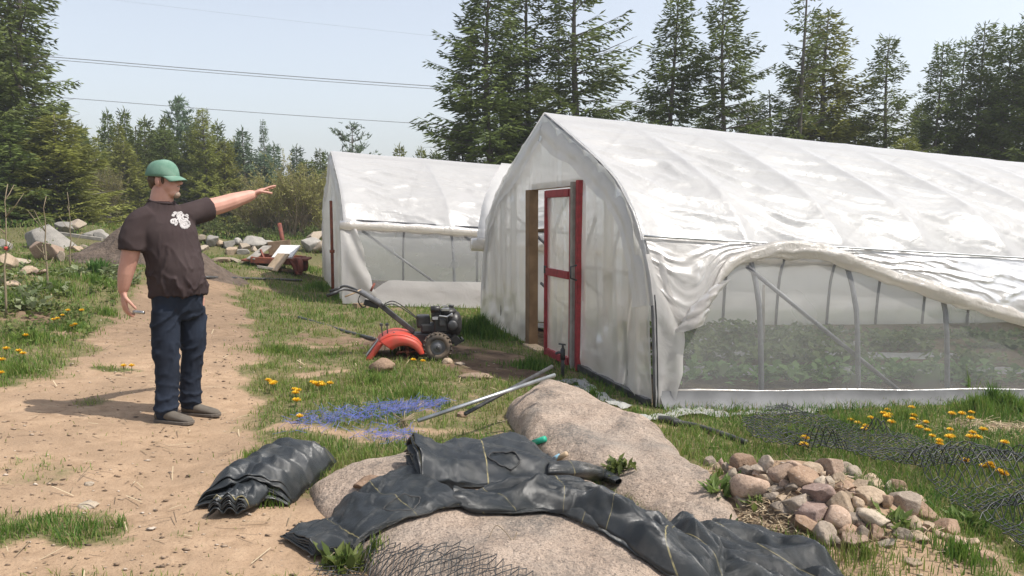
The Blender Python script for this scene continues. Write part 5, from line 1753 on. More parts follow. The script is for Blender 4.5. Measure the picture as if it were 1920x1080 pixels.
# handle shaft, console, bars, levers, cables
hn = MB(); hn.beam(tp(778, 620), tp(704, 555), .075, .055); hn.build('handle_shaft', M['dark_steel'], till, bevel=.008)
cs = MB(); cs.beam(tp(720, 566), tp(682, 541), .20, .05); cs.build('console', M['grey_steel'], till, bevel=.018)
MB().beam(tp(716, 570), tp(690, 562), .10, .06).build('console_box', M['black_plastic'], till, bevel=.008)
for sd in (-1, 1):
    hb = MB(); hb.tube(catmull([tp(686, 546, sd * .06), tp(672, 539, sd * .12), tp(655, 535, sd * .2), tp(643, 540, sd * .24), tp(628, 546, sd * .25)], 6), .0135, 8)
    h_ = hb.build('handlebar', M['dark_steel'], till, True)
    MB().tube([tp(647, 538.5, sd * .23), tp(628, 546, sd * .25)], .019, 10).build('grip', M['black_plastic'], h_, True)
MB().tube([tp(685, 539, -.05), tp(672, 544, -.12), tp(658, 549, -.16)], .010, 6).build('clutch_lever', M['pale_wood'], till, True)
MB().tube([tp(702, 543, .06), tp(709, 529, .1)], .013, 6).build('shift_lever', M['red_rust'], till, True)
for o_, lift in ((-.04, 0), (.03, 4)):
    MB().tube(catmull([tp(722, 570, o_), tp(738, 566 - lift, o_), tp(752, 571 - lift, o_), tp(772, 585 - lift * .5, o_), tp(790, 600, o_)], 5), .006, 5).build('cable', M['black_plastic'], till, True)
for o_ in (-.06, .02):
    MB().tube(catmull([tp(684, 548, o_), tp(680, 560, o_), tp(688, 572, o_), tp(696, 566, o_)], 5), .004, 4).build('wire', M['black_plastic'], till, True)

# ================================================================ rocks and stones
def stone_mat(name, a, b):
    n = NT(name); tc = n.coord()
    sp = n.noise(70, 3, .75, tc)
    oi = n.n('ObjectInfo')
    c = n.ramp(n.noise(6, 5, .6, tc), [(.3, a), (.7, b)])
    c = n.mix(n.ramp(sp, [(.36, .5), (.46, 0.)]), c, tuple(v * .4 for v in a))
    c = n.mix(n.ramp(sp, [(.6, 0.), (.7, .4)]), c, (.6, .55, .5))
    hs = n.n('HueSaturation'); n.link(c, hs.inputs['Color'])
    n.set(hs.inputs['Value'], n.math('MULTIPLY_ADD', oi.outputs['Random'], .5)); hs.inputs['Value'].links[0].from_node.inputs[2].default_value = .75
    return n.pbr(hs.outputs[0], .88, 0, n.bump(n.math('ADD', n.noise(30, 5, .7, tc), n.noise(8, 4, .6, tc)), .7, .012), .25)
ST = {'grey': stone_mat('grey_stone', (.24, .195, .15), (.31, .25, .195)), 'tan': stone_mat('tan_stone', (.30, .225, .155), (.38, .29, .205)), 'pink': stone_mat('pinkish_stone', (.30, .21, .155), (.37, .27, .2)),
      'brown': stone_mat('brown_stone', (.23, .15, .1), (.32, .22, .15)), 'pale': stone_mat('pale_stone', (.32, .265, .2), (.39, .32, .245)), 'purple': stone_mat('purplish_stone', (.24, .17, .14), (.3, .215, .18)), 'bank': stone_mat('quarried_stone', (.23, .215, .19), (.32, .295, .26))}
_ico = None
def ico(sub=3):
    import bmesh
    b = bmesh.new(); bmesh.ops.create_icosphere(b, subdivisions=sub, radius=1.0)
    V = np.array([v.co[:] for v in b.verts]); F = np.array([[v.index for v in f.verts] for f in b.faces]); b.free()
    return V, F
IV, IF = ico(4)
def stone_mesh(seed, size, cuts=7, rough=.09, sharp=.75):
    r = np.random.default_rng(seed)
    V = IV.copy()
    for _ in range(cuts):
        n_ = r.normal(size=3); n_ /= np.linalg.norm(n_); d = r.uniform(sharp, .97)
        k = V @ n_ - d
        V = V - np.outer(np.maximum(k, 0) * .96, n_)
    off = r.uniform(0, 50)
    q = fbm(V[:, 0] * 1.6 + off, V[:, 1] * 1.6 + V[:, 2] * 1.3, seed, 4) - .5
    q2 = fbm(V[:, 0] * 5 + off - V[:, 2] * 3, V[:, 1] * 5 + V[:, 2] * 4, seed + 1, 3) - .5
    V = V * (1 + rough * 3 * q + rough * .55 * q2)[:, None]
    ext = V.max(0) - V.min(0); V = (V - (V.max(0) + V.min(0)) / 2) / ext
    return np_mesh('stone', V * np.array(size), IF)
def stone(name, px, py, w, h, mat, label, seed, cat='stone', group=None, cuts=7, sharp=.75, rough=.09, depth=None, sink=.28, yaw=None, roll=0.0, f=on):
    """px, py: middle of the stone in the photo; w, h: its size in px"""
    p = f(px, py + h * .36)
    k = p.y / FPX
    sx, sz = w * k, h * k * 1.05
    sy = depth if depth else (sx * .55 + sz * .45)
    o = mobj(name, stone_mesh(seed, (sx, sy, sz), cuts, rough, sharp), M_ST(mat))
    o.location = (p.x, p.y + sy * .22, p.z + sz * (.5 - sink) + .0)
    o.rotation_euler = (0, roll, yaw if yaw is not None else random.Random(seed).uniform(-.35, .35))
    return tag(o, label, cat, group)
def M_ST(m): return ST[m] if m in ST else M[m]

PILE = [
    [(110, 145, 70, 60, 'grey'), (160, 150, 60, 75, 'purple'), (207, 172, 62, 62, 'pale'), (300, 135, 140, 84, 'brown'), (427, 150, 80, 95, 'grey'), (520, 205, 135, 95, 'pink'), (595, 165, 92, 58, 'pink'), (645, 228, 165, 120, 'brown'),
     (700, 180, 104, 72, 'tan'), (797, 163, 134, 112, 'pink'), (895, 185, 84, 84, 'grey'), (945, 213, 92, 88, 'pale'), (1035, 240, 92, 52, 'tan')],
    [(230, 215, 84, 74, 'pale'), (320, 190, 112, 40, 'grey'), (402, 188, 104, 46, 'grey'), (335, 282, 196, 145, 'pink'), (422, 247, 96, 66, 'tan'), (505, 252, 66, 46, 'grey'), (756, 262, 94, 76, 'pale'), (800, 256, 46, 74, 'pale'),
     (850, 237, 74, 64, 'tan'), (880, 287, 104, 66, 'brown'), (976, 277, 98, 62, 'tan'), (1082, 277, 106, 66, 'tan'), (1142, 287, 66, 74, 'pale'), (1192, 282, 96, 80, 'brown')],
    [(472, 347, 94, 58, 'grey'), (484, 302, 94, 36, 'grey'), (590, 292, 84, 56, 'grey'), (748, 332, 160, 122, 'purple'), (622, 387, 156, 130, 'grey'), (872, 382, 136, 146, 'tan'), (912, 346, 54, 64, 'tan'), (958, 376, 64, 74, 'tan'),
     (1041, 336, 156, 96, 'tan'), (1122, 370, 70, 96, 'brown'), (1226, 376, 156, 124, 'grey'), (1306, 371, 76, 76, 'pink')],
    [(296, 366, 96, 66, 'grey'), (516, 412, 116, 94, 'grey'), (522, 366, 66, 62, 'tan'), (702, 440, 178, 114, 'purple'), (842, 470, 138, 136, 'pink'), (932, 470, 76, 76, 'grey'), (976, 436, 76, 64, 'grey'), (1062, 476, 176, 96, 'pale'), (1200, 450, 78, 56, 'tan'),
     (1282, 500, 98, 86, 'tan'), (1372, 520, 66, 54, 'tan'), (1386, 440, 168, 116, 'brown'), (1486, 522, 148, 96, 'brown')],
    [(676, 512, 176, 110, 'brown'), (781, 560, 116, 144, 'grey'), (836, 596, 84, 64, 'grey'), (906, 532, 106, 70, 'brown'), (946, 606, 150, 80, 'pink'), (990, 556, 86, 94, 'grey'), (1082, 556, 96, 84, 'brown'), (1131, 611, 106, 44, 'pale'),
     (1221, 551, 106, 66, 'grey'), (1312, 576, 116, 56, 'tan'), (1431, 566, 64, 44, 'pink'), (1488, 579, 54, 34, 'tan'), (1546, 617, 90, 74, 'pink'), (1632, 610, 60, 44, 'tan')]]
ROWN = ('top row', 'second row down', 'middle row', 'fourth row down', 'bottom row')
CN = {'grey': 'grey', 'tan': 'tan', 'pink': 'pinkish', 'brown': 'brown', 'pale': 'pale', 'purple': 'purplish'}
sd = 1000
for ri, row in enumerate(PILE):
    row = sorted(row)
    for ci, (cx_, cy_, w, h, m) in enumerate(row):
        sd += 1
        if (ci + ri) % 2 == 0 and w > 60:
            fm_ = ('tan', 'grey', 'brown', 'pink')[(ci + 2 * ri) % 4]
            stone('fieldstone', 1300 + (cx_ + .5 * w) / 3.097, 820 + (cy_ + .42 * h) / 3.097, 17 + (sd % 4) * 2.5, 13 + (sd % 3) * 2.5, fm_, 'small stone wedged low beside the %s one, %s in the %s' % (CN[m], which(ci, len(row)), ROWN[ri]), sd + 500, 'stone', 'stones heaped in the pile', cuts=16, sharp=.45, rough=.05, sink=.3, roll=.3)
        size = 'large' if w * h > 14000 else ('small' if w * h < 4600 else 'middling')
        lab = '%s %s stone of the stone pile, %s in the %s' % (size, CN[m], which(ci, len(row)), ROWN[ri])
        stone('fieldstone', 1300 + cx_ / 3.097, 820 + cy_ / 3.097, w / 3.097 * 1.2, h / 3.097 * 1.22, m, lab, sd, 'stone', 'stones heaped in the pile', cuts=rng.choice((12, 16, 20)), sharp=rng.choice((.38, .46, .55)), rough=.05, sink=.30, roll=rng.uniform(-.25, .25))
stone('fieldstone', 1300 + 1715 / 3.097, 820 + 690 / 3.097, 46, 27, 'brown', 'flat earthy stone sunk in the turf right of the stone pile', 1201, sink=.45)
stone('fieldstone', 1300 + 1275 / 3.097, 820 + 715 / 3.097, 40, 20, 'tan', 'flat tan stone sunk in the grass below the stone pile', 1202, sink=.5)
# lone rocks
stone('rock', 715, 688, 50, 30, 'brown', 'rounded brown rock lying in front of the tiller flap', 1301, 'rock', sink=.15)
stone('rock', 838, 677, 22, 15, 'tan', 'small tan stone in front of the tiller wheel', 1302, 'rock', sink=.3)
stone('rock', 862, 681, 22, 8, 'grey', 'flat grey stone chip right of the tiller wheel', 1303, 'rock', sink=.4)
stone('rock', 892, 703, 70, 16, 'pink', 'long low rock half buried near the greenhouse door', 1304, 'rock', sink=.5)
stone('rock', 160, 945, 40, 18, 'pale', 'flat pale stone lying on the bare path', 1305, 'rock', sink=.5, depth=.10)
stone('rock', 165, 905, 20, 10, 'pale', 'small pale stone lying on the path above the flat one', 1306, 'rock', sink=.5)
stone('rock', 690, 905, 60, 30, 'brown', 'heap of reddish crumbled rock on the granite by the folded bundle', 1307, 'rock', sink=.3, f=ons, cuts=16, sharp=.5, rough=.2)
# rubble bank at the back
RB = [(94, 450, 128, 52, 'bank', 'long slab leaning in the rubble, tan top and grey side', .9, .35), (86, 472, 56, 40, 'pink', 'pinkish boulder under the leaning slab', None, 0), (118, 428, 40, 26, 'bank', 'grey rock at the back behind the leaning slab', None, 0),
      (140, 421, 34, 22, 'pale', 'pale rock topmost of the left rubble', None, 0), (170, 440, 44, 22, 'bank', 'grey speckled rock behind the head of the dirt pile', None, 0), (190, 444, 30, 20, 'bank', 'small grey rock at the right end of the left rubble', None, 0),
      (112, 482, 16, 24, 'pale', 'upright pale stub of stone below the leaning slab', None, 0), (140, 466, 30, 12, 'tan', 'tan splinter of rock left of the dirt pile', None, .3), (158, 464, 24, 10, 'pale', 'pale splinter of rock at the foot of the dirt pile', None, .4),
      (52, 508, 34, 20, 'tan', 'tan rock sunk in weeds left of the thin stakes', None, 0), (70, 511, 30, 14, 'pink', 'pinkish rock beside the tan rock in the weeds', None, 0), (32, 490, 40, 16, 'pale', 'pale rubble stone among weeds at the left', None, 0), (6, 492, 34, 36, 'tan', 'tan rock cut by the left edge of the picture', None, 0),
      (4, 462, 30, 30, 'bank', 'grey rock high at the left edge', None, 0), (60, 456, 16, 12, 'tan', 'small tan stone left of the leaning slab', None, 0), (20, 532, 30, 12, 'tan', 'low tan stone in the weeds by the first stake', None, 0),
      (393, 452, 36, 24, 'bank', 'blocky grey boulder right of the black shirt', None, 0), (375, 447, 22, 16, 'pale', 'pale rock against the black shirt', None, 0), (378, 466, 24, 14, 'pale', 'pale stone low beside the black shirt', None, 0), (412, 456, 20, 14, 'tan', 'tan stone right of the blocky grey boulder', None, 0),
      (427, 458, 22, 20, 'bank', 'leaning stone in the middle of the grey stone row', None, .3), (443, 453, 18, 16, 'bank', 'rounded stone in the middle of the grey stone row', None, 0), (454, 464, 24, 18, 'pale', 'pale rounded stone in front of the long grey block', None, 0), (452, 474, 30, 14, 'bank', 'low stone in front of the pale rounded stone', None, 0),
      (473, 454, 52, 24, 'bank', 'long flat grey block on top of the stone row', .7, .12), (475, 468, 16, 14, 'pale', 'small white stone left of the rusty cart', None, 0), (500, 457, 40, 14, 'bank', 'grey rock behind the rusty cart', None, 0), (432, 472, 20, 22, 'tan', 'upright tan stone in the stone row', None, .2),
      (440, 489, 30, 8, 'pale', 'broken board like splinter of stone at the foot of the stone row', None, .4), (413, 487, 34, 10, 'tan', 'low earth covered stone at the foot of the stone row', None, 0),
      (590, 444, 34, 22, 'pale', 'pale layered rock between the willow and the far greenhouse', None, 0), (582, 458, 40, 26, 'bank', 'grey boulder beside the far greenhouse gable', None, 0), (597, 462, 30, 22, 'pale', 'pale rock tucked against the far greenhouse gable', None, 0)]
for i, (px, py, w, h, m, lab, dp, roll) in enumerate(RB):
    stone('rubble_rock', px, py, w, h, m, lab, 1400 + i, 'rock', 'rocks along the edge of the wood', cuts=16, sharp=.42, rough=.06, depth=dp, sink=.2, roll=roll)
# dirt pile
DP0 = on(235, 492)
X, Y = np.meshgrid(np.linspace(-1.9, 2.6, 90), np.linspace(-1.0, 1.6, 60), indexing='ij')
hh = 1.05 * np.exp(-((X / 0.95) ** 2 + ((Y - .3) / .75) ** 2)) + .55 * np.exp(-(((X - 1.2) / 1.0) ** 2 + ((Y - .3) / .7) ** 2))
hh = .66 * hh * (1 + .5 * (fbm(X * 2, Y * 2, 900) - .5)) + .12 * (fbm(X * 6, Y * 6, 901, 3) - .5) - .12
M['dark_soil'] = simple('heaped_soil', (.075, .055, .042), (.135, .1, .075), 7, .95, bump=.9, bscale=18, bdist=.04)
tag(mobj('soil_heap', grid_mesh('soil_heap', np.stack([X + DP0.x, Y + DP0.y, hh + gz(X + DP0.x, Y + DP0.y)], -1)), M['dark_soil']), 'low heap of dark brown soil behind the man', 'soil heap')

# ================================================================ folded fabric
n = NT('woven_ground_cover')
uv = n.n('TexCoord').outputs['UV']
sx_ = n.n('SeparateXYZ'); n.link(uv, sx_.inputs[0])
ob = n.coord()
c = n.ramp(n.noise(3.5, 5, .6, ob), [(.3, (.012, .0145, .0155)), (.6, (.022, .026, .027)), (.8, (.045, .049, .048))])
dust = n.noise(7, 5, .65, ob)
c = n.mix(n.ramp(dust, [(.52, 0.), (.74, .4)]), c, (.13, .12, .10))
fr = n.math('ABSOLUTE', n.math('SUBTRACT', n.math('FRACT', n.math('MULTIPLY', sx_.outputs[0], 1.0)), .5))
ln_ = n.math('LESS_THAN', fr, .0055)
c = n.mix(n.math('MULTIPLY', ln_, n.ramp(n.noise(30, 2, .5, ob), [(.35, .25), (.55, .9)])), c, (.36, .30, .13))
wv_ = n.n('TexWave', Scale=95.0, Distortion=0.4); n.link(uv, wv_.inputs['Vector'])
hgt = n.math('ADD', n.math('MULTIPLY', wv_.outputs['Fac'], .10), n.math('ADD', n.noise(5, 4, .55, ob), n.math('MULTIPLY', n.noise(15, 3, .6, ob), .5)))
M['fabric'] = n.pbr(c, .33, 0, n.bump(hgt, .6, .012), .7)
M['fabric_dull'] = simple('woven_ground_cover_dull', (.02, .02, .02), (.05, .048, .045), 5, .65, bump=.4, bscale=25, bdist=.006)


def layers(name, label, quad, nl, gap, zfun, base=None, seed=0, nu=70, nv=46, uvs=(2.0, 1.0), end_drop=0.0, ends=.05, arch=.75, stitch=True, thick=.006):
    """a folded stack: sheet over sheet, every sheet a little out of line with the one below.
    quad: ground corners a0b0, a1b0, a1b1, a0b1; zfun(a, b, q) -> height above what it lies on"""
    A, B, C_, D_ = [np.array(q[:2]) for q in quad]
    Vs, Fs, UVs, o = [], [], [], 0
    for k in range(nl):
        q = k / max(1, nl - 1)
        a, b = np.meshgrid(np.linspace(0, 1, nu), np.linspace(0, 1, nv), indexing='ij')
        e0 = ends * (noise.noise(Vector((k * 1.7, seed, 0))) - .3 + .5 * (1 - q)); e1 = ends * (noise.noise(Vector((k * 1.3, seed, 9))))
        aa = -e0 + a * (1 + e0 + e1) + .03 * (fbm(b * 4, a * 0 + k, seed + 5, 2) - .5) * (1 - a)
        bb = b
        x = (1 - aa) * ((1 - bb) * A[0] + bb * D_[0]) + aa * ((1 - bb) * B[0] + bb * C_[0])
        y = (1 - aa) * ((1 - bb) * A[1] + bb * D_[1]) + aa * ((1 - bb) * B[1] + bb * C_[1])
        edge = 1 - np.abs(2 * b - 1) ** 4
        w = (fbm(x * 7, y * 7, seed + 40, 3) - .5)
        cr = 1 - np.abs(np.sin(np.pi * (3.1 * aa + 2.3 * bb + 3.0 * (fbm(x * 4, y * 4, seed + 44, 2) - .5))))
        zl = gap * (k + .6)
        z = surf(x, y) + zl * (1 - arch + arch * edge) + zfun(aa, bb, q) + (.022 * w + .010 * cr ** 3 + .045 * (facet(x * 6.5 + .06 * k, y * 8, seed + 50) - .5) + .014 * (facet(x * 17, y * 15 + .1 * k, seed + 51) - .5)) * (.35 + .65 * q) + .006
        Vs.append(np.stack([x, y, z], -1).reshape(-1, 3))
        i = np.arange(nu * nv).reshape(nu, nv) + o
        f = np.stack([i[:-1, :-1], i[1:, :-1], i[1:, 1:], i[:-1, 1:]], -1).reshape(-1, 4)
        Fs.append(f); UVs.append(np.stack([aa * uvs[0] + .37 * k + .25, bb * uvs[1]], -1).reshape(-1, 2)); o += nu * nv
    V = np.concatenate(Vs); F = np.concatenate(Fs); U_ = np.concatenate(UVs)
    me = np_mesh(name, V, F)
    l = me.uv_layers.new(name='UVMap'); l.data.foreach_set('uv', U_[F.ravel()].astype(np.float32).ravel())
    ob_ = mobj(name, me, M['fabric'])
    s = ob_.modifiers.new('s', 'SOLIDIFY'); s.thickness = thick; s.offset = -1
    tag(ob_, label, 'ground cover')
    return ob_


# left bundle
wav = lambda a, b, s: np.sin(b * 9 + s) * .02 + np.sin(b * 21 + 2 * s) * .007
layers('folded_fabric', 'black folded ground cover bundle lying at the edge of the dirt path', [on(372, 952), on(505, 862), on(632, 872), on(545, 946)], 10, .0125,
       lambda a, b, q: (.03 * np.sin(np.pi * b) + wav(a, b, 1.0) * (1 - a) ** 2 * (.4 + q)) * sstep(-.05, .12, a) - .03 * sstep(.85, 1.02, a) * q, seed=3, uvs=(1.0, 2.0), ends=.10, arch=.82)
# loose tongue of sheets hanging out of its front end
layers('folded_fabric', 'frayed fan of fabric edges sticking out of the front of the left bundle', [on(392, 972), on(452, 938), on(500, 950), on(462, 972)], 7, .011,
       lambda a, b, q: .035 * np.abs(np.sin(b * 8 + q)) * (1 - a) + .035 * a, seed=4, nu=30, nv=40, uvs=(.3, .6), ends=.2, arch=.7)
# middle flat sheet
Q = [ons(528, 1012), ons(752, 888), ons(868, 958), ons(588, 1052)]
layers('folded_fabric', 'flat folded black fabric with a torn hole, draped down the left of the granite', Q, 5, .010, lambda a, b, q: .012 * np.sin(a * 7) * q + .012, seed=5, uvs=(2.6, 1.0), ends=.05, arch=.7)
# top stack
Q = [ons(770, 905), ons(1035, 898), ons(1010, 858), ons(772, 862)]
Q = [ons(790, 925), ons(1052, 905), ons(1022, 862), ons(762, 868)]
layers('folded_fabric', 'thick stack of folded black fabric on top of the granite with a slit hole', Q, 8, .0125,
       lambda a, b, q: (.055 * sstep(.22, 0, a) * (.25 + q) * sstep(0, .5, b) + wav(a, 1 - b, 2.0) * (.25 + .5 * q) * sstep(.45, 0, b) + .012) - .04 * sstep(.86, 1.0, a) * q, seed=6, uvs=(1.4, 1.0), ends=.06, arch=.72)
# roll behind it
def crinkle_tube(name, label, pts, rr, flat, seed, seg=40, tw=.8, amp=.22, uvk=3.0, rest=True):
    c = catmull([Vector(p) for p in pts], 14); n_ = len(c)
    r = np.interp(np.linspace(0, len(rr) - 1, n_), range(len(rr)), rr); fl = np.interp(np.linspace(0, len(flat) - 1, n_), range(len(flat)), flat)
    V = np.zeros((n_, seg + 1, 3)); UV = np.zeros((n_, seg + 1, 2)); L = 0.0
    for i, p in enumerate(c):
        t = c[min(i + 1, n_ - 1)] - c[max(i - 1, 0)]; t.normalize()
        s = t.cross(Vector((0, 0, 1))).normalized(); u = s.cross(t)
        if i: L += (c[i] - c[i - 1]).length
        for k in range(seg + 1):
            a = 2 * math.pi * k / seg
            d = Vector((math.cos(a), math.sin(a), L * 7))
            nn = noise.noise(Vector((d.x * 1.6, d.y * 1.6, L * 5 + seed))) + .5 * noise.noise(Vector((d.x * 4, d.y * 4, L * 11 + seed)))
            ridge = 1 - abs(math.sin(2.0 * a + L * 6 * tw + 1.5 * nn))
            q = r[i] * (1 + amp * nn + amp * .9 * ridge ** 2)
            pos = p + s * (math.cos(a) * q) + u * (math.sin(a) * q * fl[i])
            zmin = surf1(pos.x, pos.y) + .004
            pos.z = max(pos.z, zmin)
            V[i, k] = pos; UV[i, k] = (L * uvk + .3 * nn * .1, k / seg)
    o = mobj(name, grid_mesh(name, V, UV), M['fabric'])
    return tag(o, label, 'ground cover')
def lie(px, py, h): p = ons(px, py); return Vector((p.x, p.y, p.z + h))
crinkle_tube('rolled_fabric', 'rolled end of black fabric lying behind the long twisted strip', [lie(1030, 900, .05), lie(1075, 900, .055), lie(1120, 903, .05), lie(1160, 914, .035)], [.06, .062, .056, .025], [.75, .75, .75, .6], 3.0, tw=.3, amp=.13, uvk=5)
def ribbon(name, label, pts, widths, nl, gap, top, seed, nv=40):
    """a long folded cloth lying along a line: several sheets, edges hanging to the ground"""
    c = catmull([Vector((p[0], p[1], 0)) for p in pts], 12); n_ = len(c)
    W = np.interp(np.linspace(0, len(widths) - 1, n_), range(len(widths)), widths); T = np.interp(np.linspace(0, len(top) - 1, n_), range(len(top)), top)
    Ls = np.concatenate([[0], np.cumsum([(c[i + 1] - c[i]).length for i in range(n_ - 1)])])
    Vs, Fs, UVs, o = [], [], [], 0
    for k in range(nl):
        q = k / max(1, nl - 1)
        P = np.zeros((n_, nv, 3)); b = np.linspace(-1, 1, nv)
        for i, p in enumerate(c):
            t = c[min(i + 1, n_ - 1)] - c[max(i - 1, 0)]; t.normalize(); sd_2 = Vector((-t.y, t.x, 0))
            sh_ = .03 * noise.noise(Vector((Ls[i] * 2.5, k * 1.7, seed))); ww = W[i] * (.5 + .10 * noise.noise(Vector((Ls[i] * 3, k * 2.2, seed + 5))))
            P[i, :, 0] = p.x + sd_2.x * (b * ww + sh_); P[i, :, 1] = p.y + sd_2.y * (b * ww + sh_)
        L2 = np.repeat(Ls[:, None], nv, 1); B2 = np.repeat(b[None], n_, 0); T2 = np.repeat(T[:, None], nv, 1)
        wob = 2.2 * (fbm(L2 * 3 + seed, B2 * 1.2, seed + 3, 3) - .5)
        # sharp lengthwise folds that wander along the strip
        cr = np.abs(2 * np.abs((B2 * 1.15 + .55 * L2 + wob) % 1 - .5))
        cr2 = np.abs(2 * np.abs((B2 * .8 - 2.1 * L2 + 1.4 * wob) % 1 - .5))
        arch_ = np.clip(1 - np.abs(B2) ** 3.2, 0, 1)
        base = surf(P[..., 0], P[..., 1])
        P[..., 2] = base + .008 + (T2 * (.5 + .4 * cr) * (.55 + .45 * q) + .02 * cr2 * q + (.085 * (facet(P[..., 0] * 7, P[..., 1] * 7, seed + 60) - .5) + .02 * (facet(P[..., 0] * 17, P[..., 1] * 17, seed + 61) - .5)) * (.4 + .6 * q)) * arch_ + gap * k * (.4 + .6 * arch_)
        i = np.arange(n_ * nv).reshape(n_, nv) + o
        Vs.append(P.reshape(-1, 3)); Fs.append(np.stack([i[:-1, :-1], i[1:, :-1], i[1:, 1:], i[:-1, 1:]], -1).reshape(-1, 4))
        UVs.append(np.stack([L2 * 3.0 + .23 * B2 + .3 * k, B2], -1).reshape(-1, 2)); o += n_ * nv
    V = np.concatenate(Vs); F = np.concatenate(Fs); U_ = np.concatenate(UVs)
    me = np_mesh(name, V, F); l = me.uv_layers.new(name='UVMap'); l.data.foreach_set('uv', U_[F.ravel()].astype(np.float32).ravel())
    ob_ = mobj(name, me, M['fabric']); s = ob_.modifiers.new('s', 'SOLIDIFY'); s.thickness = .007; s.offset = 1
    return tag(ob_, label, 'ground cover')
ribbon('twisted_fabric', 'long folded strip of black fabric running down the granite to the lower right', [ons(*q_) for q_ in ((850, 945), (905, 952), (970, 948), (1040, 945), (1105, 957), (1160, 985), (1215, 1022), (1270, 1060), (1330, 1100), (1380, 1130))],
       [.12, .22, .26, .29, .32, .30, .27, .26, .28, .28], 4, .010, [.03, .06, .08, .10, .115, .11, .09, .08, .08, .08], 5)
# crumpled heap at the lower right
def crumple(label, outline, hmax, seed, off=0.0):
    xs = [p[0] for p in outline]; ys = [p[1] for p in outline]
    X, Y = np.meshgrid(np.arange(min(xs), max(xs), .0085), np.arange(min(ys), max(ys), .0085), indexing='ij')
    d = poly_sd(X, Y, outline) + .07 * (fbm(X * 9, Y * 9, seed + 8, 2) - .5)
    t = np.clip(d / .10, 0, 1)
    rr_ = np.random.default_rng(seed)
    wx = X + .05 * (fbm(X * 6, Y * 6, seed + 1, 2) - .5); wy = Y + .05 * (fbm(X * 6, Y * 6, seed + 2, 2) - .5)
    r = .70 * facet(wx * 7.5, wy * 10, seed + 3) + .34 * facet(wx * 17 + .3, wy * 13, seed + 4) + .08 * facet(wx * 34, wy * 30, seed + 5)
    Z = surf(X, Y) + .010 + hmax * (t ** .6) * (.05 + 1.15 * r) + .02 * t
    i = np.arange(X.size).reshape(X.shape)
    k = (d[:-1, :-1] > 0) & (d[1:, :-1] > 0) & (d[1:, 1:] > 0) & (d[:-1, 1:] > 0)
    F = np.stack([i[:-1, :-1], i[1:, :-1], i[1:, 1:], i[:-1, 1:]], -1)[k]
    used = np.unique(F); mp = np.zeros(X.size, int); mp[used] = np.arange(len(used)); F = mp[F]
    me = np_mesh('crumpled_fabric', np.stack([X, Y, Z], -1).reshape(-1, 3)[used], F)
    UV = np.stack([X * 2.1 + Y * 1.4 + .4 * r, Y * 1.5], -1).reshape(-1, 2)[used]
    l = me.uv_layers.new(name='UVMap'); l.data.foreach_set('uv', UV[F.ravel()].astype(np.float32).ravel())
    o = mobj('crumpled_fabric', me, M['fabric'], None, True)
    s = o.modifiers.new('s', 'SOLIDIFY'); s.thickness = .006; s.offset = 1
    return tag(o, label, 'ground cover')
g_ = lambda L_: [tuple(ons(a, b)[:2]) for a, b in L_]
crumple('crumpled black fabric heap between the granite and the stone pile', g_([(1235, 1005), (1330, 1010), (1390, 1022), (1450, 1032), (1500, 1052), (1570, 1075), (1590, 1120), (1480, 1170), (1350, 1150), (1300, 1090)]), .13, 70)

def torn(parent, px, py, rx, ry, seed, yaw=0.0):
    """a torn hole: a dark rim of curled lips standing off the sheet"""
    dg = bpy.context.evaluated_depsgraph_get(); me = parent.data
    bv = BVHTree.FromPolygons([v.co.copy() for v in me.vertices], [tuple(p.vertices) for p in me.polygons])
    h_ = bv.ray_cast(CAM, ray(px, py).normalized())
    if h_[0] is None: print('torn miss', px, py); return
    c = h_[0]; pts, rr = [], []
    for k in range(37):
        a = 2 * math.pi * k / 36; nn = noise.noise(Vector((math.cos(a) * 2, math.sin(a) * 2, seed)))
        u, v = rx * (1 + .3 * nn) * math.cos(a), ry * (1 + .3 * nn) * math.sin(a)
        x, y = c.x + u * math.cos(yaw) - v * math.sin(yaw), c.y + u * math.sin(yaw) + v * math.cos(yaw)
        d = bv.ray_cast(Vector((x, y, 3)), Vector((0, 0, -1)))
        if d[0] is None: continue
        pts.append(d[0] + Vector((0, 0, .006))); rr.append(.003 + .005 * abs(noise.noise(Vector((k * .7, seed, 0)))))
    if len(pts) > 8: MB().tube(pts, rr, 6).build('torn_rim', M['fabric_dull'], parent, True)
_f = {o['label']: o for o in bpy.data.objects if o.name.startswith('folded_fabric') and 'label' in o}
torn([o for l_, o in _f.items() if 'flat folded' in l_][0], 752, 950, .085, .06, 3, .2)
torn([o for l_, o in _f.items() if 'thick stack' in l_][0], 945, 862, .085, .05, 8, .1)
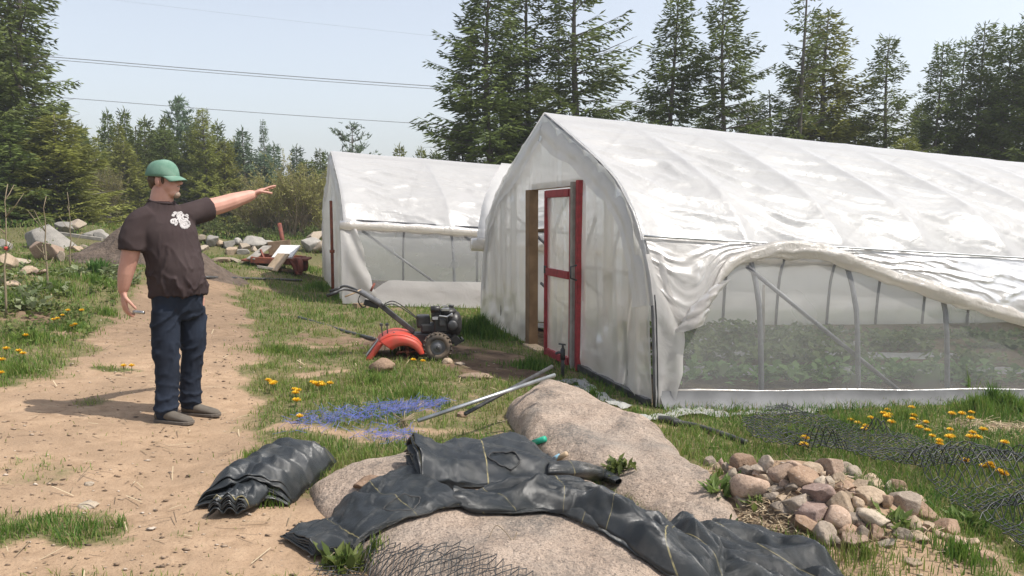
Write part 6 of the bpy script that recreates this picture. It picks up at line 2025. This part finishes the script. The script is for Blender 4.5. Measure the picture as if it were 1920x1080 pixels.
# ================================================================ netting
def net(name, label, outline, cell, r, lift, seed, skew=.3, ang=.5):
    xs = [p[0] for p in outline]; ys = [p[1] for p in outline]
    cx_, cy_ = sum(xs) / len(xs), sum(ys) / len(ys)
    R_ = max(max(xs) - min(xs), max(ys) - min(ys)) * .8
    n_ = int(2 * R_ / cell)
    i, j = np.meshgrid(np.arange(n_), np.arange(n_), indexing='ij')
    a, b = (i - n_ / 2) * cell, (j - n_ / 2) * cell
    a = a + skew * b + .10 * (fbm(a * 1.2, b * 1.2, seed, 3) - .5) * 2; b = b + .12 * (fbm(a * 1.1, b * 1.3, seed + 4, 3) - .5) * 2
    x = cx_ + a * math.cos(ang) - b * math.sin(ang); y = cy_ + a * math.sin(ang) + b * math.cos(ang)
    x = x + nrng.normal(0, cell * .08, x.shape); y = y + nrng.normal(0, cell * .08, x.shape)
    z = surf(x, y) + lift * (.35 + 1.3 * fbm(x * 2.4, y * 2.4, seed + 9, 3)) + nrng.normal(0, .006, x.shape)
    fold = fbm(x * 1.4, y * 2.6, seed + 13, 3); z = z + .16 * sstep(.6, .75, fold)
    inside = poly_sd(x, y, outline) + .12 * (fbm(x * 3, y * 3, seed + 2, 2) - .5) > 0
    P = np.stack([x, y, z], -1)
    segs = []
    for A, B, ok in ((P[:-1], P[1:], inside[:-1] & inside[1:]), (P[:, :-1], P[:, 1:], inside[:, :-1] & inside[:, 1:])):
        segs.append((A[ok], B[ok]))
    A = np.concatenate([s_[0] for s_ in segs]); B = np.concatenate([s_[1] for s_ in segs])
    d = B - A; d /= np.linalg.norm(d, axis=1, keepdims=True) + 1e-9
    up = np.tile(np.array([0, 0, 1.0]), (len(A), 1)); s_ = np.cross(d, up); s_ /= np.linalg.norm(s_, axis=1, keepdims=True) + 1e-9; u_ = np.cross(s_, d)
    V = []
    for E in (A - d * r * .6, B + d * r * .6):
        for k in range(4):
            an = math.pi / 4 + k * math.pi / 2
            V.append(E + r * (math.cos(an) * s_ + math.sin(an) * u_))
    V = np.stack(V, 1).reshape(-1, 3); o = np.arange(len(A))[:, None, None] * 8
    F = (o + np.array([[0, 1, 5, 4], [1, 2, 6, 5], [2, 3, 7, 6], [3, 0, 4, 7]])[None]).reshape(-1, 4)
    ob_ = mobj(name, np_mesh(name, V, F), M['net'], None, False)
    return tag(ob_, label, 'netting')
M['net'] = simple('black_netting', (.014, .016, .017), (.03, .034, .034), 6, .38, spec=.55)
net('plastic_netting', 'black plastic netting lying over the grass right of the stone pile', gpoly([(1385, 812), (1470, 772), (1500, 785), (1560, 800), (1640, 815), (1720, 838), (1790, 858), (1870, 868), (2010, 900), (2200, 1010), (2080, 1120), (1930, 1075), (1850, 1000), (1790, 962), (1730, 915), (1640, 890), (1540, 868), (1450, 860), (1400, 850)]), .044, .0027, .09, 21, .35, .5)
net('plastic_netting', 'black plastic netting in the foreground below the flat folded fabric', g_([(575, 1072), (700, 1030), (800, 1020), (900, 1040), (1000, 1082), (1060, 1130), (900, 1200), (640, 1150)]), .030, .0019, .03, 22, .3, .25)

# ================================================================ pipes, hoses, tap
def pipe(label, pts, r, mat, name='metal_pipe', cat='pipe', seg=12, hollow=True):
    c = catmull(pts, 8) if len(pts) > 2 else [Vector(p) for p in pts]
    o = MB().tube(c, r, seg).build(name, M[mat], None, True)
    return tag(o, label, cat)
zz = lambda px, py, h: ons(px, py) + Vector((0, 0, h))
pipe('light grey metal pipe resting on the granite ridge, nearer of two', [at(784, 789, 5.25), at(1040, 703, 5.95)], .0145, 'steel')
pipe('dark grey metal pipe leaning over the granite ridge, crossing the lighter one', [at(872, 776, 5.5), at(1035, 687, 6.35)], .0145, 'dark_steel')
pipe('grey pipe lying in the grass left of the tiller', [zz(560, 597, .015), zz(640, 620, .005), zz(702, 640, .03)], .024, 'poly_pipe', 'plastic_pipe')
pipe('dark thin pipe lying across the grass behind the man', [zz(385, 523, .03), zz(470, 525, .03), zz(565, 528, .03)], .026, 'poly_pipe', 'plastic_pipe')
pipe('black water pipe lying in the grass by the near greenhouse corner', [zz(1262, 798, .03), zz(1300, 804, .03), zz(1350, 818, .025), zz(1400, 835, .02)], .021, 'poly_pipe', 'water_pipe')
pipe('short black hose emerging under the skirt board', [zz(1235, 790, .02), zz(1258, 794, .03), zz(1275, 800, .025)], .03, 'poly_pipe', 'water_pipe')
pipe('white tube with a green end lying behind the fabric stack', [zz(948, 852, .02), zz(985, 842, .025), zz(1018, 833, .03)], .017, 'white_paint', 'plastic_tube', 'tube')
gt = bpy.data.objects['plastic_tube']
a_, b_2 = zz(1000, 838, .028), zz(1022, 831, .03)
MB().tube([a_, b_2], .021, 12).build('green_cap', simple('green_plastic', (.02, .32, .2), (.02, .25, .16), 8, .4), gt, True)
pipe('short blue and tan tube end sticking out beside the fabric stack', [zz(1040, 872, .03), zz(1062, 862, .04)], .017, 'pale_wood', 'plastic_tube', 'tube')
MB().tube([zz(1036, 872, .03), zz(1050, 866, .036)], .020, 12).build('blue_sleeve', simple('blue_plastic', (.12, .33, .45), (.3, .42, .48), 8, .4), bpy.data.objects['plastic_tube.001'], True)
# tap
tpnt = on(1055, 706)
tap = empty('water_tap', tpnt); tag(tap, 'black standpipe water tap in front of the red door', 'tap')
hT = (706 - 642) / FPX * tpnt.y
MB().tube([(0, 0, -.05), (0, 0, hT * .86)], .018, 10).build('standpipe', M['dark_steel'], tap, True)
MB().tube([(0, 0, hT * .5), (0, 0, hT * .82)], .026, 10).build('sleeve', M['black_plastic'], tap, True)
m_ = MB().tube(catmull([(0, 0, hT * .72), (-.05, 0, hT * .72), (-.075, 0, hT * .68)], 4), .014, 8); m_.build('spout', M['dark_steel'], tap, True)
m_ = MB().tube([(0, 0, hT * .86), (0, 0, hT * .97)], .012, 8); m_.beam((-.045, 0, hT * .985), (.03, 0, hT * .95), .02, .016); m_.build('lever_handle', M['dark_steel'], tap, False, bevel=.003)

# blue twine: a tangle of shredded strands, one thing
r = np.random.default_rng(55)
V, F = [], []
A0, A1 = on(545, 800), on(835, 763)
for k in range(900):
    t = r.beta(1.6, 1.4); q = r.normal(0, .085 + .05 * (1 - t))
    x = A0.x + (A1.x - A0.x) * t + r.normal(0, .04); y = A0.y + (A1.y - A0.y) * t + q
    if k < 160: b0 = on(725, 822); x, y = b0.x + r.normal(0, .12), b0.y + r.normal(0, .10)
    a = r.normal(.3, .9); L = r.uniform(.012, .07)
    z = gz1(x, y) + .012 + r.uniform(0, .05)
    d = np.array([math.cos(a) * L, math.sin(a) * L * .7, r.normal(.15, .45) * L]); s = np.array([-math.sin(a), math.cos(a), .6]) * .0012
    p = np.array([x, y, z]); o = len(V)
    V += [p - d - s, p - d + s, p + d + s, p + d - s]; F.append((o, o + 1, o + 2, o + 3))
M['twine'] = simple('blue_twine', (.045, .065, .26), (.10, .125, .36), 20, .5)
tag(mobj('twine_tangle', np_mesh('twine_tangle', np.array(V), np.array(F)), M['twine'], None, False), 'tangle of shredded blue twine strewn over the grass', 'twine')
# root stub & withered stalks by the pipes
stone('wood_stump', 866, 778, 22, 14, 'brown', 'small clod with a dead stalk at the end of the dark pipe', 1320, 'clod', sink=.2)
tw = MB(); c0 = on(752, 800)
for k in range(9):
    a = rng.uniform(0, 6.28); tw.tube([c0 + Vector((math.cos(a) * .05, math.sin(a) * .05, .01)), c0 + Vector((math.cos(a) * .02, math.sin(a) * .02, .05)), c0 + Vector((math.cos(a + 1) * .1, math.sin(a + 1) * .08, .06 + .05 * rng.random()))], .004, 4)
tag(tw.build('dead_leaves', M['twig_brown'], None, True), 'clump of withered brown stalks beside the blue twine', 'plant')
for px, py, lab in ((1395, 990, 'wiry dry twig bent on the granite below the fabric'),):
    q0 = ons(930, 1010); tw = MB()
    tw.tube(catmull([q0 + Vector((-.03, 0, .005)), q0 + Vector((0, .02, .05)), q0 + Vector((.04, .0, .03)), q0 + Vector((.07, -.03, .005)), q0 + Vector((.09, .0, .03))], 5), .0022, 4)
    tag(tw.build('dry_twig', M['twig_brown'], None, True), lab, 'twig')

# ================================================================ back yard: cart, planks, stakes
CT = on(530, 505); cart = empty('cart', CT, rad(8)); tag(cart, 'rusty flat cart full of scrap wood at the edge of the wood', 'cart')
Sc = CT.y / FPX
def cp_(px, py, y=0.0): return Vector(((px - 530) * Sc, y, (505 - py) * Sc))
b = MB(); b.beam(cp_(478, 485, -.4), cp_(560, 490, -.4), .08, .14); b.beam(cp_(480, 482, .6), cp_(560, 487, .6), .08, .14); b.box(cp_(520, 486, .1), (1.5, 1.0, .05)); b.beam(cp_(480, 484, -.4), cp_(480, 482, .6), .06, .12)
b.beam(cp_(482, 482, -.4), cp_(496, 505, -.3), .07, .07); b.build('bed', M['rust'], cart, bevel=.01)
MB().beam(cp_(498, 468, .55), cp_(540, 464, .6), .04, .34).build('side_board', M['wood'], cart, bevel=.01)
MB().beam(cp_(478, 484, -.42), cp_(500, 462, .3), .22, .04).build('front_board', M['grey_wood'], cart, bevel=.01)
MB().beam(cp_(492, 468, -.1), cp_(501, 486, -.3), .04, .06).build('stay', M['red_rust'], cart, bevel=.005)
for y in (-.45, .55):
    w_ = MB().lathe(cp_(563, 497, y), (.9, .45, 0), [(-.05, .04), (-.05, .15), (-.06, .19), (.06, .19), (.05, .15), (.05, .04)], 20); w_.build('wheel', M['red_rust'], cart, True)
b = MB(); b.beam(cp_(552, 488, -.4), cp_(566, 512, -.55), .16, .05); b.build('fender', M['red_rust'], cart, bevel=.01)
def plank(label, a, b, w, t, mat, name='plank', up=(0, 0, 1)):
    o = MB().beam(a, b, w, t, up).build(name, M[mat], None, bevel=.008); return tag(o, label, 'board')
y0 = CT.y
print('CART', CT)
plank('white painted board leaning up out of the cart', at(528, 484, y0 - .2), at(545, 461, y0 + .35), .5, .05, 'white_paint')
plank('bare plywood board leaning against the front of the cart', at(508, 508, y0 - .75), at(532, 476, y0 - .45), .42, .04, 'pale_wood')
plank('grey plank lying in the grass left of the cart', on(482, 504) + Vector((0, 0, .05)), on(512, 508) + Vector((0, 0, .05)), .12, .06, 'grey_wood')
plank('weathered plank lying in the grass under the cart', on(525, 510) + Vector((0, 0, .05)), on(552, 513) + Vector((0, 0, .05)), .14, .06, 'wood')
plank('long grey pole lying over the left rubble', at(112, 438, 24), at(192, 449, 24), .12, .1, 'grey_wood', 'pole')
plank('short pale board at the foot of the far greenhouse skirt', on(665, 578) + Vector((0, 0, .04)), on(690, 577) + Vector((0, 0, .04)), .12, .09, 'wood')
p_ = on(531, 472)
o = MB().tube([at(524, 420, y0 + 1.2), at(532, 463, y0 + .8)], .055, 8).build('post', M['red_rust'], None, True); tag(o, 'rust red iron post standing up behind the cart', 'post')
# saplings tied to stakes
def sapling(px0, py0, px1, py1, label, twigs, seed, band=None):
    p0 = on(px0, py0); p1 = at(px1, py1, p0.y); r = random.Random(seed); w = MB()
    c = [p0.lerp(p1, i / 8) + Vector((r.gauss(0, .012), r.gauss(0, .012), 0)) for i in range(9)]
    c[0] = p0 - Vector((0, 0, .03))
    w.tube(c, [.016 * (1 - i / 11) for i in range(9)], 6)
    for _ in range(twigs):
        i = r.randint(2, 7); a = r.uniform(0, 6.28); d = Vector((math.cos(a), math.sin(a), 1.3)).normalized() * r.uniform(.12, .4)
        w.tube([c[i], c[i] + d * .5 + Vector((0, 0, -.01)), c[i] + d], [.007, .005, .003], 4)
    root = empty('sapling', p0); tag(root, label, 'sapling', 'young saplings in the weeds at the left')
    o = w.build('trunk', M['twig_brown'], root, True); o.matrix_parent_inverse = Matrix.Translation(-p0)
    fo = Foliage()
    for _ in range(twigs * 6):
        q = c[r.randint(3, 8)] + Vector((r.gauss(0, .08), r.gauss(0, .08), r.gauss(0, .1)))
        fo.spray(tuple(q), (r.gauss(0, .6), r.gauss(0, .6), .5), r.uniform(.03, .06), .012, r)
    f_o = mobj('leaves', fo.mesh('leaves'), M['green_leaf'], root, False); f_o.matrix_parent_inverse = Matrix.Translation(-p0)
    if band:
        m = MB(); m.tube([p0.lerp(p1, band) - Vector((0, 0, .02)), p0.lerp(p1, band) + Vector((0, 0, .02))], .024, 8)
        o = m.build('tie_band', simple('red_tape', (.5, .05, .04), None, 8, .6), root, True); o.matrix_parent_inverse = Matrix.Translation(-p0)
sapling(12, 594, 11, 345, 'tallest bare sapling with a red tie at the left edge', 8, 1, .52)
sapling(89, 545, 85, 368, 'thin straight sapling in front of the leaning slab', 5, 2)
sapling(132, 505, 129, 360, 'thin straight sapling left of the dirt pile', 4, 3)

# weeds, broad leaves and dandelions
M['weed'] = leaf_mat('weed_leaves', (.07, .11, .025), (.18, .22, .06), .35)
M['weed_pale'] = leaf_mat('pale_weed_leaves', (.14, .19, .08), (.30, .34, .19), .35)
r_ = np.random.default_rng(91)
def patch(px, py, rx, ry, N):
    p = on(px, py); a = r_.uniform(0, 6.28, N); q = np.sqrt(r_.uniform(0, 1, N))
    x = p.x + rx * q * np.cos(a); y = p.y + ry * q * np.sin(a)
    k = (fbm(x * 3, y * 3, 930, 2) > .42) & (poly_sd(x, y, PATH) < -.12)
    x, y = x[k], y[k]
    return np.stack([x, y, gz(x, y) + .01 + .09 * r_.uniform(0, 1, len(x)) ** 2], -1)
leaf_patch('weeds', np.concatenate([patch(60, 545, 2.0, 2.4, 2200), patch(160, 530, 2.2, 2.2, 1700), patch(30, 500, 2.0, 2, 1100), patch(215, 540, .8, 1.0, 300), patch(-60, 560, 1.5, 2, 900), patch(20, 620, 1.2, 1.6, 700), patch(40, 470, 2.5, 2, 700)]), .07, M['weed'], 'rough green weeds growing before the rubble bank on the left', 'weeds', r_)
leaf_patch('pale_weeds', np.concatenate([patch(60, 545, .7, .8, 260), patch(125, 515, .9, .5, 260), patch(190, 520, .8, .5, 300), patch(50, 575, .4, .3, 120)]), .12, M['weed_pale'], 'pale broad leaved weeds in front of the dirt pile', 'weeds', r_)
# bluish green clump
def clump(px, py, wpx, hpx, N, label, tone, name='grass_clump', cat='plant'):
    p = on(px, py); k = p.y / FPX
    a = nrng.uniform(0, 6.28, N); q = np.sqrt(nrng.uniform(0, 1, N)) * wpx * k * .45
    x, y = p.x + q * np.cos(a), p.y + q * np.sin(a)
    o = blades(x, y, gz(x, y), nrng.uniform(.6, 1.1, N) * hpx * k, .02 + 0 * x, np.clip(tone + nrng.normal(0, .1, N), 0, 1), .5, name=name)
    del o['kind']
    return tag(o, label, cat)
clump(182, 512, 32, 32, 130, 'upright dark green clump of narrow leaves below the dirt pile', 1.0)
# pot herbs on the granite edge: small leafy plants
def plantlet(px, py, n_, size, label, seed, f=ons):
    p = f(px, py); r = random.Random(seed); m = MB()
    for k in range(n_):
        a = r.uniform(0, 6.28); el = r.uniform(.4, 1.3); L = size * r.uniform(.6, 1.2); d = Vector((math.cos(a) * math.cos(el), math.sin(a) * math.cos(el), math.sin(el))); s = Vector((-math.sin(a), math.cos(a), 0)) * L * .16
        b0 = p + Vector((r.gauss(0, size * .35), r.gauss(0, size * .3), 0)); b0.z = surf1(b0.x, b0.y) - .005
        m1 = b0 + d * L * .55; t = b0 + d * L - Vector((0, 0, L * .15))
        m.add([b0, m1 - s, t, m1 + s], [(0, 1, 2, 3)])
    tag(m.build('weed_plant', M['weed'], None, False), label, 'plant')
plantlet(562, 888, 34, .11, 'small green weed between the left bundle and the granite', 1)
plantlet(1160, 882, 60, .10, 'bright green weed growing behind the rolled fabric', 2)
plantlet(1355, 925, 46, .12, 'weed growing among the left stones of the pile', 3)
plantlet(1410, 948, 26, .09, 'small weed at the left foot of the stone pile', 4)
plantlet(1680, 985, 34, .10, 'weed growing between the stones low in the pile', 5, on)
plantlet(1815, 985, 40, .12, 'weed at the right end of the stone pile', 6, on)
plantlet(650, 1062, 60, .12, 'leafy weed in front of the flat folded fabric', 7)
plantlet(1365, 992, 20, .06, 'small yellow green weed beside the lower granite edge', 8)

M['petal'] = simple('dandelion_yellow', (.72, .46, .01), (.62, .36, .01), 30, .7)
M['stalk'] = simple('green_stalk', (.12, .18, .05), None, 8, .7)
fm = MB()
for k in range(40):
    a = k * 2.4; q = (k / 40) ** .5; el = 1.25 - 1.1 * q
    d = Vector((math.cos(a) * math.cos(el), math.sin(a) * math.cos(el), math.sin(el))); s = Vector((-math.sin(a), math.cos(a), 0)) * .0042
    b0 = Vector((math.cos(a), math.sin(a), 0)) * .004
    fm.add([b0 - s * .5, b0 + d * .023 - s, b0 + d * .025, b0 + d * .023 + s, b0 + s * .5], [(0, 1, 2, 3, 4)])
fm.ell((0, 0, .004), (.008, .008, .007), None, 8, 5)
FLM = fm.mesh('flower_head'); STM = MB().tube([(0, 0, -.08), (.003, 0, -.04), (0, 0, 0)], .0025, 5).mesh('stalk')
fsrc = None
CL = [('at the left edge beside the path', [(12, 655), (35, 659), (43, 664), (3, 676), (2, 700), (48, 630)]), ('in the turf left of the path', [(100, 600), (108, 598), (117, 592), (135, 612), (141, 609), (127, 583), (153, 583)]),
      ('on the turf island behind the legs of the man', [(247, 687), (232, 687)]), ('in the first patch right of the path', [(503, 714), (508, 717), (515, 718), (511, 721)]), ('in the short column above the blue twine', [(552, 731), (559, 733), (554, 738), (556, 752), (562, 782)]),
      ('in the bunch above the blue twine', [(586, 718), (592, 721), (597, 724), (602, 719), (605, 723), (619, 720)]), ('in the grass under the tiller', [(793, 678), (775, 676)]), ('in the tall grass right of the tiller', [(915, 607), (928, 600)]), ('near the far greenhouse corner', [(608, 536), (616, 532), (624, 537), (600, 540)])]
cr = lambda L_: [(1440 + a / 4, 720 + b / 4) for a, b in L_]
CL += [('inside the left folds of the netting', cr([(278, 412), (267, 463)])), ('at the upper edge of the netting', cr([(620, 275), (672, 297), (720, 343), (735, 325), (770, 260)])), ('in the bunch below the skirt board', cr([(865, 225), (895, 200), (890, 250), (912, 238), (925, 292)])),
       ('in the strip below the second hoop gap', cr([(1078, 182), (1090, 240), (1085, 268), (1185, 292), (1135, 330), (1197, 353), (1232, 395)])), ('on the bare soil edge at the right', cr([(1285, 430), (1287, 455), (1365, 347), (1355, 403), (1377, 397)])),
       ('in the tall grass at the right', cr([(1380, 228), (1455, 228), (1525, 218), (1518, 262)])), ('on the strawy soil at the right', cr([(1535, 370), (1515, 402), (1575, 407), (1615, 347), (1775, 445)])), ('under the netting far right', cr([(1478, 580), (1620, 625), (1668, 606), (1674, 630), (1740, 662), (1770, 680)]))]
for where, L_ in CL:
    L_ = sorted(L_)
    for i, (px, py) in enumerate(L_):
        p = on(px, py); q = gz1(p.x, p.y)
        h_ = .045 + .035 * rng.random()
        # the head stands above the turf, so its foot is a little nearer
        d = ray(px, py); t = (p - CAM).length / d.length; p = CAM + d * (t * (1 - h_ / max(.3, (CAM.z - q))))
        root = empty('dandelion', (p.x, p.y, p.z), rng.uniform(0, 6))
        k = 1.0 + .35 * rng.random(); root.scale = (k, k, k)
        w_ = which(i, len(L_))
        tag(root, 'yellow dandelion %s%s' % (where, (', ' + w_ + (' of them' if w_ in ('leftmost', 'rightmost') else '')) if w_ else ''), 'flower', 'yellow dandelions in the grass')
        if fsrc is None:
            fsrc = (mobj('flower_head', FLM, M['petal'], root, False), mobj('stalk', STM, M['stalk'], root, True))
        else:
            for s in fsrc:
                o = s.copy(); COL.objects.link(o); o.parent = root
# ================================================================ light, sky, camera
SUN_EL, SUN_AZ = rad(58), rad(-8)      # azimuth measured from +X towards +Y
sd_ = Vector((math.cos(SUN_EL) * math.cos(SUN_AZ), math.cos(SUN_EL) * math.sin(SUN_AZ), math.sin(SUN_EL)))
L = bpy.data.lights.new('sun', 'SUN'); L.energy = 3.3; L.angle = rad(0.6); L.color = (1.0, 0.95, 0.88)
lo = bpy.data.objects.new('sun', L); COL.objects.link(lo)
lo.rotation_euler = sd_.to_track_quat('Z', 'Y').to_euler(); lo.location = (10, 0, 20)
w = bpy.data.worlds.new('World'); sc.world = w; w.use_nodes = True
nt = w.node_tree; nt.nodes.clear()
sky = nt.nodes.new('ShaderNodeTexSky'); sky.sky_type = 'NISHITA'; sky.sun_disc = False
sky.sun_elevation = SUN_EL
sky.sun_rotation = math.atan2(sd_.x, sd_.y)
sky.air_density = 1.2; sky.dust_density = 2.0; sky.ozone_density = 2.0; sky.altitude = 0
bg = nt.nodes.new('ShaderNodeBackground'); bg.inputs['Strength'].default_value = 0.125
ow = nt.nodes.new('ShaderNodeOutputWorld')
hsv = nt.nodes.new('ShaderNodeHueSaturation'); hsv.inputs['Saturation'].default_value = 0.5; hsv.inputs['Hue'].default_value = 0.505
nt.links.new(sky.outputs[0], hsv.inputs['Color']); nt.links.new(hsv.outputs[0], bg.inputs[0]); nt.links.new(bg.outputs[0], ow.inputs[0])

cd = bpy.data.cameras.new('camera'); cam = bpy.data.objects.new('camera', cd); COL.objects.link(cam)
cam.location = CAM; cam.rotation_euler = (math.pi / 2 - PITCH, 0, 0)
cd.sensor_width = 36; cd.lens = FPX / 1920 * 36; cd.clip_start = 0.05; cd.clip_end = 3000
sc.camera = cam
sc.render.engine = 'CYCLES'
cy = sc.cycles
cy.max_bounces = 8; cy.diffuse_bounces = 4; cy.glossy_bounces = 3; cy.transmission_bounces = 6; cy.transparent_max_bounces = 12
cy.caustics_reflective = False; cy.caustics_refractive = False
cy.use_denoising = True
try: cy.denoiser = 'OPENIMAGEDENOISE'
except Exception: pass
cy.sample_clamp_indirect = 6
vs_ = sc.view_settings
vs_.view_transform = 'Standard'; vs_.look = 'None'; vs_.gamma = 1.0; vs_.use_curve_mapping = False; vs_.exposure = 0.7

# thin spring haze: one even box of air round the whole scene
hm_ = NT('pale_haze'); pv = hm_.n('VolumePrincipled', Color=(0.93, 0.95, 1.0), Density=0.0011, Anisotropy=0.25)
hm_.link(pv.outputs[0], hm_.out.inputs['Volume'])
hz_ = MB().box((0, 0, 18.5), (1500, 1500, 43)).build('haze', hm_.m); hz_['kind'] = 'stuff'
